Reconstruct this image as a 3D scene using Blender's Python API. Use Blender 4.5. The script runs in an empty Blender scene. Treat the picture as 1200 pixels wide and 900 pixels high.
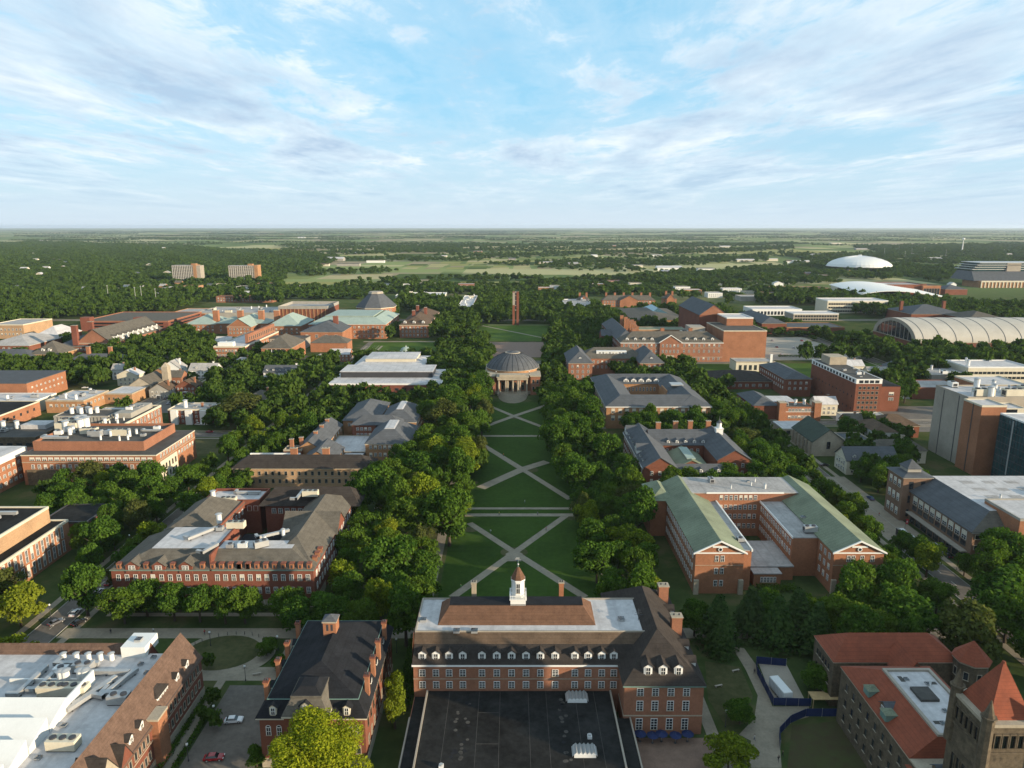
import bpy, math, random
import numpy as np
from mathutils import Vector
RND = random.Random(7)
R = math.radians
SC = bpy.context.scene
COL = SC.collection

# ------------------------------------------------------------------ camera, sky, sun, exposure
CAM_H = 120.0
FPX = 832.0                       # focal length in pixels of the 1200 px wide photograph
PITCH = math.atan((450 - 265) / FPX)
cam_d = bpy.data.cameras.new('camera'); cam = bpy.data.objects.new('camera', cam_d); COL.objects.link(cam)
cam.location = (0, 0, CAM_H); cam.rotation_euler = (math.pi / 2 - PITCH, 0, 0)
cam_d.sensor_width = 36; cam_d.lens = 36 * FPX / 1200; cam_d.clip_start = 1; cam_d.clip_end = 90000
SC.camera = cam

SUN_EL, SUN_AZ = 12.0, 26.0       # degrees above the horizon; degrees behind the +X axis, towards the camera
sv = Vector((math.cos(R(SUN_AZ)) * math.cos(R(SUN_EL)), -math.sin(R(SUN_AZ)) * math.cos(R(SUN_EL)), math.sin(R(SUN_EL))))
sun_d = bpy.data.lights.new('sun', 'SUN'); sun = bpy.data.objects.new('sun', sun_d); COL.objects.link(sun)
sun.rotation_euler = sv.to_track_quat('Z', 'Y').to_euler(); sun.location = (300, -120, 200)
sun_d.energy = 5.0; sun_d.angle = R(0.6); sun_d.color = (1.0, 0.83, 0.60)

W = bpy.data.worlds.new('World'); SC.world = W; W.use_nodes = True
def nd(nt, t, **kw):
    n = nt.nodes.new(t)
    for k, v in kw.items(): setattr(n, k, v)
    return n
def setin(n, **kw):
    for k, v in kw.items():
        n.inputs[k.replace('_', ' ')].default_value = v
def mth(nt, op, a, b=None, c=None, clamp=False):
    m = nd(nt, 'ShaderNodeMath', operation=op); m.use_clamp = clamp
    for i, v in enumerate((a, b, c)):
        if v is None: continue
        if hasattr(v, 'is_linked'): nt.links.new(v, m.inputs[i])
        else: m.inputs[i].default_value = v
    return m.outputs[0]
def ramp(nt, src, stops, interp='LINEAR'):
    r = nd(nt, 'ShaderNodeValToRGB'); r.color_ramp.interpolation = interp
    els = r.color_ramp.elements
    while len(els) < len(stops): els.new(0.5)
    for e, (p, c) in zip(els, stops):
        e.position = p; e.color = (*c, 1) if len(c) == 3 else c
    nt.links.new(src, r.inputs[0]); return r.outputs[0]
def mixc(nt, f, a, b, mode='MIX'):
    m = nd(nt, 'ShaderNodeMix', data_type='RGBA', blend_type=mode)
    for i, v in ((0, f), (6, a), (7, b)):
        if hasattr(v, 'is_linked'): nt.links.new(v, m.inputs[i])
        elif i == 0: m.inputs[0].default_value = v
        else: m.inputs[i].default_value = (*v, 1)
    return m.outputs[2]

def build_sky():
    nt = W.node_tree; nt.nodes.clear()
    sky = nd(nt, 'ShaderNodeTexSky', sky_type='NISHITA')
    sky.sun_disc = False; sky.sun_elevation = R(SUN_EL); sky.sun_rotation = math.atan2(sv.x, sv.y)
    sky.altitude = 300; sky.air_density = 1.0; sky.dust_density = 0.6; sky.ozone_density = 1.6
    tc = nd(nt, 'ShaderNodeTexCoord'); sep = nd(nt, 'ShaderNodeSeparateXYZ'); nt.links.new(tc.outputs['Generated'], sep.inputs[0])
    z = mth(nt, 'MAXIMUM', sep.outputs[2], 0.0)
    zz = mth(nt, 'ADD', z, 0.045)
    u = mth(nt, 'DIVIDE', sep.outputs[0], zz); v = mth(nt, 'DIVIDE', sep.outputs[1], zz)
    cb = nd(nt, 'ShaderNodeCombineXYZ'); nt.links.new(u, cb.inputs[0]); nt.links.new(v, cb.inputs[1])
    def noise(scale, detail, rough, sx, sy, rot, off, dist=0.0):
        mp = nd(nt, 'ShaderNodeMapping'); mp.inputs['Scale'].default_value = (sx, sy, 1); mp.inputs['Rotation'].default_value = (0, 0, R(rot)); mp.inputs['Location'].default_value = off
        nt.links.new(cb.outputs[0], mp.inputs[0])
        n = nd(nt, 'ShaderNodeTexNoise'); setin(n, Scale=scale, Detail=detail, Roughness=rough, Distortion=dist)
        nt.links.new(mp.outputs[0], n.inputs['Vector']); return n.outputs['Fac']
    big = noise(0.50, 3, 0.5, 1.0, 0.50, 24, (3.1, 0.7, 0), 0.3)
    streak = noise(1.0, 10, 0.60, 1.0, 0.34, 58, (0.3, 1.9, 0), 0.7)
    fine = noise(4.2, 9, 0.66, 1.0, 0.55, 35, (5, 2, 0), 0.5)
    dens = mth(nt, 'ADD', mth(nt, 'MULTIPLY', big, 0.50), mth(nt, 'ADD', mth(nt, 'MULTIPLY', streak, 0.46), mth(nt, 'MULTIPLY', fine, 0.22)))
    mask = ramp(nt, dens, [(0.485, (0, 0, 0)), (0.555, (0.22,) * 3), (0.60, (0.75,) * 3), (0.67, (0.96,) * 3)])
    # cloud brightness follows thickness: thin rims white, thick bellies lavender grey
    belly = noise(1.3, 8, 0.62, 1.0, 0.42, 30, (8.2, 4.4, 0), 0.3)
    thick = mth(nt, 'ADD', mth(nt, 'MULTIPLY', dens, 0.75), mth(nt, 'MULTIPLY', belly, 0.5))
    ccol = ramp(nt, thick, [(0.63, CLOUD_LIT), (0.71, CLOUD_MID), (0.82, CLOUD_DARK)])
    base = mixc(nt, 1.0, sky.outputs[0], SKY_TINT, 'MULTIPLY')
    base = mixc(nt, 0.78, base, SKY_BLUE)
    hz = ramp(nt, sep.outputs[2], [(0.0, (1, 1, 1)), (0.045, (0.62,) * 3), (0.16, (0.0,) * 3)])
    base = mixc(nt, hz, base, SKY_HORIZON)
    fade = ramp(nt, sep.outputs[2], [(0.0, (0.0,) * 3), (0.02, (0.15,) * 3), (0.085, (1, 1, 1))])
    m2 = mth(nt, 'MULTIPLY', mask, fade, clamp=True)
    out = mixc(nt, m2, base, ccol)
    bg = nd(nt, 'ShaderNodeBackground'); bg.inputs[1].default_value = 0.10
    nt.links.new(out, bg.inputs[0])
    o = nd(nt, 'ShaderNodeOutputWorld'); nt.links.new(bg.outputs[0], o.inputs[0])
SKY_TINT = (1.0, 1.0, 1.0); SKY_BLUE = (1.9, 4.0, 5.5); SKY_HORIZON = (3.75, 4.4, 4.95)
CLOUD_DARK = (2.65, 3.5, 4.5); CLOUD_MID = (3.9, 4.65, 5.3); CLOUD_LIT = (5.5, 5.75, 5.9)
build_sky()
vs = SC.view_settings; vs.view_transform = 'Standard'; vs.look = 'None'; vs.exposure = 0.9; vs.gamma = 1.0; vs.use_curve_mapping = False
SC.cycles.max_bounces = 5; SC.cycles.diffuse_bounces = 2; SC.cycles.glossy_bounces = 2; SC.cycles.transmission_bounces = 2
SC.cycles.volume_bounces = 0; SC.cycles.transparent_max_bounces = 4; SC.cycles.use_denoising = True
HAZE_DENS = 0.000027

# ------------------------------------------------------------------ surveying: picture measurement at a known height -> metres
def P(px, py, z=0.0):
    cx = (px - 600) / FPX; cy = (450 - py) / FPX
    dy = math.cos(PITCH) + cy * math.sin(PITCH); dz = -math.sin(PITCH) + cy * math.cos(PITCH)
    t = (z - CAM_H) / dz
    return (cx * t, dy * t)
def RC(pl, pr, py, z, dep):       # footprint rectangle from its front edge
    x0, y = P(pl, py, z); x1, _ = P(pr, py, z)
    return (x0, x1, y, y + dep)
def YY(py, z=0.0): return P(600, py, z)[1]
def XX(px, py, z=0.0): return P(px, py, z)[0]
def pix(x, y, z=0.0):             # metres -> picture, for sorting and for telling what is in view
    d = y * math.cos(PITCH) - (z - CAM_H) * math.sin(PITCH); u = y * math.sin(PITCH) + (z - CAM_H) * math.cos(PITCH)
    return (600 + FPX * x / d, 450 - FPX * u / d, FPX / d)

# ------------------------------------------------------------------ materials
MATS = {}
ALB = 0.80            # the evening light is strong: all paints and stones a little deeper
def mat(name, col, rough=0.8, var=0.25, scale=0.3, col2=None, spec=0.3, metal=0.0, fine=2.5, lines=None, objvar=0.0):
    if name in MATS: return MATS[name]
    col = tuple(c * ALB for c in col); col2 = tuple(c * ALB for c in col2) if col2 else None
    m = bpy.data.materials.new(name); m.use_nodes = True; nt = m.node_tree; b = nt.nodes['Principled BSDF']
    geo = nd(nt, 'ShaderNodeNewGeometry')
    n1 = nd(nt, 'ShaderNodeTexNoise'); setin(n1, Scale=scale, Detail=6.0, Roughness=0.65); nt.links.new(geo.outputs['Position'], n1.inputs['Vector'])
    n2 = nd(nt, 'ShaderNodeTexNoise'); setin(n2, Scale=fine, Detail=3.0, Roughness=0.7); nt.links.new(geo.outputs['Position'], n2.inputs['Vector'])
    f = mth(nt, 'ADD', mth(nt, 'MULTIPLY', n1.outputs['Fac'], 0.6), mth(nt, 'MULTIPLY', n2.outputs['Fac'], 0.4))
    lo = tuple(c * (1 - var) for c in (col2 or col)); hi = tuple(min(1, c * (1 + var)) for c in col)
    c = ramp(nt, f, [(0.34, lo), (0.66, hi)])
    if lines:                      # courses of tiles / seams running up the slope: period, strength, axis
        per, st, ax = lines
        sp = nd(nt, 'ShaderNodeSeparateXYZ'); nt.links.new(geo.outputs['Position'], sp.inputs[0])
        fr = mth(nt, 'FRACT', mth(nt, 'DIVIDE', sp.outputs[ax], per))
        ln = mth(nt, 'LESS_THAN', fr, 0.16)
        c = mixc(nt, mth(nt, 'MULTIPLY', ln, st), c, tuple(q * 0.45 for q in col))
    if objvar:
        oi = nd(nt, 'ShaderNodeObjectInfo')
        k = mth(nt, 'ADD', mth(nt, 'MULTIPLY', oi.outputs['Random'], 2 * objvar), 1 - objvar)
        hs = nd(nt, 'ShaderNodeHueSaturation'); nt.links.new(c, hs.inputs['Color']); nt.links.new(k, hs.inputs['Value']); c = hs.outputs[0]
    nt.links.new(c, b.inputs['Base Color'])
    b.inputs['Roughness'].default_value = rough; b.inputs['Specular IOR Level'].default_value = spec; b.inputs['Metallic'].default_value = metal
    MATS[name] = m; return m
def brick(name, col, var=0.22):
    if name in MATS: return MATS[name]
    m = mat(name, col, 0.9, var, 0.12, spec=0.15, fine=1.3); nt = m.node_tree; b = nt.nodes['Principled BSDF']
    src = b.inputs['Base Color'].links[0].from_socket
    geo = nd(nt, 'ShaderNodeNewGeometry'); sp = nd(nt, 'ShaderNodeSeparateXYZ'); nt.links.new(geo.outputs['Position'], sp.inputs[0])
    a = mth(nt, 'ADD', sp.outputs[0], sp.outputs[1]); cb = nd(nt, 'ShaderNodeCombineXYZ'); nt.links.new(a, cb.inputs[0]); nt.links.new(sp.outputs[2], cb.inputs[1])
    bt = nd(nt, 'ShaderNodeTexBrick'); nt.links.new(cb.outputs[0], bt.inputs['Vector']); setin(bt, Scale=1.0, Mortar_Size=0.012, Brick_Width=0.24, Row_Height=0.08)
    bt.inputs['Color1'].default_value = (1, 1, 1, 1); bt.inputs['Color2'].default_value = (0.72, 0.72, 0.72, 1); bt.inputs['Mortar'].default_value = (1.25, 1.3, 1.35, 1)
    nt.links.new(mixc(nt, 0.7, src, bt.outputs[0], 'MULTIPLY'), b.inputs['Base Color']); return m

M = dict(
    redbrick=brick('red_brick', (0.205, 0.074, 0.048)), orangebrick=brick('orange_brick', (0.330, 0.146, 0.078)), brownbrick=brick('brown_brick', (0.20, 0.075, 0.045)),
    buffbrick=brick('buff_brick', (0.42, 0.265, 0.15)), pinkbrick=brick('pink_brick', (0.30, 0.135, 0.080)), tanbrick=brick('tan_brick', (0.37, 0.20, 0.10)),
    vaultskin=mat('cream_vault', (0.47, 0.435, 0.37), 0.8, 0.16, 0.06), stone=mat('limestone', (0.39, 0.33, 0.245), 0.9, 0.25, 0.3), darkgreen=mat('dark_green_roof', (0.060, 0.078, 0.062), 0.9, 0.3, 0.3, spec=0.1), shadedbrick=brick('shaded_tan_brick', (0.22, 0.135, 0.090)), labshingle=mat('mottled_shingle', (0.145, 0.092, 0.068), 0.95, 0.35, 0.6, spec=0.1, lines=(0.6, 0.25, 2)), greystone=mat('rough_grey_stone', (0.118, 0.090, 0.058), 0.95, 0.5, 0.6, fine=1.6),
    white=mat('white_paint', (0.78, 0.77, 0.73), 0.55, 0.06), cream=mat('cream_render', (0.62, 0.56, 0.43), 0.8, 0.12), concrete=mat('concrete', (0.33, 0.31, 0.27), 0.9, 0.2, 0.2),
    paleconcrete=mat('pale_concrete', (0.355, 0.310, 0.250), 0.9, 0.16, 0.2),
    slate=mat('grey_slate', (0.098, 0.104, 0.112), 0.85, 0.25, 0.25, spec=0.12, lines=(0.9, 0.25, 2)), darkslate=mat('dark_slate', (0.022, 0.023, 0.026), 0.9, 0.4, 0.3, spec=0.08, lines=(0.8, 0.25, 2)),
    shingle=mat('brown_shingle', (0.115, 0.080, 0.055), 0.95, 0.35, 0.35, spec=0.1, lines=(0.7, 0.3, 2)), warmshingle=mat('warm_shingle', (0.150, 0.082, 0.052), 0.95, 0.3, 0.5, spec=0.1, lines=(0.6, 0.3, 2)),
    darkshingle=mat('dark_shingle', (0.050, 0.042, 0.037), 0.95, 0.35, 0.4, spec=0.08, lines=(0.7, 0.3, 2)), greyshingle=mat('grey_shingle', (0.125, 0.112, 0.092), 0.95, 0.3, 0.4, spec=0.1, lines=(0.8, 0.2, 2)),
    orangetile=mat('orange_tile', (0.255, 0.068, 0.034), 0.9, 0.25, 0.4, lines=(0.6, 0.35, 2)), copper=mat('green_copper', (0.195, 0.222, 0.150), 0.8, 0.34, 0.10, spec=0.12, lines=(1.6, 0.3, 1)),
    palecopper=mat('pale_copper', (0.31, 0.38, 0.33), 0.8, 0.15, 0.2), membrane=mat('white_membrane', (0.53, 0.51, 0.50), 0.85, 0.24, 0.13, spec=0.1, fine=0.7, lines=(5.5, 0.16, 0)),
    greydeck=mat('grey_membrane', (0.38, 0.36, 0.34), 0.9, 0.28, 0.12, fine=0.8, spec=0.1, lines=(4.2, 0.18, 0)), blackdeck=mat('black_membrane', (0.024, 0.024, 0.023), 0.9, 0.6, 0.10, spec=0.06, fine=0.7),
    tardeck=mat('dark_gravel_deck', (0.075, 0.070, 0.062), 0.95, 0.4, 0.15, fine=0.9),
    glass=mat('window_glass', (0.030, 0.036, 0.042), 0.08, 0.5, 0.35, spec=0.9, fine=0.6), blueglass=mat('curtain_glass', (0.030, 0.085, 0.095), 0.05, 0.4, 0.2, spec=1.0, metal=0.25),
    metal=mat('galvanised_metal', (0.45, 0.45, 0.44), 0.45, 0.15, spec=0.5, metal=0.4), darkmetal=mat('dark_metal', (0.05, 0.05, 0.055), 0.5, 0.2),
    whitemetal=mat('white_metal', (0.72, 0.72, 0.70), 0.4, 0.08, spec=0.5), blue=mat('blue_fabric', (0.015, 0.028, 0.095), 0.8, 0.2), bark=mat('bark', (0.075, 0.055, 0.040), 0.95, 0.35, 3.0),
    wood=mat('pale_plywood', (0.48, 0.33, 0.16), 0.8, 0.2, 1.0), redflag=mat('red_cloth', (0.42, 0.03, 0.04), 0.7, 0.1), greentrim=mat('weathered_green_trim', (0.16, 0.26, 0.22), 0.6, 0.2),
    asphalt=mat('asphalt', (0.140, 0.122, 0.102), 0.92, 0.3, 0.15, fine=0.8), walk=mat('concrete_walk', (0.275, 0.233, 0.172), 0.92, 0.22, 0.25, fine=1.2), kerb=mat('kerb_stone', (0.36, 0.34, 0.30), 0.9, 0.15),
    paver=mat('brick_pavers', (0.23, 0.15, 0.11), 0.9, 0.25, 0.5), marking=mat('road_marking', (0.62, 0.60, 0.52), 0.8, 0.15), soil=mat('bare_mulch', (0.095, 0.062, 0.040), 0.95, 0.3, 0.5),
    darkglass=mat('tinted_glass', (0.015, 0.017, 0.020), 0.1, 0.3, spec=0.8), rubber=mat('tyre_rubber', (0.02, 0.02, 0.02), 0.9, 0.2), skin=mat('skin', (0.40, 0.24, 0.17), 0.7, 0.1),
    lampglass=mat('lamp_globe', (0.75, 0.75, 0.72), 0.3, 0.03),
)
def grass_mat(name, a, b, scale=0.05, mow=0.0):
    m = mat(name, b, 0.95, 0.16, scale, col2=a, spec=0.05, fine=0.55, lines=(3.4, mow, 1) if mow else None); return m
M['lawn'] = grass_mat('mown_lawn', (0.030, 0.060, 0.010), (0.046, 0.086, 0.015), 0.035, 0.10)
M['roughgrass'] = grass_mat('rough_grass', (0.048, 0.062, 0.022), (0.105, 0.096, 0.046), 0.05)
M['patchy'] = grass_mat('patchy_grass', (0.085, 0.058, 0.038), (0.062, 0.074, 0.028), 0.09)
M['brightgrass'] = grass_mat('bright_lawn', (0.050, 0.095, 0.016), (0.080, 0.130, 0.022), 0.04)

def foliage(name, dark, light, warm, trans=0.3):
    m = bpy.data.materials.new(name); m.use_nodes = True; nt = m.node_tree; nt.nodes.clear()
    geo = nd(nt, 'ShaderNodeNewGeometry'); oi = nd(nt, 'ShaderNodeObjectInfo')
    n = nd(nt, 'ShaderNodeTexNoise'); setin(n, Scale=0.085, Detail=4.0, Roughness=0.6); nt.links.new(geo.outputs['Position'], n.inputs['Vector'])
    nb = nd(nt, 'ShaderNodeTexNoise'); setin(nb, Scale=0.012, Detail=2.0); nt.links.new(geo.outputs['Position'], nb.inputs['Vector'])
    f = mth(nt, 'ADD', mth(nt, 'MULTIPLY', geo.outputs['Random Per Island'], 0.35), mth(nt, 'ADD', mth(nt, 'MULTIPLY', n.outputs['Fac'], 0.42), mth(nt, 'MULTIPLY', nb.outputs['Fac'], 0.23)))
    c = ramp(nt, f, [(0.32, dark), (0.62, light)])
    w = mth(nt, 'POWER', oi.outputs['Random'], 2.5)
    c = mixc(nt, mth(nt, 'MULTIPLY', w, 0.75), c, warm)
    d = nd(nt, 'ShaderNodeBsdfDiffuse'); nt.links.new(c, d.inputs[0])
    t = nd(nt, 'ShaderNodeBsdfTranslucent'); nt.links.new(mixc(nt, 1.0, c, (1.0, 1.15, 0.5), 'MULTIPLY'), t.inputs[0])
    mx = nd(nt, 'ShaderNodeMixShader'); mx.inputs[0].default_value = trans
    nt.links.new(d.outputs[0], mx.inputs[1]); nt.links.new(t.outputs[0], mx.inputs[2])
    o = nd(nt, 'ShaderNodeOutputMaterial'); nt.links.new(mx.outputs[0], o.inputs[0]); return m
M['leaf'] = foliage('leaves', (0.022, 0.054, 0.010), (0.070, 0.130, 0.018), (0.085, 0.128, 0.016))
M['leafbright'] = foliage('fresh_leaves', (0.060, 0.100, 0.010), (0.165, 0.205, 0.018), (0.17, 0.19, 0.018))
M['leafyellow'] = foliage('yellow_leaves', (0.085, 0.125, 0.008), (0.27, 0.29, 0.018), (0.25, 0.27, 0.018), 0.35)
M['leafolive'] = foliage('olive_leaves', (0.042, 0.056, 0.015), (0.088, 0.102, 0.026), (0.09, 0.10, 0.028))
M['needle'] = foliage('needles', (0.018, 0.040, 0.012), (0.050, 0.086, 0.022), (0.04, 0.055, 0.02), 0.1)
M['wood_leaf'] = foliage('woodland_leaves', (0.028, 0.060, 0.012), (0.098, 0.150, 0.022), (0.04, 0.07, 0.015), 0.32)

# ------------------------------------------------------------------ mesh collector and object helpers
class MB:
    def __init__(s): s.v = []; s.f = []; s.m = []; s.mats = []
    def mi(s, m):
        m = M[m] if isinstance(m, str) else m
        if m not in s.mats: s.mats.append(m)
        return s.mats.index(m)
    def face(s, pts, m):
        i = len(s.v); s.v += [tuple(p) for p in pts]; s.f.append(tuple(range(i, i + len(pts)))); s.m.append(s.mi(m))
    def box(s, x0, x1, y0, y1, z0, z1, m, top=None, bottom=True):
        i = len(s.v); s.v += [(x0, y0, z0), (x1, y0, z0), (x1, y1, z0), (x0, y1, z0), (x0, y0, z1), (x1, y0, z1), (x1, y1, z1), (x0, y1, z1)]
        fs = [(0, 1, 5, 4), (1, 2, 6, 5), (2, 3, 7, 6), (3, 0, 4, 7), (4, 5, 6, 7)] + ([(3, 2, 1, 0)] if bottom else [])
        k = s.mi(m); kt = s.mi(top) if top else k
        for n, f in enumerate(fs): s.f.append(tuple(i + q for q in f)); s.m.append(kt if n == 4 else k)
    def frustum(s, b, z0, t, z1, m, top=None, bottom=True):      # b, t = (x0,x1,y0,y1)
        i = len(s.v)
        for (x0, x1, y0, y1), z in ((b, z0), (t, z1)): s.v += [(x0, y0, z), (x1, y0, z), (x1, y1, z), (x0, y1, z)]
        fs = [(0, 1, 5, 4), (1, 2, 6, 5), (2, 3, 7, 6), (3, 0, 4, 7), (4, 5, 6, 7)] + ([(3, 2, 1, 0)] if bottom else [])
        k = s.mi(m); kt = s.mi(top) if top else k
        for n, f in enumerate(fs): s.f.append(tuple(i + q for q in f)); s.m.append(kt if n == 4 else k)
    def cyl(s, x, y, z0, z1, r0, r1, n, m, cap=True, ph=0.0):
        i = len(s.v)
        for z, r in ((z0, r0), (z1, r1)):
            for k in range(n):
                a = 2 * math.pi * k / n + ph; s.v.append((x + r * math.cos(a), y + r * math.sin(a), z))
        km = s.mi(m)
        for k in range(n): s.f.append((i + k, i + (k + 1) % n, i + n + (k + 1) % n, i + n + k)); s.m.append(km)
        if cap: s.f.append(tuple(i + n + k for k in range(n))); s.m.append(km); s.f.append(tuple(i + n - 1 - k for k in range(n))); s.m.append(km)
    def tube(s, p, q, r0, r1, m, n=6):
        p = Vector(p); q = Vector(q); d = (q - p).normalized(); a = d.orthogonal().normalized(); b = d.cross(a); i = len(s.v)
        for c, r in ((p, r0), (q, r1)):
            for k in range(n):
                t = 2 * math.pi * k / n; s.v.append(tuple(c + (a * math.cos(t) + b * math.sin(t)) * r))
        km = s.mi(m)
        for k in range(n): s.f.append((i + k, i + (k + 1) % n, i + n + (k + 1) % n, i + n + k)); s.m.append(km)
        s.f.append(tuple(i + n + k for k in range(n))); s.m.append(km); s.f.append(tuple(i + n - 1 - k for k in range(n))); s.m.append(km)
    def ball(s, x, y, z, r, m, rz=None, n=8):
        rz = rz or r; km = s.mi(m); i = len(s.v); h = n // 2
        s.v.append((x, y, z - rz))
        for j in range(1, h):
            t = -math.pi / 2 + math.pi * j / h
            for k in range(n):
                a = 2 * math.pi * k / n; s.v.append((x + r * math.cos(t) * math.cos(a), y + r * math.cos(t) * math.sin(a), z + rz * math.sin(t)))
        s.v.append((x, y, z + rz)); tp = len(s.v) - 1
        for k in range(n):
            s.f.append((i, i + 1 + (k + 1) % n, i + 1 + k)); s.m.append(km)
            for j in range(h - 2):
                a = i + 1 + j * n; s.f.append((a + k, a + (k + 1) % n, a + n + (k + 1) % n, a + n + k)); s.m.append(km)
            a = i + 1 + (h - 2) * n; s.f.append((a + k, a + (k + 1) % n, tp)); s.m.append(km)
    def hip(s, r, z, h, m, o=0.5, ins=None, ridge=None):
        x0, x1, y0, y1 = r[0] - o, r[1] + o, r[2] - o, r[3] + o
        w, d = x1 - x0, y1 - y0
        if (ridge or ('x' if w >= d else 'y')) == 'x':
            k = min(d / 2 if ins is None else ins, w / 2 - .01); s.frustum((x0, x1, y0, y1), z, (x0 + k, x1 - k, (y0 + y1) / 2 - .01, (y0 + y1) / 2 + .01), z + h, m)
        else:
            k = min(w / 2 if ins is None else ins, d / 2 - .01); s.frustum((x0, x1, y0, y1), z, ((x0 + x1) / 2 - .01, (x0 + x1) / 2 + .01, y0 + k, y1 - k), z + h, m)
    def gable(s, r, z, h, axis, m, wallm, o=0.6, th=0.3, wmb=None):
        x0, x1, y0, y1 = r; wmb = wmb or s
        if axis == 'y':
            c = (x0 + x1) / 2; k = h / (c - x0); e = 0.5
            wmb.face([(x0, y0, z), (x1, y0, z), (c, y0, z + h)], wallm); wmb.face([(x1, y1, z), (x0, y1, z), (c, y1, z + h)], wallm)
            for sg, xe in ((1, x0), (-1, x1)):
                xo = xe - sg * e; zo = z - e * k
                A = [(xo, y0 - o, zo), (c, y0 - o, z + h), (c, y1 + o, z + h), (xo, y1 + o, zo)]; s.slab(A if sg > 0 else A[::-1], th, m)
        else:
            c = (y0 + y1) / 2; k = h / (c - y0); e = 0.5
            wmb.face([(x1, y0, z), (x1, y1, z), (x1, c, z + h)], wallm); wmb.face([(x0, y1, z), (x0, y0, z), (x0, c, z + h)], wallm)
            for sg, ye in ((1, y0), (-1, y1)):
                yo = ye - sg * e; zo = z - e * k
                A = [(x0 - o, yo, zo), (x1 + o, yo, zo), (x1 + o, c, z + h), (x0 - o, c, z + h)]; s.slab(A if sg > 0 else A[::-1], th, m)
    def slab(s, q, th, m):         # quad extruded upwards by th
        i = len(s.v); s.v += [tuple(p) for p in q] + [(p[0], p[1], p[2] + th) for p in q]; k = s.mi(m)
        for f in [(3, 2, 1, 0), (4, 5, 6, 7), (0, 1, 5, 4), (1, 2, 6, 5), (2, 3, 7, 6), (3, 0, 4, 7)]: s.f.append(tuple(i + a for a in f)); s.m.append(k)
    def mesh(s, name, off=(0, 0, 0), smooth=False):
        me = bpy.data.meshes.new(name); me.from_pydata([(a - off[0], b - off[1], c - off[2]) for a, b, c in s.v], [], s.f)
        for m in s.mats: me.materials.append(m)
        me.polygons.foreach_set('material_index', s.m)
        if smooth: me.polygons.foreach_set('use_smooth', [True] * len(s.f))
        me.update(); return me
def link(name, data, parent=None, loc=(0, 0, 0), rz=0.0, scale=None):
    o = bpy.data.objects.new(name, data); COL.objects.link(o); o.parent = parent; o.location = loc
    if rz: o.rotation_euler = (0, 0, rz)
    if scale: o.scale = scale
    return o
def tag(o, label=None, cat=None, group=None, kind=None):
    if label: o['label'] = label
    if cat: o['category'] = cat
    if group: o['group'] = group
    if kind: o['kind'] = kind
    return o
def structure(name, mb, label=None, cat=None, kind='structure'):
    return tag(link(name, mb.mesh(name)), label, cat, None, kind)

# ------------------------------------------------------------------ windows, dormers and the building kit
WCACHE = {}
def window_mesh(w, h, style='white'):
    key = (round(w, 2), round(h, 2), style)
    if key in WCACHE: return WCACHE[key]
    b = MB(); fm = {'white': 'white', 'stone': 'stone', 'dark': 'darkmetal', 'plain': 'stone', 'rough': 'greystone', 'arch': 'white', 'shade': 'white', 'open': 'cream'}[style]
    t = 0.12 if style != 'dark' else 0.08; a = w / 2
    b.box(-a - t, -a, -.11, .02, 0, h, fm); b.box(a, a + t, -.11, .02, 0, h, fm); b.box(-a - t, a + t, -.11, .02, h, h + t, fm); b.box(-a - t - .08, a + t + .08, -.2, .02, -t, 0, 'stone' if style != 'dark' else fm)
    b.face([(-a, -.03, 0), (a, -.03, 0), (a, -.03, h), (-a, -.03, h)], 'glass')
    if style in ('white', 'arch', 'shade'):
        b.box(-.04, .04, -.07, -.032, 0, h, fm); b.box(-a, a, -.09, -.072, h * .5 - .05, h * .5 + .05, fm)
        if w > 1.1:
            for q in (.25, .75): b.box(-a, a, -.071, -.033, h * q - .03, h * q + .03, fm)
    if style == 'shade': b.box(-a, a, -.068, -.035, h * .52, h, 'cream')
    if style == 'arch':
        n = 8; pts = [(a * math.cos(math.pi * k / n), -.03, h + t + a * math.sin(math.pi * k / n)) for k in range(n + 1)]
        b.face(pts, 'glass')
        for k in range(n):
            p, q = pts[k], pts[k + 1]; P2 = [(p[0] * (1 + t / a * 1.3), 0, h + t + (p[2] - h - t) * (1 + t / a * 1.3)), (q[0] * (1 + t / a * 1.3), 0, h + t + (q[2] - h - t) * (1 + t / a * 1.3))]
            b.face([(p[0], -.1, p[2]), (P2[0][0], -.1, P2[0][2]), (P2[1][0], -.1, P2[1][2]), (q[0], -.1, q[2])], fm)
    WCACHE[key] = b.mesh('window'); return WCACHE[key]
def dormer_mesh(w, h, dep, wallm, roofm, hipped=False):
    key = ('d', w, h, dep, wallm, roofm, hipped)
    if key in WCACHE: return WCACHE[key]
    b = MB(); a = w / 2
    b.box(-a, a, 0, dep, -1.0, h, wallm)
    if hipped:
        b.hip((-a, a, 0, dep + 2), h, w * .42, roofm, o=.25, ins=a, ridge='y')
    else:
        b.gable((-a, a, 0, dep + 1.4), h, w * .36, 'y', roofm, wallm, o=.22, th=.14)
    WCACHE[key] = b.mesh('dormer'); return WCACHE[key]
ROT = {'f': 0.0, 'r': math.pi / 2, 'l': -math.pi / 2, 'b': math.pi}
WR = random.Random(77)
FOOT = []            # footprints, kept clear of trees
LAND = []            # landmarks that tree labels refer to
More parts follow.
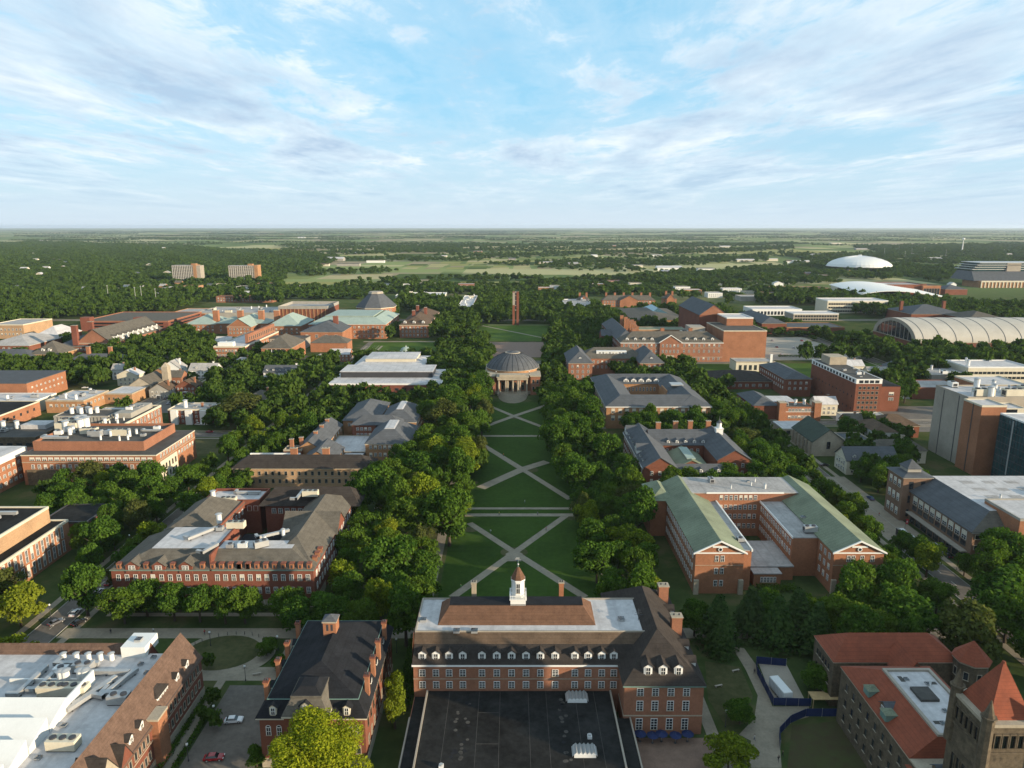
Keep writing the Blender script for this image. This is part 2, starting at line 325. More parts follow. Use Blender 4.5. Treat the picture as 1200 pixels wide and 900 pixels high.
class Bld:
    def __init__(s, name, label, short, r, cat='building', group=None, land=True):
        s.r = r; s.c = ((r[0] + r[1]) / 2, (r[2] + r[3]) / 2); s.root = tag(link(name, None, None, (s.c[0], s.c[1], 0)), label, cat, group)
        s.parts = {}; s.win = []; s.short = short; s.rects = []
        if land: LAND.append((short, s.rects))
    def mb(s, part): return s.parts.setdefault(part, MB())
    def foot(s, r): FOOT.append(r); s.rects.append(r)
    def wall(s, r, z0, z1, m, foot=True, top=None):
        s.mb('wall').box(r[0], r[1], r[2], r[3], z0, z1, m, top=top, bottom=False)
        if foot: s.foot(r)
    def base(s, r, z1, m, o=.12): s.mb('plinth').box(r[0] - o, r[1] + o, r[2] - o, r[3] + o, 0, z1, m)
    def band(s, r, z0, z1, m, o=.18, part='cornice'): s.mb(part).box(r[0] - o, r[1] + o, r[2] - o, r[3] + o, z0, z1, m)
    def hip(s, r, z, h, m, o=.6, ins=None, ridge=None, part='roof'): s.mb(part).hip(r, z, h, m, o, ins, ridge)
    def gable(s, r, z, h, axis, m, wm, o=.6, part='roof'): s.mb(part).gable(r, z, h, axis, m, wm, o, wmb=s.mb('wall'))
    def mans(s, r, z, ins, h, m, deck, o=.5, part='roof'):
        i = ins if isinstance(ins, tuple) else (ins,) * 4
        t = (r[0] + i[0], r[1] - i[1], r[2] + i[2], r[3] - i[3])
        s.mb(part).frustum((r[0] - o, r[1] + o, r[2] - o, r[3] + o), z, t, z + h, m, top=deck); return t
    def flat(s, r, z, deck, ph=.7, pm=None, pt=.4, cap=None):
        x0, x1, y0, y1 = r; p = s.mb('parapet'); o = .08
        for q in ((x0 - o, x1 + o, y0 - o, y0 + pt), (x0 - o, x1 + o, y1 - pt, y1 + o), (x0 - o, x0 + pt, y0 + pt, y1 - pt), (x1 - pt, x1 + o, y0 + pt, y1 - pt)):
            p.box(q[0], q[1], q[2], q[3], z - .3, z + ph, pm or 'stone')
        s.mb('roof').box(x0 + pt, x1 - pt, y0 + pt, y1 - pt, z + .004, z + .12, deck)
    def wins(s, r, face, n, zs, w=1.2, h=2.0, style='white', m=(1.5, 1.5), off=0.0, name='window', mesh=None, skip=()):
        me = mesh or window_mesh(w, h, style); alt = window_mesh(w, h, 'shade') if style == 'white' and not mesh else me; x0, x1, y0, y1 = r
        for z in zs:
            for k in range(n):
                if k in skip: continue
                t = (k + .5) / n
                if face == 'f': loc = (x0 + m[0] + t * (x1 - x0 - m[0] - m[1]), y0 - off, z)
                elif face == 'b': loc = (x0 + m[0] + t * (x1 - x0 - m[0] - m[1]), y1 + off, z)
                elif face == 'r': loc = (x1 + off, y0 + m[0] + t * (y1 - y0 - m[0] - m[1]), z)
                else: loc = (x0 - off, y0 + m[0] + t * (y1 - y0 - m[0] - m[1]), z)
                s.win.append((name, alt if WR.random() < .22 else me, loc, ROT[face]))
    def piece(s, name, me, loc, rz=0.0, parent=None, scale=None):
        return link(name, me, parent or s.root, (loc[0] - s.c[0], loc[1] - s.c[1], loc[2]), rz, scale)
    def dormer(s, x, y, z, face, w=2.0, h=1.9, dep=3.0, wm='white', rm='darkshingle', ww=None, hipped=False, style='white'):
        d = s.piece('dormer', dormer_mesh(w, h, dep, wm, rm, hipped), (x, y, z), ROT[face])
        if ww != 0: link('window', window_mesh(ww or w * .5, h * .72, style), d, (0, -.012, h * .16))
        return d
    def chimney(s, x, y, z0, z1, w=1.3, d=1.3, m='orangebrick', cap='stone'):
        key = ('ch', round(z1 - z0, 1), w, d, m, cap)
        if key not in WCACHE:
            b = MB(); h = round(z1 - z0, 1); b.box(-w / 2, w / 2, -d / 2, d / 2, 0, h - .5, m); b.box(-w / 2 - .14, w / 2 + .14, -d / 2 - .14, d / 2 + .14, h - .5, h - .2, m); b.box(-w / 2 - .2, w / 2 + .2, -d / 2 - .2, d / 2 + .2, h - .2, h, cap)
            for q in (-.25, .25): b.cyl(q * w, 0, h, h + .45, .22, .18, 8, 'darkmetal')
            WCACHE[key] = b.mesh('chimney')
        return s.piece('chimney', WCACHE[key], (x, y, z0))
    def gear(s, r, z, n, seed=0, big=1.0, kinds='uvvc'):
        rn = random.Random(seed); x0, x1, y0, y1 = r
        for i in range(n):
            k = rn.choice(kinds); x = rn.uniform(x0 + 1, x1 - 1); y = rn.uniform(y0 + 1, y1 - 1)
            if k == 'u': s.piece('roof_unit', unit_mesh(rn.randrange(4)), (x, y, z), rn.choice((0, math.pi / 2)), scale=(big,) * 3)
            elif k == 'v': s.piece('vent_stack', vent_mesh(rn.randrange(3)), (x, y, z), 0, scale=(big,) * 3)
            elif k == 'd': s.piece('duct', duct_mesh(rn.randrange(2)), (x, y, z), rn.choice((0, math.pi / 2)), scale=(big,) * 3)
            else: s.piece('roof_hatch', hatch_mesh(), (x, y, z), 0, scale=(big,) * 3)
    def done(s):
        rz = {}
        for part, b in s.parts.items():
            if b.f:
                nm = part.split('#')[0]; o = link(nm, b.mesh(nm, (s.c[0], s.c[1], 0)), s.root)
                if nm == 'water_stain': o['kind'] = 'stuff'
        w = sorted(s.win, key=lambda q: math.hypot(q[2][0], q[2][1]))
        for name, me, loc, rot in w[:100]: s.piece(name, me, loc, rot)
        if len(w) > 100:
            b = MB()
            for name, me, loc, rot in w[100:]:
                c, sn = math.cos(rot), math.sin(rot); i = len(b.v)
                b.v += [(loc[0] + v.co.x * c - v.co.y * sn, loc[1] + v.co.x * sn + v.co.y * c, loc[2] + v.co.z) for v in me.vertices]
                for p in me.polygons: b.f.append(tuple(i + q for q in p.vertices)); b.m.append(b.mi(me.materials[p.material_index]))
            tag(link('window', b.mesh('window', (s.c[0], s.c[1], 0)), s.root), kind='stuff')
        return s.root
def cached(key, fn):
    if key not in WCACHE: WCACHE[key] = fn()
    return WCACHE[key]
def unit_mesh(k):
    def f():
        b = MB(); w, d, h = [(3, 2, 1.8), (4.5, 2.4, 2.2), (2.2, 2.2, 1.4), (6, 2.6, 2.4)][k]; mm = ['whitemetal', 'metal', 'metal', 'cream'][k]
        b.box(-w / 2, w / 2, -d / 2, d / 2, .25, h, mm); b.box(-w / 2 + .1, w / 2 - .1, -d / 2 + .1, d / 2 - .1, 0, .25, 'darkmetal')
        for q in range(max(1, int(w // 2))): b.cyl(-w / 2 + (q + .5) * w / max(1, int(w // 2)), 0, h, h + .3, .7, .7, 12, 'darkmetal')
        b.box(-w / 2 - .05, -w / 2, -d / 3, d / 3, .5, h * .8, 'darkmetal'); return b.mesh('roof_unit')
    return cached(('u', k), f)
def vent_mesh(k):
    def f():
        b = MB(); r, h = [(.35, 1.6), (.6, 2.2), (.9, 3.2)][k]; b.cyl(0, 0, 0, h, r, r, 12, 'whitemetal'); b.cyl(0, 0, h + .15, h + .5, r * 1.4, r * .4, 12, 'metal'); b.cyl(0, 0, h, h + .15, r * .6, r * .6, 8, 'darkmetal'); return b.mesh('vent_stack')
    return cached(('v', k), f)
def duct_mesh(k):
    def f():
        b = MB(); L = (7, 11)[k]; b.box(-L / 2, L / 2, -.5, .5, .5, 1.4, 'metal'); b.box(-L / 2, -L / 2 + 1, -.5, 2.5, .5, 1.4, 'metal')
        for q in (-.4, 0, .4): b.box(q * L - .08, q * L + .08, -.4, .4, 0, .5, 'darkmetal')
        return b.mesh('duct')
    return cached(('dt', k), f)
def hatch_mesh():
    def f():
        b = MB(); b.box(-.8, .8, -.8, .8, 0, .6, 'metal'); b.hip((-.8, .8, -.8, .8), .6, .3, 'glass', o=.05); return b.mesh('roof_hatch')
    return cached('ht', f)
# ------------------------------------------------------------------ the ground, streets, walks and lawns
def ground():
    m = bpy.data.materials.new('ground_cover'); m.use_nodes = True; nt = m.node_tree; b = nt.nodes['Principled BSDF']; b.inputs['Roughness'].default_value = 1.0; b.inputs['Specular IOR Level'].default_value = 0.0
    geo = nd(nt, 'ShaderNodeNewGeometry'); sp = nd(nt, 'ShaderNodeSeparateXYZ'); nt.links.new(geo.outputs['Position'], sp.inputs[0])
    def cells(wx, wy, off):
        fx = mth(nt, 'FLOOR', mth(nt, 'DIVIDE', mth(nt, 'ADD', sp.outputs[0], off), wx)); fy = mth(nt, 'FLOOR', mth(nt, 'DIVIDE', mth(nt, 'ADD', sp.outputs[1], off * .7), wy))
        cb = nd(nt, 'ShaderNodeCombineXYZ'); nt.links.new(fx, cb.inputs[0]); nt.links.new(fy, cb.inputs[1])
        w = nd(nt, 'ShaderNodeTexWhiteNoise', noise_dimensions='2D'); nt.links.new(cb.outputs[0], w.inputs['Vector']); return w.outputs['Value']
    FC = [(0.0, (0.095, 0.135, 0.050)), (0.22, (0.160, 0.200, 0.075)), (0.40, (0.34, 0.32, 0.17)), (0.55, (0.12, 0.155, 0.060)), (0.70, (0.26, 0.22, 0.14)), (0.84, (0.20, 0.235, 0.095)), (0.93, (0.055, 0.08, 0.032))]
    c1 = ramp(nt, cells(520, 800, 130), FC, 'CONSTANT'); c2 = ramp(nt, cells(150, 230, 37), FC, 'CONSTANT')
    n = nd(nt, 'ShaderNodeTexNoise'); setin(n, Scale=0.0011, Detail=3.0); nt.links.new(geo.outputs['Position'], n.inputs['Vector'])
    far = mixc(nt, ramp(nt, n.outputs['Fac'], [(0.45, (0, 0, 0)), (0.50, (1, 1, 1))]), c1, c2)
    n2 = nd(nt, 'ShaderNodeTexNoise'); setin(n2, Scale=0.05, Detail=7.0, Roughness=0.7); nt.links.new(geo.outputs['Position'], n2.inputs['Vector'])
    near = ramp(nt, n2.outputs['Fac'], [(0.36, (0.030, 0.046, 0.016)), (0.50, (0.046, 0.066, 0.022)), (0.62, (0.082, 0.078, 0.036)), (0.72, (0.088, 0.066, 0.044))])
    k = mth(nt, 'MULTIPLY', mth(nt, 'SUBTRACT', sp.outputs[1], 1050), 1 / 500, clamp=True)
    nt.links.new(mixc(nt, k, near, far), b.inputs['Base Color'])
    mb = MB(); M['ground'] = m; S = 42000; mb.face([(-S, -3000, 0), (S, -3000, 0), (S, 45000, 0), (-S, 45000, 0)], 'ground'); structure('ground', mb)
ground()
KEEP = []       # open ground kept clear of trees: (x0,x1,y0,y1)
def sheet(name, r, z, m, keep=True, label=None):
    mb = MB(); mb.box(r[0], r[1], r[2], r[3], z - .06 if z < .06 else 0.0, z, m); structure(name, mb)
    if keep: KEEP.append(r)
def poly_sheet(name, pts, z, m):
    mb = MB(); n = len(pts); a = sum(pts[i][0] * pts[(i + 1) % n][1] - pts[(i + 1) % n][0] * pts[i][1] for i in range(n))
    if a < 0: pts = pts[::-1]
    i = mb.v; mb.v = [(x, y, z) for x, y in pts] + [(x, y, z - .07) for x, y in pts]; mb.f = [tuple(range(n))] + [(k, k + n, (k + 1) % n + n, (k + 1) % n) for k in range(n)]; mb.m = [mb.mi(m)] * (n + 1)
    structure(name, mb)
def path(name, p, q, w, z, m='walk', keep=True):
    (x0, y0), (x1, y1) = p, q; L = math.hypot(x1 - x0, y1 - y0); nx, ny = -(y1 - y0) / L * w / 2, (x1 - x0) / L * w / 2
    poly_sheet(name, [(x0 + nx, y0 + ny), (x0 - nx, y0 - ny), (x1 - nx, y1 - ny), (x1 + nx, y1 + ny)], z, m)
    if keep:
        n = max(1, int(L / 6))
        for k in range(n + 1):
            x, y = x0 + (x1 - x0) * k / n, y0 + (y1 - y0) * k / n; KEEP.append((x - w / 2, x + w / 2, y - w / 2, y + w / 2))
def road_x(name, y, x0, x1, w, mark=True):
    sheet(name, (x0, x1, y - w / 2, y + w / 2), .03, 'asphalt')
    for s in (-1, 1):
        mb = MB(); ya = y + s * w / 2; mb.box(x0, x1, min(ya, ya + s * .2), max(ya, ya + s * .2), 0, .14, 'kerb'); structure('kerb', mb)
        mb = MB(); yb = ya + s * 2.2; mb.box(x0, x1, min(yb, yb + s * 2), max(yb, yb + s * 2), 0, .06, 'walk'); structure('pavement', mb); KEEP.append((x0, x1, y - w / 2 - .6, y + w / 2 + .6))
    if mark:
        mb = MB(); k = x0
        while k < x1: mb.box(k, k + 3, y - .08, y + .08, .032, .036, 'marking'); k += 9
        structure('road_marking', mb)
def road_y(name, x, y0, y1, w, mark=True):
    sheet(name, (x - w / 2, x + w / 2, y0, y1), .026, 'asphalt')
    for s in (-1, 1):
        mb = MB(); xa = x + s * w / 2; mb.box(min(xa, xa + s * .2), max(xa, xa + s * .2), y0, y1, 0, .15, 'kerb'); structure('kerb', mb)
        mb = MB(); xb = xa + s * 2.4; mb.box(min(xb, xb + s * 2.2), max(xb, xb + s * 2.2), y0, y1, 0, .064, 'walk'); structure('pavement', mb); KEEP.append((x - w / 2 - .6, x + w / 2 + .6, y0, y1))
    if mark:
        mb = MB(); k = y0
        while k < y1: mb.box(x - .08, x + .08, k, k + 3, .028, .034, 'marking'); k += 9
        structure('road_marking', mb)
road_y('road', -141.0, 150, 720, 8.5); road_y('road', 152.0, 150, 640, 8.5)
road_x('road', 402, -420, -147, 8.5); road_x('road', 428, 158, 420, 8.5); road_x('road', 655, -420, -60, 8); road_x('road', 630, -30, 225, 7, False)
road_x('road', 925, -700, 700, 9, False); road_y('road', -252, 410, 650, 7); road_y('road', 330, 440, 920, 8, False)
def oval(cx, cy, rx, ry, n=28): return [(cx + rx * math.cos(2 * math.pi * k / n), cy + ry * math.sin(2 * math.pi * k / n)) for k in range(n)]
# the long lawn and its crossing walks
sheet('lawn', (-24.5, 30.5, 199, 481), .02, 'lawn', False); KEEP.append((-24.5, 27, 199, 250)); KEEP.append((-19, 25, 250, 330)); KEEP.append((-15, 21, 330, 481))
q = lambda a, b: (P(*a), P(*b))
for a, b, w in (((530, 700), (603, 647.5), 3.6), ((603, 647.5), (685.5, 700), 3.6), ((603, 647.5), (550, 613), 3.4), ((603, 647.5), (665, 603), 3.4),
                ((612, 550), (557, 516), 4.2), ((612, 550), (641, 541), 6.2), ((612, 550), (563, 572), 6.2), ((612, 550), (668, 585), 3.6),
                ((602, 487.7), (574, 476), 3.6), ((602, 487.7), (643, 474), 4.2), ((602, 487.7), (568, 500), 4.2), ((602, 487.7), (640, 502), 3.6)):
    ZP = globals().get('ZP', .046) + .004; path('path', P(*a), P(*b), w * .84, ZP)
for y, w, x0, x1, zz in ((YY(603.6), 3.0, -20, 26, .058), (YY(596), 2.2, -24, 28, .054), (YY(511), 3.0, -24, 30, .058)):
    sheet('path', (x0, x1, y - w / 2, y + w / 2), zz + .05, 'walk')
poly_sheet('path', [(-1.8, 240), (3.4, 240), (4, 246), (.8, 249.6), (-2.4, 246)], .13, 'walk')
for cx_, cy_, a_ in ((.8, 247.5, 5.2), (8, 340, 5.5), (1.5, 441, 5.0), (-17, 268, 3.2), (25, 280, 3.4), (-19, 322, 3)): poly_sheet('lawn', oval(cx_, cy_, a_, a_ * .8), .034, 'roughgrass')
sheet('path', (-29.5, -26, 196, 480), .045, 'walk', False); sheet('path', (31.5, 35, 196, 480), .045, 'walk', False)
for x0, x1, y in ((-60, -29, 290), (-60, -29, 350), (35, 62, 288), (35, 62, 352), (-60, -29, 420), (35, 62, 415)): sheet('path', (x0, x1, y, y + 2.4), .040, 'walk', False)
sheet('pavement', (-136, 146, 190.2, 195.6), .07, 'walk')
sheet('pavement', (-50.5, -47.5, 196, 208), .05, 'walk'); sheet('pavement', (-128, -62, 202.5, 204.5), .052, 'walk')
# drive and oval green between the two near halls on one side
sheet('driveway', (-75.5, -58.5, 110, 168), .03, 'asphalt'); sheet('pavement', (-79.6, -77.4, 110, 172), .06, 'walk'); sheet('pavement', (-92, -57, 170, 176), .055, 'walk')
def oval(cx, cy, rx, ry, n=28): return [(cx + rx * math.cos(2 * math.pi * k / n), cy + ry * math.sin(2 * math.pi * k / n)) for k in range(n)]
poly_sheet('pavement', oval(-82, 182.5, 13.8, 11.6), .08, 'walk'); poly_sheet('lawn', oval(-83.5, 183, 10.8, 8.6), .10, 'roughgrass'); KEEP.append((-96, -68, 171, 194))
sheet('pavement', (-66, -57, 176, 190), .052, 'walk')
# walk, fenced site and bare lawn before the stone hall
wk = [P(*p) for p in ((858, 758), (872, 760), (890, 785), (905, 828), (948, 828), (948, 840), (926, 846), (913, 862), (916, 900), (878, 900), (880, 868), (866, 861), (884, 842), (888, 815), (874, 785))]
poly_sheet('pavement', wk, .07, 'walk'); KEEP.append((46, 66, 135, 180)); KEEP.append((55, 80, 139, 186))
poly_sheet('pavement', [P(*p) for p in ((889, 778), (921, 778), (944, 822), (908, 826))], .085, 'paleconcrete')
poly_sheet('lawn', [P(*p) for p in ((826, 775), (868, 782), (882, 815), (876, 848), (850, 850), (830, 820))], .03, 'roughgrass')
poly_sheet('lawn', [P(*p) for p in ((928, 850), (985, 845), (1030, 905), (922, 905))], .03, 'patchy')
sheet('terrace', (27, 52, 118, 148), .04, 'paver'); KEEP.append((24, 56, 118, 149)); sheet('pavement', (47, 50, 132, 185), .06, 'walk')
# beyond the auditorium
sheet('plaza', (-26, 33, 655, 744), .05, 'paver'); sheet('lawn', (-40, 46, 752, 886), .03, 'brightgrass'); path('path', P(562, 381), P(642, 397), 3, .07); sheet('path', (-30, 50, 876, 879), .06, 'walk')
sheet('lawn', (-150, -34, 690, 742), .03, 'brightgrass'); sheet('path', (-158, -30, 745, 750), .05, 'walk'); sheet('path', (-152, -146, 640, 745), .055, 'asphalt')
sheet('car_park', (212, 322, 640, 780), .04, 'paleconcrete'); sheet('car_park', (-258, -218, 452, 500), .04, 'asphalt'); sheet('lawn', (-212, -150, 366, 396), .03, 'roughgrass')
sheet('plaza', (147, 163, 252, 330), .075, 'walk'); sheet('car_park', (205, 300, 408, 470), .02, 'asphalt'); sheet('lawn', (150, 330, 560, 625), .03, 'brightgrass')
# farmland plots beyond the trees
def plots():
    rn = random.Random(5); cols = [(0.15, 0.185, 0.060), (0.30, 0.29, 0.110), (0.40, 0.355, 0.18), (0.20, 0.230, 0.080), (0.29, 0.245, 0.145), (0.085, 0.120, 0.042), (0.43, 0.375, 0.21)]
    for i, c in enumerate(cols): M['crop%d' % i] = mat('crop_%d' % i, c, 1.0, 0.18, 0.02, spec=0.0, fine=0.2)
    for (xa, xb, ya, yb, nx, ny) in ((-640, -120, 1650, 1850, 3, 1), (-330, 520, 2050, 2330, 13, 3), (-250, 900, 2350, 2900, 13, 5), (-1400, 1500, 3000, 4400, 13, 7), (-520, 250, 1480, 1590, 3, 1)):
        for i in range(nx):
            for j in range(ny):
                w = (xb - xa) / nx; h = (yb - ya) / ny; g = rn.uniform(4, 12); x = xa + i * w; y = ya + j * h
                sheet('field', (x + g, x + w - g, y + g, y + h - g), .05 if ya < 2900 else .35, 'crop%d' % rn.choice((0, 1, 1, 2, 3, 3, 4, 5, 6)))
plots()
# ------------------------------------------------------------------ near buildings
def union():
    um = (-24.6, 26.8, 157.4, 183.5); uw = (26.8, 45.7, 149.3, 192.0); bk = 'pinkbrick'
    b = Bld('student_union', 'long brick hall with brown tile roof, white deck and white cupola', 'cupola hall', (-24.6, 45.7, 149.3, 192))
    b.wall(um, 0, 13.0, bk); b.wall(uw, 0, 13.0, bk); b.band(um, 13.0, 13.5, 'white', .35); b.band(uw, 13.02, 13.55, 'greentrim', .4); b.band(uw, 5.0, 5.3, 'stone', .1, 'stone_band'); b.band(um, 9.35, 9.5, 'stone', .08, 'stone_band')
    t = b.mans((um[0], 33.8, um[2], um[3]), 13.5, (0, 0, 2.9, 2.9), 3.7, 'darkshingle', 'darkshingle', .3)
    b.mb('roof').frustum((t[0] - .1, t[1], t[2] + .15, t[3] - .15), 17.2, (t[0] - .1, t[1], t[2] + 1.9, t[3] - 1.9), 19.4, 'shingle', top='membrane')  # upper slope takes a browner shingle as its sunlit tone
    w = b.mb('wall')
    w.face([(-24.95, 157.4, 13), (-24.95, 183.5, 13), (-24.95, 180, 17.4), (-24.95, 178, 19.5), (-24.95, 162, 19.5), (-24.95, 160, 17.4)][::-1], bk)
    d = (t[0], t[1], t[2] + 1.9, t[3] - 1.9)
    for q in ((d[0], d[1], d[2], d[2] + .3), (d[0], d[1], d[3] - .3, d[3]), (d[0] - .1, d[0] + .25, d[2] + .3, d[3] - .3)): b.mb('parapet').box(*q, 19.3, 19.75, 'paleconcrete')
    hr = (-19.2, 21.6, 165.4, 177.2)
    b.mb('upper_roof').frustum(hr, 19.41, (-16.2, 18.4, 169.4, 173.2), 23.0, 'warmshingle', top='darkslate'); b.mb('ridge_deck').box(-16.4, 18.6, 169.2, 173.4, 22.9, 23.15, 'darkslate')
    # cupola
    c = b.mb('cupola'); cx, cy = 1.6, 171.2
    c.box(cx - 2.0, cx + 2.0, cy - 2.0, cy + 2.0, 22.4, 24.4, 'white'); c.box(cx - 2.25, cx + 2.25, cy - 2.25, cy + 2.25, 24.4, 24.65, 'white'); c.cyl(cx, cy, 24.65, 29.4, 1.7, 1.65, 8, 'white', ph=R(22.5)); c.cyl(cx, cy, 29.4, 29.75, 2.0, 2.0, 8, 'white', ph=R(22.5))
    for k in range(8):
        for s in (-1, 1):
            a = k * .55 - 1.95; c.box(cx + a - .06, cx + a + .06, cy + s * 2.1 - .06, cy + s * 2.1 + .06, 24.65, 25.5, 'white'); c.box(cx + s * 2.1 - .06, cx + s * 2.1 + .06, cy + a - .06, cy + a + .06, 24.65, 25.5, 'white')
    for s in (-1, 1): c.box(cx - 2.2, cx + 2.2, cy + s * 2.1 - .08, cy + s * 2.1 + .08, 25.5, 25.65, 'white'); c.box(cx + s * 2.1 - .08, cx + s * 2.1 + .08, cy - 2.2, cy + 2.2, 25.5, 25.65, 'white')
    c = b.mb('cupola_roof'); c.cyl(cx, cy, 29.75, 31.6, 1.95, 1.0, 8, 'warmshingle', ph=R(22.5)); c.cyl(cx, cy, 31.6, 32.8, 1.0, .35, 8, 'warmshingle', ph=R(22.5))
    c = b.mb('weather_vane'); c.cyl(cx, cy, 32.8, 35.6, .09, .05, 6, 'greentrim'); c.ball(cx, cy, 33.6, .28, 'metal'); c.box(cx - .8, cx + .8, cy - .03, cy + .03, 34.9, 35.0, 'metal'); c.box(cx - .5, cx + .35, cy - .03, cy + .03, 35.0, 35.55, 'metal'); c.box(cx - .75, cx - .5, cy - .03, cy + .03, 35, 35.3, 'metal')
    for k, (dx, dy, fc) in enumerate(((0, -1.63, 'f'), (1.63, 0, 'r'), (-1.63, 0, 'l'))): b.piece('window', window_mesh(.9, 2.6, 'white'), (cx + dx, cy + dy, 26.2), ROT[fc])
    X = [-22.4, -19, -15.7, -12.3, -7.5, -3.8, -.1, 3.5, 7.1, 10.8, 15.7, 19, 22.4, 25.4]
    for x in X:
        for z in (10.2, 6.9): b.win.append(('window', window_mesh(1.35, 1.75), (x, um[2], z), 0))
        b.dormer(x, 158.1, 13.9, 'f', 1.9, 2.3, 2.6, 'white', 'darkshingle', ww=.95)
    for x in (30.6, 34.2, 37.9, 41.6):
        for z, h in ((10.6, 1.9), (6.6, 2.5), (1.4, 2.9)): b.win.append(('window', window_mesh(1.4, h), (x, uw[2], z), 0))
    b.mb('roof').hip(uw, 13.5, 8.4, 'darkshingle', .55, ins=11.0); 
    for x in (32.6, 36.2, 39.9): b.dormer(x, 151.0, 14.7, 'f', 2.0, 2.5, 3.2, 'white', 'darkshingle', ww=1.0)
    for y in (156, 163, 173, 180): b.dormer(45.0, y, 13.8, 'r', 2.0, 2.4, 3.0, 'white', 'darkshingle')
    b.wins(uw, 'r', 8, (10.6, 6.6, 1.4), 1.4, 2.2)
    b.wins(um, 'l', 5, (10.2, 6.8, 1.6), 1.4, 1.9)
    for x, y in ((43.0, 184.6), (43.1, 168.4)): b.chimney(x, y, 10, 20.6, 2.7, 2.2, 'pinkbrick')
    for x in (-10.8, 14): b.chimney(x, 184.3, 10, 21.6, 1.3, 1.3, 'orangebrick' if x > 0 else 'stone')
    # flat roofed lower storeys in front
    T = (-21.2, 24.6, 92, 157.2); b.wall(T, 0, 6.0, bk); b.wall((-24.6, -21.25, 92, 157.2), 0, 4.4, bk, False); b.wall((24.65, 28.4, 92, 149.2), 0, 4.4, bk, False)
    b.mb('terrace_roof').box(-21.0, 24.4, 92, 157.2, 6.0, 6.12, 'blackdeck'); b.mb('terrace_roof').box(-24.4, -21.6, 92, 157.2, 4.4, 4.5, 'blackdeck'); b.mb('terrace_roof').box(25, 28.2, 92, 149.2, 4.4, 4.5, 'blackdeck')
    for x in (-21.4, 24.4): b.mb('coping#%d' % x).box(x, x + .4, 92, 157.1, 5.9, 6.5, 'paleconcrete')
    for x in (-24.8, 28.2): b.mb('coping#%d' % x).box(x, x + .35, 92, 149.2, 4.3, 4.85, 'paleconcrete')
    for x in (-15.6, -8.2, -3.0, 4.0, 8.4, 15.6, 20.3): b.mb('roof_seam').box(x, x + .09, 92, 157, 6.12, 6.15, 'tardeck')
    for y in (138.5, 149): b.mb('roof_seam').box(-8.1, -3.1, y, y + .09, 6.12, 6.15, 'tardeck')
    rn = random.Random(3); pd = b.mb('water_stain')
    for k in range(46):
        x = rn.choice((-13.2, -12.6, -11.0, -10.6, 12.0, 12.5)) + rn.uniform(-.5, .5); y = rn.uniform(133, 155); pd.cyl(x, y, 6.12, 6.135, rn.uniform(.2, .55), rn.uniform(.2, .5), 9, 'tardeck' if k % 3 else 'darkslate')
    for px, py in ((676, 815), (685, 878)):
        x, y = P(px, py, 7); s = MB(); s.box(-2.4, 2.4, -1.6, 1.6, 0, .8, 'whitemetal')
        for k in range(5): s.gable((-2.3 + k * .92, -1.4 + k * .92, -1.5, 1.5), .8, .5, 'y', 'metal', 'whitemetal', o=.02, th=.05)
        b.piece('skylight', s.mesh('skylight'), (x, y, 6.12))
    s = MB(); s.box(-.5, .5, -.5, .5, 0, .7, 'whitemetal'); s.cyl(0, 0, .7, 1.0, .4, .4, 10, 'metal'); me = s.mesh('roof_vent')
    for px, py in ((517, 898), (691, 863), (672, 800)): x, y = P(px, py, 6.5); b.piece('roof_vent', me, (x, y, 6.12))
    for px, py in ((496, 725), (535, 738), (728, 724), (556, 738)): x, y = P(px, py, 20); b.piece('roof_hatch', hatch_mesh(), (x, y, 19.42), 0)
    s = MB(); s.cyl(0, 0, 0, 3.2, .07, .05, 6, 'darkmetal')
    for z, l in ((1.6, 1.1), (2.2, .9), (2.9, .7)): s.box(-l, l, -.03, .03, z, z + .06, 'darkmetal'); s.box(-.03, .03, -l, l, z + .07, z + .13, 'darkmetal')
    x, y = P(748, 727, 19.4); b.piece('aerial', s.mesh('aerial'), (x, y, 19.41))
    b.done()
union()

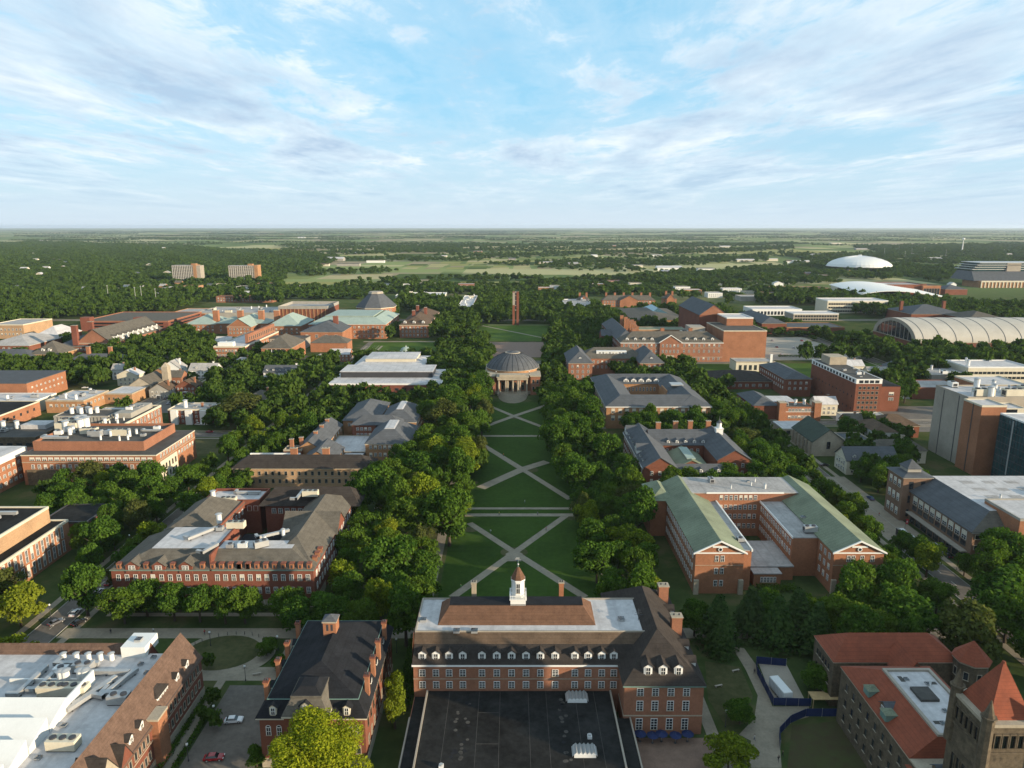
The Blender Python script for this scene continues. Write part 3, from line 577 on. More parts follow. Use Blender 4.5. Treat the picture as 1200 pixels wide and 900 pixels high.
def harker():
    r = (-56.5, -32.9, 138.6, 174.0); b = Bld('slate_roofed_hall', 'brick hall under a dark slate mansard ringed with tall brick chimneys', 'dark slate hall', r)
    b.wall(r, 0, 13, 'brownbrick'); b.base(r, 2.4, 'stone'); b.band(r, 12.7, 13.1, 'cream', .6); t = b.mans(r, 13.1, 1.6, 3.2, 'darkslate', 'darkslate', .7)
    b.band(t, 16.3, 16.5, 'greentrim', .12, 'roof_edge'); b.hip(t, 16.5, 4.2, 'darkslate', 0.0, ins=8)
    tw = (-50.2, -40.6, 136.4, 146); b.wall(tw, 0, 14.6, 'brownbrick', False); b.band(tw, 14.6, 15.0, 'cream', .4); t2 = b.mans(tw, 15.0, 1.5, 3.4, 'greyshingle', 'darkslate', .4, 'tower_roof'); b.band(t2, 18.4, 18.9, 'greyshingle', .15, 'tower_roof'); b.mb('tower_roof').frustum((t2[0], t2[1], t2[2], t2[3]), 18.9, (t2[0] + 1.6, t2[1] - 1.6, t2[2] + 1.6, t2[3] - 1.6), 20.2, 'darkslate')
    for x in (-53.2, -36.8): b.dormer(x, 138.4, 13.4, 'f', 1.6, 2.3, 2.4, 'cream', 'darkslate', ww=.8)
    b.dormer(-45.4, 136.9, 15.3, 'f', 2.2, 2.0, 2.0, 'cream', 'darkslate', ww=.9)
    for y in (148.7, 156, 165): b.dormer(-33.3, y, 13.4, 'r', 1.7, 2.3, 2.6, 'cream', 'darkslate', ww=.8)
    for y in (147, 155, 164): b.dormer(-56.1, y, 13.4, 'l', 1.7, 2.3, 2.6, 'cream', 'darkslate', ww=.8)
    for x in (-54.6, -52.2, -38.6, -36.2, -34.6): b.win.append(('window', window_mesh(.9, 1.9, 'arch'), (x, r[2], 8.4), 0)); b.win.append(('window', window_mesh(.9, 2.0, 'plain'), (x, r[2], 3.6), 0))
    for x in (-48.2, -45.4, -42.6): b.win.append(('window', window_mesh(1.0, 2.0, 'arch'), (x, tw[2], 9.4), 0)); b.win.append(('window', window_mesh(1.0, 2.2, 'plain'), (x, tw[2], 4.0), 0))
    b.wins(r, 'r', 10, (8.6, 4.0), 1.0, 2.0, 'plain'); b.wins(r, 'r', 10, (8.6,), 1.0, 2.0, 'plain')
    for py in (790, 769, 750, 728): b.chimney(-33.4, min(172, YY(py, 19.4)), 9, 19.4, .95, 1.3, 'orangebrick', 'redbrick')
    for py in (797, 772, 752, 729): b.chimney(-56.0, min(172, YY(py, 19.0)), 9, 19.0, .95, 1.3, 'orangebrick', 'redbrick')
    cx, cy = -45.6, 161.5; s = b.mb('cupola'); s.box(cx - 1.6, cx + 1.6, cy - 1.6, cy + 1.6, 18, 23.4, 'orangebrick'); s.box(cx - 1.8, cx + 1.8, cy - 1.8, cy + 1.8, 23.4, 23.8, 'stone'); s.hip((cx - 1.8, cx + 1.8, cy - 1.8, cy + 1.8), 23.8, 1.2, 'slate', .1)
    for dx in (-.55, .55): s.box(cx + dx - .28, cx + dx + .28, cy - 1.62, cy - 1.58, 21.2, 22.9, 'darkmetal')
    b.piece('skylight', hatch_mesh(), (*P(362, 771, 18.4), 17.6)); b.done()
harker()

def mansard_lab():
    r = (-152, -80.8, 96, 164.5); b = Bld('brick_hall', 'dark red brick hall with brown gabled roofs around a white flat roof', 'white decked hall', r)
    b.wall(r, 0, 11, 'redbrick'); b.base((-152, -80.8, 96, 164.5), 2.2, 'stone'); b.band(r, 10.7, 11.05, 'darkmetal', .3, 'gutter'); b.band(r, 7.0, 7.25, 'stone', .08, 'stone_band')
    b.gable((-90, -80.8, 96.5, 164.3), 11.05, 6.5, 'y', 'labshingle', 'redbrick', .3); b.gable((-151.6, -91, 156.5, 164.2), 11.05, 6.2, 'x', 'labshingle', 'redbrick', .1)
    b.mb('deck').box(-151, -86.6, 96, 159.4, 11, 15.2, 'membrane'); w = b.mb('wall')
    b.mb('roof').frustum((-152.3, -146, 96, 164.4), 11.05, (-148.5, -146.6, 96, 164), 17, 'labshingle')
    bay = (-83, -79.2, 138.5, 142.8); b.wall(bay, 0, 12.0, 'orangebrick', False); b.band(bay, 12, 12.5, 'stone', .2, 'bay_cap')  # bay coloured orange to look sunlit against the red walls
    for y in (158.4, 153.2, 136.0, 131.6, 118, 114): b.dormer(-81.4, y, 11.3, 'r', 1.7, 2.2, 3.2, 'white', 'darkshingle', ww=.9)
    b.dormer(-81.9, 146.8, 11.2, 'r', 5.2, 2.4, 3.6, 'white', 'darkshingle', ww=0, hipped=True)
    for dy in (-1.7, -.6, .6, 1.7): b.win.append(('window', window_mesh(.75, 1.6), (-81.88, 146.8 + dy, 11.6), ROT['r']))
    g = b.mb('gable_bay')
    for yc, wv, h, mm in ((127.6, 4.2, 3.6, 'redbrick'), (121.4, 7.4, 5.6, 'stone')):
        g.box(-86, -80.4, yc - wv / 2, yc + wv / 2, 2.2, 11.2, mm); g.gable((-86.5, -80.4, yc - wv / 2, yc + wv / 2), 11.2, h, 'x', 'darkshingle', mm, .1)
        for q in (-.22, .22):
            for z in (8.2, 4.2): b.win.append(('window', window_mesh(.9, 1.8, 'plain'), (-80.38, yc + q * wv, z), ROT['r']))
    b.wins((r[0], r[1], 143.5, 164), 'r', 9, (7.9, 3.6), .95, 1.9, 'plain', (.8, .8)); b.wins((r[0], r[1], 130, 138), 'r', 4, (7.9, 3.6), .95, 1.9, 'plain', (.6, .6)); b.wins((r[0], r[1], 143.5, 164), 'r', 7, (.5,), .9, 1.0, 'dark', (.8, .8))
    x, y = P(160, 763, 16); b.mb('penthouse').box(x - 3, x + 3, y - 1.5, y + 5, 15.2, 18.0, 'white'); b.piece('roof_hatch', hatch_mesh(), (x, y + 1.5, 18.0))
    for k, yb in enumerate((137.4, 130.8, 124.2, 117.6, 111.0)):      # sawtooth roof lights
        s = MB(); y0, y1, xa, xb = yb - 6.4, yb, -150, -98; s.face([(xa, y0, 16.6), (xb, y0, 16.6), (xb, y1, 18.9), (xa, y1, 18.9)], 'white'); s.face([(xb, y1, 15.2), (xa, y1, 15.2), (xa, y1, 18.9), (xb, y1, 18.9)], 'glass'); s.face([(xb, y0, 15.2), (xb, y1, 15.2), (xb, y1, 18.9), (xb, y0, 16.6)], 'whitemetal'); s.face([(xa, y0, 15.2), (xb, y0, 15.2), (xb, y0, 16.6), (xa, y0, 16.6)], 'whitemetal')
        b.piece('sawtooth_light', s.mesh('sawtooth_light', (-124, yb, 15.2)), (-124, yb, 15.2))
    x, y = P(235, 801, 15.2)
    b.mb('screen_wall').box(-98.5, -98.1, 137, 148, 15.2, 18.4, 'white'); b.mb('screen_wall').box(-118, -98.5, 147.6, 148, 15.2, 16.2, 'white')
    for k, (px, py) in enumerate(((75, 772), (90, 772), (104, 772), (118, 772), (131, 772))): b.piece('vent_stack', vent_mesh(1), (*P(px, py, 15.5), 15.2), scale=(1, 1, .8))
    for px, py in ((73, 799), (78, 799), (96, 798), (101, 798)): b.piece('vent_stack', vent_mesh(2), (*P(px, py, 15.5), 15.2))
    for px, py, k in ((62, 812, 3), (88, 812, 3), (98, 785, 1), (72, 788, 0), (75, 875, 3), (140, 822, 1)): b.piece('roof_unit', unit_mesh(k), (*P(px, py, 15.5), 15.2))
    for px, py, k, rz in ((60, 795, 1, 1.57), (105, 818, 1, 1.2), (112, 812, 1, 1.2), (125, 790, 1, 0), (140, 803, 1, 1.3), (135, 815, 0, 0), (90, 780, 1, 0), (38, 800, 1, 1.57)): b.piece('duct', duct_mesh(k), (*P(px, py, 15.5), 15.2), rz)
    for px, py in ((180, 770), (165, 778), (155, 790), (75, 850), (45, 888), (172, 788)): b.piece('roof_hatch', hatch_mesh(), (*P(px, py, 15.4), 15.2), scale=(.7, .7, .7))
    b.done()
mansard_lab()

def altgeld():
    st = 'greystone'; r = (80.6, 102, 100, 154.4); rw = (81.2, 113, 159.5, 171)
    b = Bld('stone_hall', 'rough grey stone hall with orange tile roofs and a flat white deck', 'orange tiled stone hall', (80.6, 113, 100, 171))
    b.wall(r, 0, 14.6, st); b.wall(rw, 0, 12.6, st); b.band(r, 14.5, 14.9, 'stone', .2); b.band(rw, 12.5, 12.8, 'stone', .2)
    b.hip(rw, 12.8, 4.6, 'orangetile', .3, ins=6)
    t = b.mans((80.6, 102, 124, 154.4), 14.9, (5.2, 5.2, .3, 8), 4.6, 'orangetile', 'membrane', .3); d = t
    for q in ((d[0], d[0] + .7, d[2], d[3]), (d[1] - .7, d[1], d[2], d[3]), (d[0] + .7, d[1] - .7, d[3] - .7, d[3]), (d[0] + .7, d[1] - .7, d[2], d[2] + .5)): b.mb('parapet').box(*q, 19.3, 20.0, 'paleconcrete')
    fr = (80.0, 102.5, 99, 123.7); b.wall(fr, 0, 13.2, st, False); b.hip(fr, 13.3, 4.2, 'orangetile', .3, ins=11)
    b.gable((95, 101, 153, 162), 12.8, 4.0, 'y', 'orangetile', st, .1)
    b.wins((r[0], r[1], 124, 154), 'l', 8, (10.6, 6.4, 2.4), 1.0, 1.9, 'rough'); b.wins((fr[0], fr[1], 100, 123), 'l', 6, (9.4, 5.2, 1.6), 1.1, 2.1, 'rough'); b.wins(rw, 'l', 5, (9, 5.2, 1.6), .9, 1.7, 'rough'); b.wins((rw[0], 100, rw[2], rw[3]), 'f', 4, (9, 5), 1, 1.8, 'rough')
    for px, py in ((1020, 810), (1040, 838)):
        x, y = P(px, py, 16.4); s = MB(); s.box(-1.2, 1.2, -1, 1.4, 0, 1.6, 'greentrim'); s.hip((-1.3, 1.3, -1.1, 1.5), 1.6, .8, 'copper', .1); b.piece('dormer', s.mesh('dormer'), (x, y, 15.6), ROT['l'])
    b.dormer(82, 118, 14.2, 'l', 2.2, 3.2, 3, st, 'slate', ww=.8)
    b.dormer(81.6, 137, 14.6, 'l', 2.4, 2.6, 3, st, 'slate', ww=.9)
    b.mb('roof_cover').box(88.5, 92.5, 135, 139.5, 19.5, 20.1, 'tardeck'); b.gear((87, 96, 126, 145), 19.5, 7, 4, .6, 'ccv')
    for x0, x1, y0, y1 in ((87.5, 90, 128, 129), (92, 95, 130.5, 131.3), (93, 95.6, 141, 142), (88, 89, 142, 144)): b.mb('water_stain').box(x0, x1, y0, y1, 19.5, 19.52, 'tardeck')
    tc = (114.6, 158.0); s = b.mb('turret'); s.cyl(*tc, 0, 14.5, 3.9, 3.9, 8, st, ph=R(22.5)); s.cyl(*tc, 14.5, 15, 4.2, 4.2, 8, 'stone', ph=R(22.5)); b.mb('turret_roof').cyl(*tc, 15, 19.6, 4.5, .12, 8, 'orangetile', ph=R(22.5))
    for k in (4, 5, 6):
        a = R(k * 45); b.piece('window', window_mesh(1, 2, 'plain'), (tc[0] + 3.62 * math.cos(a), tc[1] + 3.62 * math.sin(a), 10.5), a + math.pi / 2)
    b.done()
    # the bell tower
    r = (82.0, 91.4, 106.8, 116.2)
    b = Bld('bell_tower', 'square grey stone tower with a pyramid of orange tiles and corner pinnacles', 'pinnacled stone tower', r, 'tower')
    b.wall(r, 0, 36, st); b.band(r, 30.2, 30.6, 'greystone', .2, 'stone_band'); b.band(r, 35.6, 36.2, 'stone', .3); b.band(r, 26.0, 26.3, 'greystone', .15, 'stone_band')
    c = ((r[0] + r[1]) / 2, (r[2] + r[3]) / 2); s = b.mb('roof'); s.frustum((r[0] + .9, r[1] - .9, r[2] + .9, r[3] - .9), 36.2, (c[0] - .08, c[0] + .08, c[1] - .08, c[1] + .08), 45.2, 'orangetile')
    s = b.mb('finial')
    for k in range(3): s.cyl(c[0], c[1], 43.4 + k * .7, 43.8 + k * .7, .7 - k * .15, .5 - k * .12, 8, 'orangetile')
    for x in (r[0] + .3, r[1] - .3):
        for y in (r[2] + .3, r[3] - .3):
            s = MB(); s.cyl(0, 0, -10, 1.2, 1.1, 1.0, 8, st); s.cyl(0, 0, 1.2, 1.5, 1.3, 1.3, 8, 'greystone'); s.cyl(0, 0, 1.5, 4.6, .95, .08, 8, st); b.piece('pinnacle', s.mesh('pinnacle'), (x, y, 36))
    s = MB()
    s.box(-.45, .45, -.06, .05, 0, 2.6, 'darkglass'); s.box(-.62, -.45, -.35, .05, 0, 2.6, 'greystone'); s.box(.45, .62, -.35, .05, 0, 2.6, 'greystone'); s.box(-.62, .62, -.3, .05, 2.6, 2.9, 'greystone'); me = s.mesh('belfry_arch')
    b.wins(r, 'f', 5, (31.4,), m=(1.3, 1.3), mesh=me, name='belfry_arch'); b.wins(r, 'l', 5, (31.4,), m=(1.3, 1.3), mesh=me, name='belfry_arch'); s = MB(); s.box(-.4, .4, -.05, .04, 0, 7, 'darkglass'); s.box(-.6, -.4, -.2, .04, 0, 7, 'greystone'); s.box(.4, .6, -.2, .04, 0, 7, 'greystone'); me = s.mesh('lancet_window')
    b.wins(r, 'f', 4, (17.5,), m=(1.6, 1.6), mesh=me, name='lancet_window'); b.wins(r, 'l', 4, (17.5,), m=(1.6, 1.6), mesh=me, name='lancet_window'); b.done()
altgeld()

def henry():
    bk = 'orangebrick'; b = Bld('administration_hall', 'U shaped brick hall under green copper gables with a grey flat rear', 'green copper hall', (46, 124, 216.5, 279))
    for x0, x1, xs0, xs1 in ((60.7, 76.7, 70, 78.8), (106.4, 122.9, 96.5, 107)):
        r = (x0, x1, 216.7, 279); b.wall(r, 0, 14.8, bk); b.gable(r, 14.9, 3.9, 'y', 'copper', bk, .7)
        for q in ((x0 - .2, x1 + .2, 216.3, 216.68),): b.mb('cornice').box(*q, 14.55, 14.95, 'white')
        c = (x0 + x1) / 2; k = 3.9 / (c - x0)
        for s in (-1, 1): b.mb('gable_trim').slab([(c, 215.9, 18.75), (c + s * 8.9, 215.9, 18.75 - 8.9 * k), (c + s * 8.9, 216.35, 18.75 - 8.9 * k), (c, 216.35, 18.75)][::s], .5, 'white')
        b.mb('gable_trim').box(c - 2.6, c + 2.6, 216.5, 216.66, 16.6, 17.2, 'white')
        for xx in (x0 + .6, x1 - .6): b.mb('corner_pier#%d' % xx).box(xx - .8, xx + .8, 215.9, 216.69, 0, 5.2, 'stone')
        m = MB(); m.cyl(0, 0, 0, .25, .75, .75, 16, 'white'); m.cyl(0, 0, .25, .28, .5, .5, 16, 'glass'); o = b.piece('round_window', m.mesh('round_window'), (c, 216.6, 16.0)); o.rotation_euler = (math.pi / 2, 0, 0)
        for z in (11.6, 7.2, 2.8):
            for dx in ((-.95, .95) if x0 < 80 else (-3.3, -1.8, 1.2, 4.6)): b.win.append(('window', window_mesh(1.0, 2.0), (c + dx, 216.7, z), 0))
        b.mb('string_course').box(x0 - .05, x1 + .05, 216.6, 216.69, 10.2, 10.35, 'stone')
    fr = (78.9, 80.9, 219, 262)
    b.wall((76.75, 80.0, 219, 262), 0, 14.2, bk, False); b.mb('side_deck').box(76.8, 80.0, 219, 262, 14.2, 14.5, 'greydeck'); b.mb('coping#1').box(79.8, 80.3, 218.8, 262, 14.1, 15.0, 'white')
    b.wall((97.5, 106.3, 229, 262), 0, 14.2, bk, False); b.mb('side_deck').box(97.5, 106.3, 229, 262, 14.2, 14.5, 'greydeck'); b.mb('coping#2').box(97.2, 97.55, 228.8, 262, 14.1, 14.9, 'white')
    rb = (76.8, 106.3, 262, 279); b.wall(rb, 0, 14.8, bk); b.mb('rear_deck').box(68, 112, 261.6, 279.3, 18.0, 18.3, 'greydeck'); b.mb('wall').box(68.5, 111.5, 262, 279, 14.8, 18.0, 'pinkbrick'); b.mb('coping').box(76, 106.3, 261.5, 261.75, 17.9, 18.5, 'white')
    lb = (54.5, 60.65, 262, 280); b.wall(lb, 0, 14.8, bk); b.hip((54.5, 64, 262, 280), 14.9, 3.6, 'copper', .5)
    b.wins((80.5, 97.0, 262, 279), 'f', 8, (15.2, 11.2, 7.4, 3.4), 1.0, 1.8, 'white', (.6, .6)); b.wins((60.7, 76.7, 218, 262), 'l', 17, (11.4, 7.2, 2.8), 1.0, 2.0, 'white', (1, 1)); b.wins((97.5, 106, 229, 262), 'l', 14, (11.2, 7.4, 3.4), 1.0, 1.8, 'white', (.6, .6)); b.wins((106.4, 1, 217, 229), 'l', 3, (11.2, 7.4, 3.4), 1.2, 1.9, 'white', (1, 1))
    lc = (80.2, 97.4, 226, 246); b.wall(lc, 0, 5, bk); b.mb('low_roof').box(80.2, 97.4, 225.6, 246, 5, 5.4, 'greydeck'); b.wall((82.2, 91.5, 221.5, 225.9), 0, 4.6, bk); b.mb('low_roof').box(82, 91.7, 221.2, 225.5, 4.6, 4.95, 'greydeck')
    for k in range(5): b.win.append(('window', window_mesh(.7, 1.8), (85 + k * 1.1, 221.5, 1.6), 0))
    b.gear((76, 104, 264, 277), 18.3, 7, 5, .8, 'vvcu'); b.piece('roof_unit', unit_mesh(2), (78.3, 226, 14.5)); b.piece('roof_unit', unit_mesh(1), (105, 233, 14.9)); b.piece('roof_hatch', hatch_mesh(), (107, 244, 15.4)); b.done()
henry()

def stub():
    def f():
        q = MB(); q.box(-.68, .68, -.15, 1.3, 0, 2.1, 'orangebrick'); q.box(-.78, .78, -.24, 1.4, 2.1, 2.3, 'redbrick'); q.box(-.3, .3, -.17, -.152, .6, 1.7, 'darkmetal'); return q.mesh('dormer')  # sunlight on these red brick dormers is put in as orange brick
    return cached('stub', f)
def davenport():
    bk = 'redbrick'; rf = 'greyshingle'; b = Bld('laboratory_hall', 'big dark red brick hall of shingled wings around two courtyards', 'red courtyard hall', (-128, -63.4, 208.2, 276))
    D1 = (-128, -96, 208.2, 233); D2 = (-96, -63.4, 208.2, 221.5); LW = (-125, -106, 233, 264.5); RW = (-80.5, -63.4, 221.5, 270); RB = (-97, -80.5, 262, 274); RL = (-122, -100, 264.5, 277)
    for r in (D1, D2, LW, RW, RB, RL): b.wall(r, 0, 13, bk)
    for r in (D1, D2): b.mb('gutter').box(r[0] - .3, r[1] + .3, r[2] - .35, r[2] - .002, 12.75, 13.1, 'greentrim')
    b.base((-128, -63.4, 208.2, 221), 2.6, 'stone', .1)
    b.mans(D1, 13.05, (10.5, 1, 6.2, 2), 4.4, rf, 'membrane', .4); b.mans(D2, 13.05, (.1, 8.4, 6.2, 1.2), 4.4, rf, 'membrane', .4)
    b.hip(LW, 13.05, 6.2, rf, .5, ins=9); b.hip((-80.5, -63.4, 209, 270), 13.06, 6.0, rf, .45, ins=12); b.hip((-99, -60, 261, 275), 13.07, 5.4, 'darkshingle', .4, ins=5); b.gable((-82, -62.6, 236, 248), 13.05, 5.6, 'x', rf, bk, .4)
    b.flat(RL, 13.05, 'membrane', 1.2, bk); fw = b.mb('fire_wall'); fw.box(-96.4, -95.8, 208.6, 233, 13, 17.9, bk); fw.box(-106.3, -105.8, 233, 264, 13, 14.2, bk)
    sc = 3.67
    for q in (125, 185, 248, 310, 372, 433, 493, 553, 615): b.piece('dormer', stub(), ((260 + q / 6 - 600) / sc, 208.3, 12.9))
    for q in (240, 430, 618, 825, 898, 960, 1023, 1085, 1147): b.piece('dormer', stub(), ((100 + q / 6 - 600) / sc, 208.3, 12.9))
    for q in (335, 522, 710):
        x = (100 + q / 6 - 600) / sc; b.dormer(x, 207.9, 12.9, 'f', 4.2, 1.7, 4, 'redbrick', rf, ww=0)
        for dx in (-.55, .55): b.win.append(('window', window_mesh(.75, 1.3), (x + dx, 207.89, 13.2), 0))
    for k in range(3): b.piece('dormer', stub(), (-63.6, 213.5 + k * 3.2, 12.9), ROT['r'])
    b.wins((-96, -63.4, 208.2, 1), 'f', 12, (9.3, 4.9), 1.15, 2.0, 'white', (.5, .5)); b.wins((-128, -96, 208.2, 1), 'f', 11, (9.3, 4.9), 1.1, 2.0, 'white', (.8, .8)); b.wins((-128, -63.4, 208.2, 1), 'f', 18, (1.0,), 1.1, 1.2, 'white')
    b.wins((1, -63.4, 209, 268), 'r', 18, (9.3, 4.9), 1.2, 2.0, 'white', (1, 1)); b.wins((1, -106, 234, 264), 'r', 9, (9.4, 5.2), 1.0, 2.0, 'white', (1, 1)); b.wins((-96, -81, 262, 1), 'f', 5, (9.6,), 1.5, 2.0, 'white', (1, 1)); b.wins((-106, -100, 264.6, 1), 'f', 2, (9.6,), 1.5, 2, 'white', (.5, .5))
    for px, py, me, z, rz in ((277, 617, unit_mesh(3), 17.5, 0), (257, 611, vent_mesh(2), 17.5, 0), (258, 620, unit_mesh(2), 17.5, 0), (306, 639, unit_mesh(1), 17.5, .6), (310, 634, vent_mesh(1), 17.5, 0), (320, 627, duct_mesh(1), 17.5, .6), (332, 626, vent_mesh(1), 17.5, 0), (250, 583, vent_mesh(2), 13.2, 0), (268, 588, unit_mesh(3), 13.2, 0), (290, 578, duct_mesh(1), 13.2, 0), (246, 644, duct_mesh(0), 17.5, 1.2), (237, 626, duct_mesh(1), 17.5, 1.0), (352, 580, duct_mesh(1), 16.4, 1.57), (364, 580, unit_mesh(3), 16.4, 0), (285, 640, unit_mesh(0), 17.5, 0), (270, 640, unit_mesh(2), 17.5, 0)):
        x, y = P(px, py, z + .5); b.piece(me.name.split('.')[0], me, (x, y, z), rz)
    s = MB(); s.box(-9, 9, -8, 8, 0, 6, bk); s.hip((-9, 9, -8, 8), 6, 3, 'darkslate', .4); b.piece('courtyard_block', s.mesh('courtyard_block'), (-92, 242, 0)); b.done()
davenport()

def tan_hall():
    r = (-130.5, -65.4, 315, 328); b = Bld('buff_brick_hall', 'long buff brick hall under a plain dark grey hipped roof', 'long buff hall', r)
    b.wall(r, 0, 9.4, 'buffbrick'); b.band(r, 9.3, 9.7, 'cream', .3); b.band(r, 5.1, 5.3, 'stone', .1, 'stone_band'); b.hip(r, 9.7, 4.6, 'darkshingle', .7, ins=7)
    b.wins(r, 'f', 20, (6.2, 2.4), 1.2, 1.9, 'plain'); b.wins(r, 'r', 3, (6.2, 2.4), 1.2, 1.9, 'plain'); x = -102.5
    for px in (341, 379): b.chimney(XX(px, 536, 14), 323, 12, 17.2, 3.2, 1.6, 'orangebrick')
    r2 = (-131, -106, 328.3, 340); b.wall(r2, 0, 8, 'buffbrick'); b.flat(r2, 8, 'membrane', 1.0, 'white'); b.mb('roof_well').box(-126, -116, 331, 336, 8.1, 8.2, 'blackdeck'); b.done()
tan_hall()

def slate_complex():
    b = Bld('slate_block_hall', 'brick hall of many grey hipped wings around a white courtyard roof', 'many winged grey hall', (-116, -53, 333, 440))
    bk = 'tanbrick'; rf = 'slate'
    A = (-76, -53.4, 352, 386); B2 = (-76, -55, 392, 428); C = (-86, -62, 386.2, 391.8); D = (-98, -78, 397, 440); E2 = (-110, -97.2, 346, 392); F = (-103, -87, 330.5, 352)
    for r, z, h in ((A, 10, 5.6), (B2, 10.5, 5.4)):
        b.wall(r, 0, z, bk); b.band(r, z - .4, z, 'cream', .3); t = b.mans(r, z, 8.4, h, rf, 'membrane', .5)
        b.mb('ridge_deck').box(t[0] + .5, t[1] - .5, t[2], t[3], z + h, z + h + .3, 'membrane')
    b.wall(C, 0, 11.5, 'brownbrick'); b.hip((-90, -62, 382, 394), 11.5, 4.4, rf, .4); b.wall((-89.5, -76.2, 382.5, 393.5), 0, 11.5, 'brownbrick', False)
    b.wall(D, 0, 10, bk); b.hip(D, 10, 5.2, rf, .6); b.wall(E2, 0, 9, bk); b.gable(E2, 9, 4.2, 'y', rf, bk, .4); b.wall(F, 0, 8, bk); b.gable(F, 8, 4.8, 'y', rf, bk, .4)
    g = (-115.5, -106.5, 343, 350); b.wall(g, 0, 9.2, 'brownbrick'); b.flat(g, 9.2, 'tardeck', .6, 'stone')
    for x, y in ((-112, 346), (-108, 349), (-103.6, 360), (-103.6, 372), (-103.6, 384)): b.chimney(x, y, 8, 14.6, 1.8, 1.4, 'orangebrick')
    cr = (-97, -76.2, 352.2, 382); b.wall(cr, 0, 5.2, bk); b.flat(cr, 5.2, 'membrane', .5); c2 = (-86.8, -76.2, 336, 352); b.wall(c2, 0, 5.0, 'darkmetal'); b.flat(c2, 5.0, 'membrane', .4, 'darkmetal'); c3 = (-92, -80, 392.3, 396.8); b.wall(c3, 0, 8, 'brownbrick', False); b.flat(c3, 8, 'membrane', .5)
    b.wins(A, 'f', 8, (7.2, 3.2), 1.2, 1.8, 'white'); b.wins(A, 'r', 9, (7.0, 3.0), 1.2, 1.9, 'white'); b.wins(B2, 'r', 9, (7.0, 3.0), 1.2, 1.9, 'white'); b.wins((-89, -77, 382.5, 1), 'f', 4, (8.2, 4.8), 1.2, 1.8, 'white'); b.wins(D, 'f', 4, (6.6,), 1.2, 1.8); b.wins(D, 'r', 8, (6.6,), 1.1, 1.8); b.wins(E2, 'r', 8, (6.2,), 1.1, 1.6); b.wins(g, 'f', 3, (5.8,), 1.4, 1.8); b.wins(F, 'r', 4, (5,), 1.1, 1.6); b.done()
slate_complex()

def shading_block():
    r = (166, 214, 62, 132); b = Bld('unseen_shading_block', 'tall unseen brick block added out of view to shade the stone hall', 'unseen shading block', r); b.wall(r, 0, 44, 'orangebrick'); b.flat(r, 44, 'tardeck', .8, 'cream'); b.wins(r, 'l', 14, [2 + 4 * k for k in range(10)], 1.6, 2, 'stone'); b.done()  # unseen block, added only to cast shade over the stone hall
shading_block()
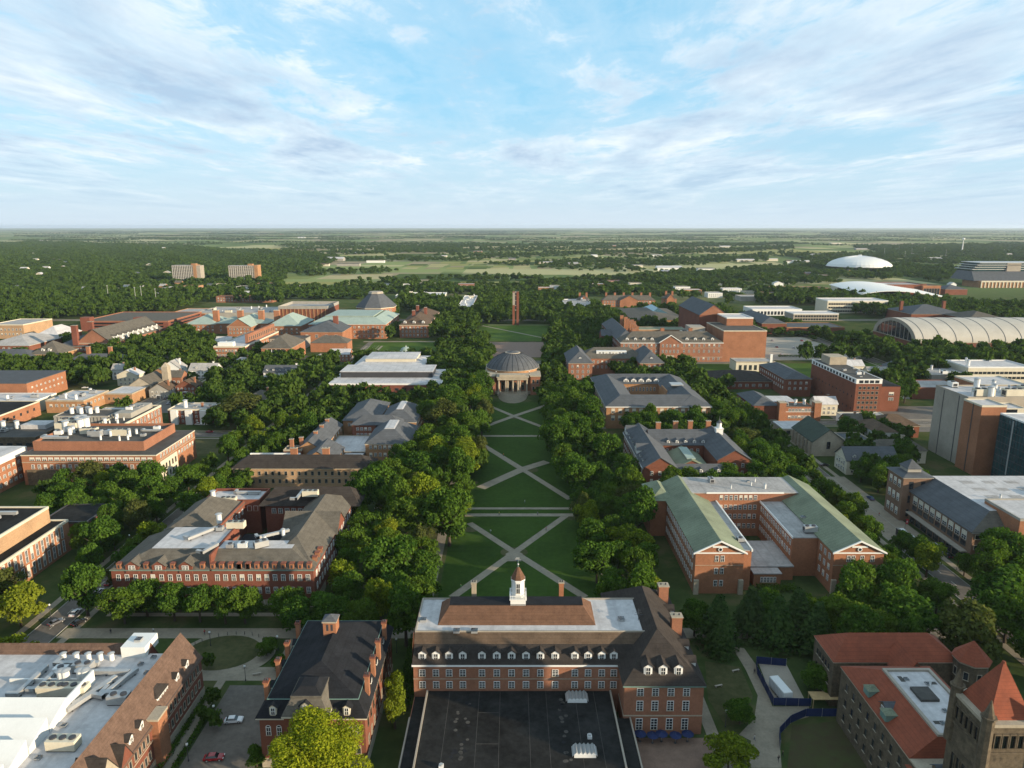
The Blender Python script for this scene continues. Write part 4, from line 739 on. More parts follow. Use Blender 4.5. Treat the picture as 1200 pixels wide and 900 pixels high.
# ------------------------------------------------------------------ buildings of the middle distance
def annex():
    r = (-231, -167.5, 318.7, 360); b = Bld('chemistry_building', 'large four storey orange brick block with crowded roof machinery behind a brick screen', 'machinery topped brick block', r)
    bk = 'orangebrick'; b.wall(r, 0, 14.8, bk); b.band(r, 14.5, 14.95, 'cream', .25); b.mb('roof').box(r[0], r[1], r[2], r[3], 14.96, 15.0, 'tardeck'); b.band(r, 11.1, 11.4, 'stone', .1, 'stone_band')
    ph = (-229, -176, 325, 357); pm = b.mb('screen_wall')
    for q in ((ph[0], ph[1], ph[2], ph[2] + .5), (ph[1] - .5, ph[1], ph[2] + .5, ph[3]), (ph[0], ph[0] + .5, ph[2] + .5, ph[3]), (ph[0] + .5, ph[1] - .5, ph[3] - .5, ph[3])): pm.box(*q, 15.0, 19.6, 'pinkbrick')
    b.mb('upper_deck').box(ph[0] + .5, ph[1] - .5, ph[2] + .5, ph[3] - .5, 15.0, 18.4, 'tardeck')
    b.wins((r[0] + 2, r[1], r[2], 1), 'f', 20, (12.1,), 1.9, 1.5, 'shade'); b.wins((r[0] + 2, r[1], r[2], 1), 'f', 20, (8.0, 4.3), 1.2, 2.1, 'white'); b.wins(r, 'r', 12, (12.1, 8.0), 1.3, 1.9, 'white', (3, 2)); b.mb('stone_bay').box(-167.5, -166.9, 321, 338, 0, 10.6, 'cream'); b.mb('stone_bay#2').box(-229, -215, 318.1, 318.69, 0, 7.6, 'greystone')
    b.wins((0, -166.9, 321, 338), 'r', 5, (6, 1.6), 1.4, 2.6, 'stone', (.6, .6))
    for px, py, m, s in ((60, 500, unit_mesh(3), 2.0), (72, 503, unit_mesh(3), 1.8), (92, 500, vent_mesh(2), 1.8), (95, 503, vent_mesh(2), 1.8), (98, 499, vent_mesh(2), 1.8), (102, 501, vent_mesh(2), 1.8), (48, 504, vent_mesh(2), 1.6), (49, 508, unit_mesh(0), 1.2), (82, 508, vent_mesh(1), 1.5), (86, 506, vent_mesh(1), 1.5), (105, 507, unit_mesh(3), 1.3), (112, 510, unit_mesh(1), 1.4), (124, 508, unit_mesh(0), 1.4), (130, 510, vent_mesh(1), 1.3), (141, 509, unit_mesh(3), 1.4), (152, 510, vent_mesh(0), 2), (160, 507, vent_mesh(1), 1), (168, 510, unit_mesh(2), 1), (178, 505, duct_mesh(1), 1), (184, 502, unit_mesh(0), 1), (118, 514, vent_mesh(0), 1.4), (140, 515, vent_mesh(0), 1.4), (150, 514, vent_mesh(0), 1.4), (64, 514, duct_mesh(1), 1.2), (40, 513, duct_mesh(0), 1.2)):
        x, y = P(px, py, 19); x = min(max(x, ph[0] + 3), ph[1] - 3); y = min(max(y, ph[2] + 2), ph[3] - 2); b.piece(m.name.split('.')[0], m, (x, y, 18.4), 0, scale=(s,) * 3)
    b.done()
    r = (-252, -222, 377, 392); b = Bld('plant_house', 'windowless grey concrete box with white vents beside the machinery topped block', 'grey concrete box', r); b.wall(r, 0, 17.6, 'concrete'); b.flat(r, 17.6, 'tardeck', .6, 'concrete'); 
    for k in range(6): b.piece('vent_stack', vent_mesh(2), (-246 + k * 2.6, 384 + (k % 2) * 2, 17.7), 0, scale=(1.2, 1.2, 1))
    for k in range(1, 15): b.mb('wall_rib').box(-252 + k * 2 - .1, -252 + k * 2 + .1, 376.85, 376.99, 0, 17.5, 'darkmetal')
    b.done()
    r = (-221.5, -207.5, 364, 407); b = Bld('laboratory_building', 'flat roofed brick laboratory with tall sunlit windows behind the machinery topped block', 'tall windowed laboratory', r); b.wall(r, 0, 16, 'pinkbrick'); b.flat(r, 16, 'tardeck', .9, 'cream'); b.wall((-240, -221.6, 392.5, 407), 0, 15, 'concrete'); b.flat((-240, -221.6, 392.5, 407), 15, 'membrane', .6, 'concrete')
    b.wins(r, 'r', 10, (2, 7, 11.8), 1.5, 3.2, 'white', (1.5, 1.5)); b.mb('penthouse').box(-220, -211, 380, 404, 16.1, 19, 'concrete'); b.gear((-220, -210, 366, 379), 16.1, 6, 4); b.gear((-219, -212, 381, 403), 19, 5, 6); b.done()
    r = (-300, -256, 366, 398); b = Bld('workshop_building', 'low olive grey flat roofed workshop with a white hatch', 'low olive workshop', r); b.wall(r, 0, 8.5, 'greystone'); b.flat(r, 8.5, 'tardeck', .8, 'greystone'); b.mb('penthouse').box(-276, -262, 384, 394, 8.6, 11, 'membrane'); b.wins(r, 'f', 8, (4.6,), 3.0, 1.4, 'dark'); b.gear((-298, -278, 368, 396), 8.7, 6, 2, 1.3); b.done()
    r = (-275, -235.5, 268, 329); b = Bld('brick_office_building', 'orange brick block with a broad white roof band and rows of sunlit windows', 'white banded brick block', r); b.wall(r, 0, 13, 'orangebrick'); b.band((-275, -235.5, 268, 329), 13, 16, 'white', .3, 'roof_band'); b.mb('roof').box(-274, -236, 269, 328.4, 16, 16.1, 'membrane'); b.wins(r, 'r', 17, (9.4, 5.8, 2.2), 1.5, 1.6, 'white', (1, 1)); b.gear((-272, -238, 272, 326), 16.1, 12, 11, 1.4); b.wall((-243, -230.5, 329.2, 340), 0, 12, 'brownbrick', False); b.done()
    r = (-205, -167.3, 170, 250); b = Bld('lecture_building', 'stepped modern brick block with black roof and tall white window strips', 'stepped black roofed block', r); b.wall(r, 0, 11.6, 'orangebrick'); b.flat(r, 11.6, 'blackdeck', .6, 'cream', .6); r2 = (-205, -173, 170, 248.6); b.wall(r2, 11.6, 17.4, 'buffbrick', False); b.flat(r2, 17.4, 'blackdeck', .6, 'cream', .6)  # buff brick carries the yellowish sunlight on the orange upper tier
    b.wins(r, 'r', 26, (6.6, 1.2), 1.1, 4.4, 'white', (4, 3)); r3 = (-181, -163, 254, 272); b.wall(r3, 0, 9, 'brownbrick'); b.flat(r3, 9, 'blackdeck', .5, 'darkmetal'); b.gear((-203, -178, 200, 244), 17.5, 12, 8, 1.2, 'uvdu'); b.done()
    r = (-420, -335, 478, 522); b = Bld('brick_gymnasium', 'plain red brick box with a dark grey flat roof', 'plain dark roofed brick box', r); b.wall(r, 0, 14, 'orangebrick'); b.mb('roof').box(-420.4, -334.6, 477.6, 522.4, 14, 14.4, 'slate'); b.wins(r, 'r', 8, (9.5, 5.5), 1.2, 1.2, 'white', (3, 3)); b.done()
    r = (-400, -312.5, 449, 474); b = Bld('cream_hall', 'low cream walled hall under a flat white roof', 'low cream hall', r); b.wall(r, 0, 8, 'cream'); b.flat(r, 8, 'membrane', .4, 'white'); b.gear((-360, -314, 452, 472), 8.1, 5, 3); b.done()
    r = (-306, -281, 452, 482); b = Bld('tan_workshop', 'tan workshop with a cluttered flat white roof beside the parking yard', 'cluttered tan workshop', r); b.wall(r, 0, 8, 'tanbrick'); b.flat(r, 8, 'membrane', .6, 'stone'); b.wins(r, 'f', 6, (4,), 1.5, 1.8); b.wins(r, 'r', 6, (4,), 1.5, 1.8); b.gear((-304, -283, 454, 480), 8.1, 9, 5); b.done()
    r = (-345, -306.5, 390, 447); b = Bld('brick_warehouse', 'long low orange brick warehouse with a black flat roof', 'long low warehouse', r); b.wall(r, 0, 9, 'orangebrick'); b.flat(r, 9, 'blackdeck', .5, 'cream'); b.wins(r, 'r', 8, (4.5,), 1.6, 1.6, 'dark', (4, 3)); b.done()
annex()

def lincoln():
    b = Bld('lecture_hall', 'square hall with dark slate roofs around an open courtyard', 'slate courtyard hall', (57, 120, 415, 499)); bk = 'tanbrick'
    for r in ((57, 120, 415, 436), (57, 76, 436, 478), (101, 120, 436, 478), (57, 120, 478, 499)): b.wall(r, 0, 13.8, bk)
    b.mb('cornice').box(56.4, 120.6, 414.4, 414.98, 13.3, 13.9, 'white'); b.mb('cornice').box(56.4, 56.98, 414.98, 499, 13.3, 13.9, 'white')
    b.hip((57, 120, 415, 436), 13.9, 4.9, 'slate', .7); b.hip((57, 120, 478, 499), 13.9, 4.9, 'slate', .6); b.hip((57, 76, 415, 499), 13.91, 4.7, 'slate', .66); b.hip((101, 120, 415, 499), 13.92, 4.7, 'slate', .62)
    b.wins((57, 120, 415, 1), 'f', 14, (9.6, 5.2), 1.9, 2.8, 'shade', (2, 2)); b.wins((57, 1, 415, 499), 'l', 18, (9.4, 5.0), 1.4, 2.8, 'white', (3, 3)); b.wins((76, 101, 478, 1), 'f', 9, (8.8,), 1.0, 2.6, 'white')
    for k in range(5): b.dormer(79 + k * 5.2, 479.6, 14.6, 'f', 3.6, 1.6, 3, 'white', 'slate', ww=2.2)
    b.mb('courtyard_block').box(100.5, 101.2, 450, 466, 0, 15.6, bk); b.mb('skylight').box(104, 112, 452, 460, 18.2, 19.0, 'metal'); b.done()
lincoln()

def english():
    b = Bld('language_hall', 'brick hall of grey slate gables around a green copper court roof', 'slate and copper hall', (59, 113, 308, 366)); bk = 'brownbrick'
    L = (60, 75.2, 308, 366); Rw = (97, 113, 319, 362); Bk = (75.3, 96.9, 343, 362); Fr = (75.3, 96.9, 309.5, 318)
    for r in (L, Rw): b.wall(r, 0, 12.2, bk); b.gable(r, 12.3, 4.8, 'y', 'slate', bk, .4)
    b.wall(Bk, 0, 12.2, bk); b.gable((70, 104, 343, 362), 12.31, 5.2, 'x', 'slate', bk, .2); b.wall(Fr, 0, 9, bk); b.gable((74, 98, 309.5, 318), 9.05, 3.0, 'x', 'slate', bk, .1)
    b.mb('cornice').box(59.4, 59.98, 308, 366, 11.7, 12.25, 'white'); b.base(L, 2.6, 'stone')
    c = (77, 93.5, 320, 342); b.wall(c, 0, 8, bk); b.gable(c, 8, 3.8, 'y', 'copper', bk, .4); b.mb('skylight').slab([(83.2, 322, 11.7), (87.4, 322, 11.7), (87.4, 340, 11.7), (83.2, 340, 11.7)], .5, 'palecopper')
    for k in range(3): b.dormer(79 + k * 8, 309.9, 9.2, 'f', 1.6, 1.6, 2.4, 'white', 'slate')
    for k in range(5): b.dormer(79 + k * 4.4, 343.8, 12.5, 'f', 1.6, 1.7, 2.4, 'white', 'slate')
    for y in (316, 322, 336, 344, 352, 358): b.dormer(60.8, y, 12.5, 'l', 2.0, 1.8, 2.6, 'white', 'slate')
    for y in (330, 362): b.dormer(60.2, y, 12.4, 'l', 6.0, 2.6, 4.5, 'white', 'slate', ww=2.2)
    for x, y in ((76.5, 358), (86, 360), (94, 361), (103.5, 361)): b.chimney(x, y, 12, 20, 2.4, 1.6, 'orangebrick')
    s = b.mb('cupola'); s.box(104.2, 107.6, 348, 351.4, 16, 19, 'white'); s.box(103.9, 107.9, 347.7, 351.7, 19, 19.3, 'white'); s.cyl(105.9, 349.7, 19.3, 22, 1.3, 1.3, 8, 'white'); s.cyl(105.9, 349.7, 22, 23.6, 1.5, .15, 8, 'slate'); s.cyl(105.9, 349.7, 23.6, 25.4, .08, .04, 5, 'metal')
    b.wins(L, 'l', 14, (8.8, 5, 1.4), 1.2, 1.9, 'white'); b.wins(L, 'f', 3, (8.8, 5), 1.1, 1.8, 'white', (2, 2)); b.wins(Rw, 'f', 3, (8.8, 5), 1.1, 1.8, 'white', (2, 2)); b.wins(Bk, 'f', 6, (8.4,), 1.1, 1.7, 'white'); b.done()
english()

def gregory():
    b = Bld('gabled_hall', 'brick hall with two front pavilions under grey green hipped roofs', 'twin pavilion hall', (45, 120, 555, 600)); bk = 'pinkbrick'
    for r in ((45, 64, 555, 600), (102, 121, 555, 600)):
        b.wall(r, 0, 13.5, bk); b.band(r, 13.2, 13.6, 'cream', .3); b.hip(r, 13.6, 8.5, 'slate', .7, ins=9); b.wins(r, 'f', 4, (9.6, 5.4, 1.4), 1.3, 2.4, 'white', (1, 1)); b.dormer((r[0] + r[1]) / 2, 557.8, 15.0, 'f', 2.6, 2.2, 4, 'white', 'slate')
    r = (64.1, 101.9, 575, 600); b.wall(r, 0, 13.5, bk); b.hip((56, 110, 575, 600), 13.6, 7.5, 'greyshingle', .4); b.wins(r, 'f', 10, (9.6, 5.4), 1.2, 2.2, 'white'); b.mb('monitor').box(70, 95, 580, 590, 13.7, 19.0, 'whitemetal'); b.wins((70, 95, 580, 1), 'f', 8, (16.4,), 1.5, 1.6, 'white'); b.wins((45, 1, 556, 600), 'l', 9, (9.6, 5.4), 1.2, 2.2); b.done()
gregory()

def library():
    bk = 'redbrick'; r = (98, 190, 632, 656); b = Bld('library', 'long red brick library with a central pediment, white dormers and a plain brick stack tower', 'pedimented library', (90, 229, 632, 760))
    b.wall(r, 0, 17.4, 'pinkbrick'); b.band(r, 17.0, 17.6, 'white', .5); b.band(r, 12.6, 12.9, 'stone', .12, 'stone_band'); b.band(r, 4.2, 4.6, 'stone', .12, 'stone_band'); b.hip(r, 17.7, 8.6, 'greyshingle', .6)
    pv = (133, 152, 630.5, 640); b.wall(pv, 0, 17.6, 'pinkbrick', False); b.gable(pv, 17.7, 6.2, 'y', 'greyshingle', 'pinkbrick', .5)
    for s in (-1, 1): b.mb('pediment').slab([(142.5, 629.8, 24.2), (142.5 + s * 10.4, 629.8, 17.5), (142.5 + s * 10.4, 630.3, 17.5), (142.5, 630.3, 24.2)][::s], .7, 'white')
    b.mb('entrance').box(139, 146, 629.9, 630.49, 0, 6.5, 'stone')
    for x in (104, 111.5, 119, 126.5, 158, 165.5, 173, 181): b.dormer(x, 634.2, 18.6, 'f', 2.6, 2.6, 4, 'white', 'greyshingle', ww=1.2)
    b.wins((98, 133, 632, 1), 'f', 8, (13.6, 8.4, 1.6), 1.3, 2.6, 'white', (1, 1)); b.wins((152, 190, 632, 1), 'f', 8, (13.6, 8.4, 1.6), 1.3, 2.6, 'white', (1, 1)); b.wins((133, 152, 630.5, 1), 'f', 5, (13.6, 8.4), 1.2, 2.6, 'white', (1, 1))
    lw = (98, 117, 656, 770); b.wall(lw, 0, 16, bk); b.hip(lw, 16.1, 8, 'slate', .6); b.wins(lw, 'l', 20, (11, 5), 1.3, 2.6); lp = (88, 98, 690, 708); b.wall(lp, 0, 15, bk); b.gable(lp, 15, 5, 'x', 'slate', bk, .4)
    md = (117, 190, 656, 740); b.wall(md, 0, 15.5, bk); b.mb('roof').box(117, 190, 657, 740, 15.6, 16, 'tardeck'); up = (122, 170, 690, 708); b.wall(up, 16, 21, 'tanbrick', False); b.flat(up, 21, 'roughgrass' if False else 'copper', .5, 'stone')
    for x, y in ((112, 648), (139, 652), (165, 652), (117.5, 664), (117.5, 674), (117.5, 684), (117.5, 694), (118, 706), (118, 720), (118, 734), (116, 748), (121, 700), (121, 712)): b.chimney(x, y, 15, 28, 3.4, 2.2, 'orangebrick', 'pinkbrick')
    st = (190.2, 229, 632.5, 690); b.wall(st, 0, 28, 'orangebrick'); b.flat(st, 28, 'tardeck', .5, 'cream'); u = (203, 228, 668, 700); b.wall(u, 28, 35, 'orangebrick', False); b.flat(u, 35, 'membrane', .8, 'white'); 
    g = (186, 214, 702, 790); b.wall(g, 0, 34, 'brownbrick'); b.gable(g, 34, 10, 'y', 'slate', 'pinkbrick', .5); b.gear((165, 189, 660, 690), 16, 9, 6, 2.2, 'uuv'); b.mb('penthouse').box(168, 182, 664, 684, 16, 27, 'paleconcrete'); b.done()
library()

def foellinger():
    bk = 'pinkbrick'; b = Bld('domed_auditorium', 'brick auditorium with a columned portico under a ribbed grey dome', 'domed auditorium', (-19.5, 24.5, 500, 558))
    b.wall((-19.5, 20.5, 506, 548), 0, 14.2, bk); b.band((-19.5, 20.5, 506, 548), 13.4, 14.3, 'stone', .5); b.base((-19.5, 20.5, 506, 548), 2.4, 'stone')
    for r in ((-19.5, -12.5, 503.5, 506), (13.5, 20.5, 503.5, 506)): b.wall(r, 0, 14.2, bk, False); b.band(r, 13.4, 14.31, 'stone', .4)
    c = (.5, 530); s = b.mb('drum'); s.cyl(*c, 14.3, 15.9, 19.6, 19.6, 40, 'tanbrick'); s.cyl(*c, 15.9, 16.3, 20.2, 20.2, 40, 'stone')
    s = b.mb('dome'); prof = [(19.8, 16.3), (18.4, 18.7), (15.8, 21.4), (12.2, 23.9), (8.2, 25.8), (5.6, 26.5)]
    for (r0, z0), (r1, z1) in zip(prof, prof[1:]): s.cyl(*c, z0, z1, r0, r1, 40, 'slate', cap=False)
    s = b.mb('dome_rib')
    for k in range(28):
        a = 2 * math.pi * k / 28
        for (r0, z0), (r1, z1) in zip(prof, prof[1:]): s.tube((c[0] + r0 * math.cos(a), c[1] + r0 * math.sin(a), z0), (c[0] + r1 * math.cos(a), c[1] + r1 * math.sin(a), z1), .16, .14, 'darkslate', 4)
    s = b.mb('lantern'); s.cyl(*c, 26.2, 27.0, 5.8, 5.8, 24, 'paleconcrete'); s.cyl(*c, 27.0, 28.2, 4.6, .4, 24, 'slate')
    p = b.mb('portico'); p.box(-10.5, 11.5, 499.5, 503.4, 0, 2.3, 'stone'); p.box(-10.5, 11.5, 499.2, 506, 11.8, 13.6, 'stone'); p.box(-11.2, 12.2, 498.8, 506, 13.6, 14.1, 'stone'); p.box(-9, 10, 499.6, 506.4, 14.1, 15.6, 'stone')
    m = MB(); m.cyl(0, 0, 0, .5, .85, .8, 14, 'stone'); m.cyl(0, 0, .5, 8.9, .66, .56, 14, 'stone'); m.cyl(0, 0, 8.9, 9.5, .6, .9, 14, 'stone'); me = m.mesh('column', smooth=False)
    for x in (-9.6, -4.6, -3.2, 1.4 - .9, 4.2, 5.6, 10.6): b.piece('column', me, (x, 500.6, 2.3))
    for x in (-7, -1.4, 2.4, 8): b.win.append(('window', window_mesh(1.9, 5.6, 'stone'), (x, 506, 3.2), 0))
    b.wins((-19.5, -12.5, 503.5, 1), 'f', 2, (8.5, 3.4), 1.3, 2.6, 'stone', (.6, .6)); b.wins((13.5, 20.5, 503.5, 1), 'f', 2, (8.5, 3.4), 1.3, 2.6, 'stone', (.6, .6)); b.wins((1, 20.5, 507, 547), 'r', 7, (8, 3), 1.4, 2.8, 'stone')
    for x in (-11.5, 12.5): m = MB(); m.cyl(0, 0, 0, .6, .5, .5, 8, 'stone'); m.cyl(0, 0, .6, 2.4, .2, .15, 8, 'darkmetal'); m.ball(0, 0, 2.6, .4, 'lampglass'); b.piece('roof_lamp', m.mesh('roof_lamp'), (x, 505, 14.3))
    s = b.mb('steps')
    for k in range(9):
        rr = 23.0 - k * 1.9; n = 20; z1 = .25 + k * .25; pts = []
        for i in range(n + 1):
            a = math.pi + math.pi * i / n; pts.append((.5 + 10.4 * math.cos(a) * (1 - .02 * k), 499.6 + rr * .95 * math.sin(a), z1))
        s.face(pts, 'walk'); 
        for i in range(n): p, q = pts[i], pts[i + 1]; s.face([(p[0], p[1], z1 - .26), (q[0], q[1], z1 - .26), q, p], 'stone')
    KEEP.append((-14, 15, 474, 505)); b.done()
    # bell tower far down the axis
    b = Bld('carillon_tower', 'slender red brick carillon tower with open white bell frame', 'carillon tower', (0, 9.5, 876, 886), 'tower')
    for x0 in (.6, 5.6):
        for y0 in (876, 883): b.wall((x0, x0 + 3.0, y0, y0 + 3.0), 0, 41, 'brownbrick', False)
    b.foot((0, 9.5, 876, 886))
    for z in (18, 24, 30, 36, 40): b.mb('cross_beam').box(.9, 8.3, 876.4, 885.8, z, z + .8, 'paleconcrete')
    b.mb('bell_frame').box(.8, 3.6, 875.2, 875.9, 25, 40.4, 'paleconcrete'); b.mb('bell_frame').box(3.3, 5.9, 876.6, 883, 22, 40.2, 'darkmetal'); b.done()
foellinger()

def flat_block(name, label, short, r, z, wm, rm='membrane', ph=.7, pm=None, wins=(), gear=0, cat='building', extra=None, group=None):
    b = Bld(name, label, short, r, cat, group); b.wall(r, 0, z, wm); b.flat(r, z, rm, ph, pm or wm)
    for w in wins: b.wins(r, *w)
    if gear: b.gear(r, z + .1, gear, int(abs(r[0]) + r[2]) % 97, 1.4)
    if extra: extra(b)
    b.done(); return b
def hip_block(name, label, short, r, z, h, wm, rm, o=.7, ins=None, wins=(), cat='building', extra=None, group=None, gab=None):
    b = Bld(name, label, short, r, cat, group); b.wall(r, 0, z, wm); b.band(r, z - .35, z, 'cream', .3)
    if gab: b.gable(r, z, h, gab, rm, wm)
    else: b.hip(r, z + .01, h, rm, o, ins)
    for w in wins: b.wins(r, *w)
    if extra: extra(b)
    b.done(); return b

def m4():
    r = (-131, -50.5, 495, 547); b = Bld('white_roofed_hall', 'long brick hall with a white flat roof and a dark grey upper tier', 'grey tiered white roof hall', r); b.wall(r, 0, 9.6, 'redbrick'); b.band(r, 9.2, 10.3, 'white', .2, 'roof_band'); b.mb('roof').box(-130.6, -50.9, 495.4, 546.6, 10.3, 10.4, 'membrane'); p = (-127, -59, 515, 541); b.mb('upper_tier').box(p[0], p[1], p[2], p[3], 10.4, 14.6, 'darkmetal'); b.mb('upper_roof').box(p[0] - .5, p[1] + .5, p[2] - .5, p[3] + .5, 14.6, 15, 'membrane'); b.wins(r, 'f', 14, (5.2, 1.4), 2.6, 1.6, 'dark'); b.wins(r, 'r', 8, (5.2,), 1.6, 1.6, 'dark'); b.done()
    r = (-128, -71, 556, 608); b = Bld('white_vaulted_hall', 'broad cream hall with a low stepped white roof behind the tiered hall', 'stepped white roof hall', r); b.wall(r, 0, 10, 'cream'); b.hip(r, 10, 2.4, 'membrane', .5, ins=9); b.mb('roof_step').box(-120, -79, 572, 604, 11.5, 14, 'cream'); b.mb('upper_roof').hip((-120, -79, 572, 604), 14, 1.2, 'membrane', .6); b.wins(r, 'r', 7, (5,), 2, 2, 'stone'); b.done()
m4()

def houses():
    def house(label, short, px, py, w, d, z, h, wm, rm, ax='x', dorm=0, ch=1):
        x, y = P(px, py); r = (x - w / 2, x + w / 2, y, y + d); KEEP.append((x - w / 2 - 2, x + w / 2 + 3, y - 20, y)); b = Bld('house', label, short, r, 'house', 'houses among the trees'); b.wall(r, 0, z, wm)
        if ax == 'h': b.hip(r, z, h, rm, .5)
        else: b.gable(r, z, h, ax, rm, wm, .4)
        b.wins(r, 'f', max(2, int(w / 3)), [.9 + 2.9 * k for k in range(int(z // 2.9))], 1.0, 1.5, 'white', (.8, .8)); b.wins(r, 'r', max(2, int(d / 3.5)), [.9 + 2.9 * k for k in range(int(z // 2.9))], 1.0, 1.5, 'white', (.8, .8))
        if ch: b.chimney(x + w * .3, y + d * .55, z, z + h + 1.6, 1.0, 1.0, wm if wm == 'white' else 'orangebrick')
        for k in range(dorm): b.dormer(x - w / 2 + (k + .5) * w / dorm, y + 1.0, z + .3, 'f', 1.5, 1.6, 2.4, 'white', rm, ww=.8)
        b.mb('porch').box(x - 1.6, x + 1.6, y - 1.8, y - .02, 2.5, 2.75, 'white'); b.mb('porch').box(x - 1.5, x - 1.3, y - 1.7, y - 1.5, 0, 2.5, 'white'); b.mb('porch').box(x + 1.3, x + 1.5, y - 1.7, y - 1.5, 0, 2.5, 'white'); b.done()
    house('white house with steep white gables and twin chimneys beside a hedge', 'steep gabled white house', 201, 441, 16, 12, 6.5, 6, 'white', 'greydeck', 'y')
    house('broad white house with arched dormer gables facing the street', 'arched dormer white house', 238, 443, 22, 12, 6.5, 4.5, 'white', 'greydeck', 'x', 2)
    house('white colonial house with six dormers and a pillared front', 'white colonial house', 332, 449, 30, 13, 8.8, 4.2, 'white', 'slate', 'x', 6, 2)
    house('cream house with a brown hipped roof beside the willow tree', 'cream hipped house', 303, 477, 14, 14, 6.5, 4, 'cream', 'greyshingle', 'h')
    house('small pale house half hidden behind a round tree near the colonial house', 'half hidden pale house', 283, 433, 14, 10, 6, 4, 'cream', 'greydeck', 'h')
    house('grey and brown gabled house beside the chimneyed church', 'grey brown gabled house', 187, 467, 14, 12, 6.2, 4.5, 'concrete', 'shingle', 'y')
    house('brown gabled house in front of the white dormer house', 'brown gabled house', 218, 463, 15, 12, 6.2, 4.5, 'brownbrick', 'shingle', 'y')
    house('white porch house at the trees near the dark brick slab', 'white porch house', 1066, 467, 15, 12, 7, 4, 'white', 'greyshingle', 'x')
    x, y = P(223, 497)
    def bays(b):
        for k in (-9, 0, 9): b.mb('bay_front').box(x + k - 2, x + k + 2, y - 1.6, y - .05, 0, 9, 'white')
        for k in (-5.5, 5): b.chimney(x + k, y + 8, 9, 12, 1.1, 1.1, 'orangebrick')
    KEEP.append((x - 14, x + 14, y - 26, y))
    flat_block('apartment_house', 'three storey brick apartment house with pale front bays and a flat roof', 'pale bayed apartment house', (x - 13, x + 13, y, y + 17), 9, 'redbrick', 'greydeck', .6, 'cream', [('f', 8, (1.2, 4.1, 6.9), 1.0, 1.6), ('r', 5, (1.2, 4.1, 6.9), 1, 1.6)], 4, extra=bays)
    r = (-281, -262, 476, 500); b = Bld('parish_hall', 'brick church hall with white roofs and a stone bell chimney', 'bell chimney church', (-281, -254, 476, 524), 'church'); b.wall(r, 0, 7, 'tanbrick'); b.flat(r, 7, 'membrane', .5, 'stone'); g = (-276, -260, 500, 524); b.wall(g, 0, 8, 'stone'); b.gable(g, 8, 5.4, 'y', 'greyshingle', 'stone', .3); b.wall((-259.9, -255.5, 516, 521), 0, 18, 'stone', False); b.mb('spire').frustum((-260, -255.4, 515.9, 521.1), 18, (-258, -257.4, 518, 519), 21, 'stone'); b.wins(r, 'f', 5, (3,), 1.2, 1.6, 'stone'); b.wins(g, 'r', 5, (3,), 1, 2.4, 'stone'); b.done()
houses()

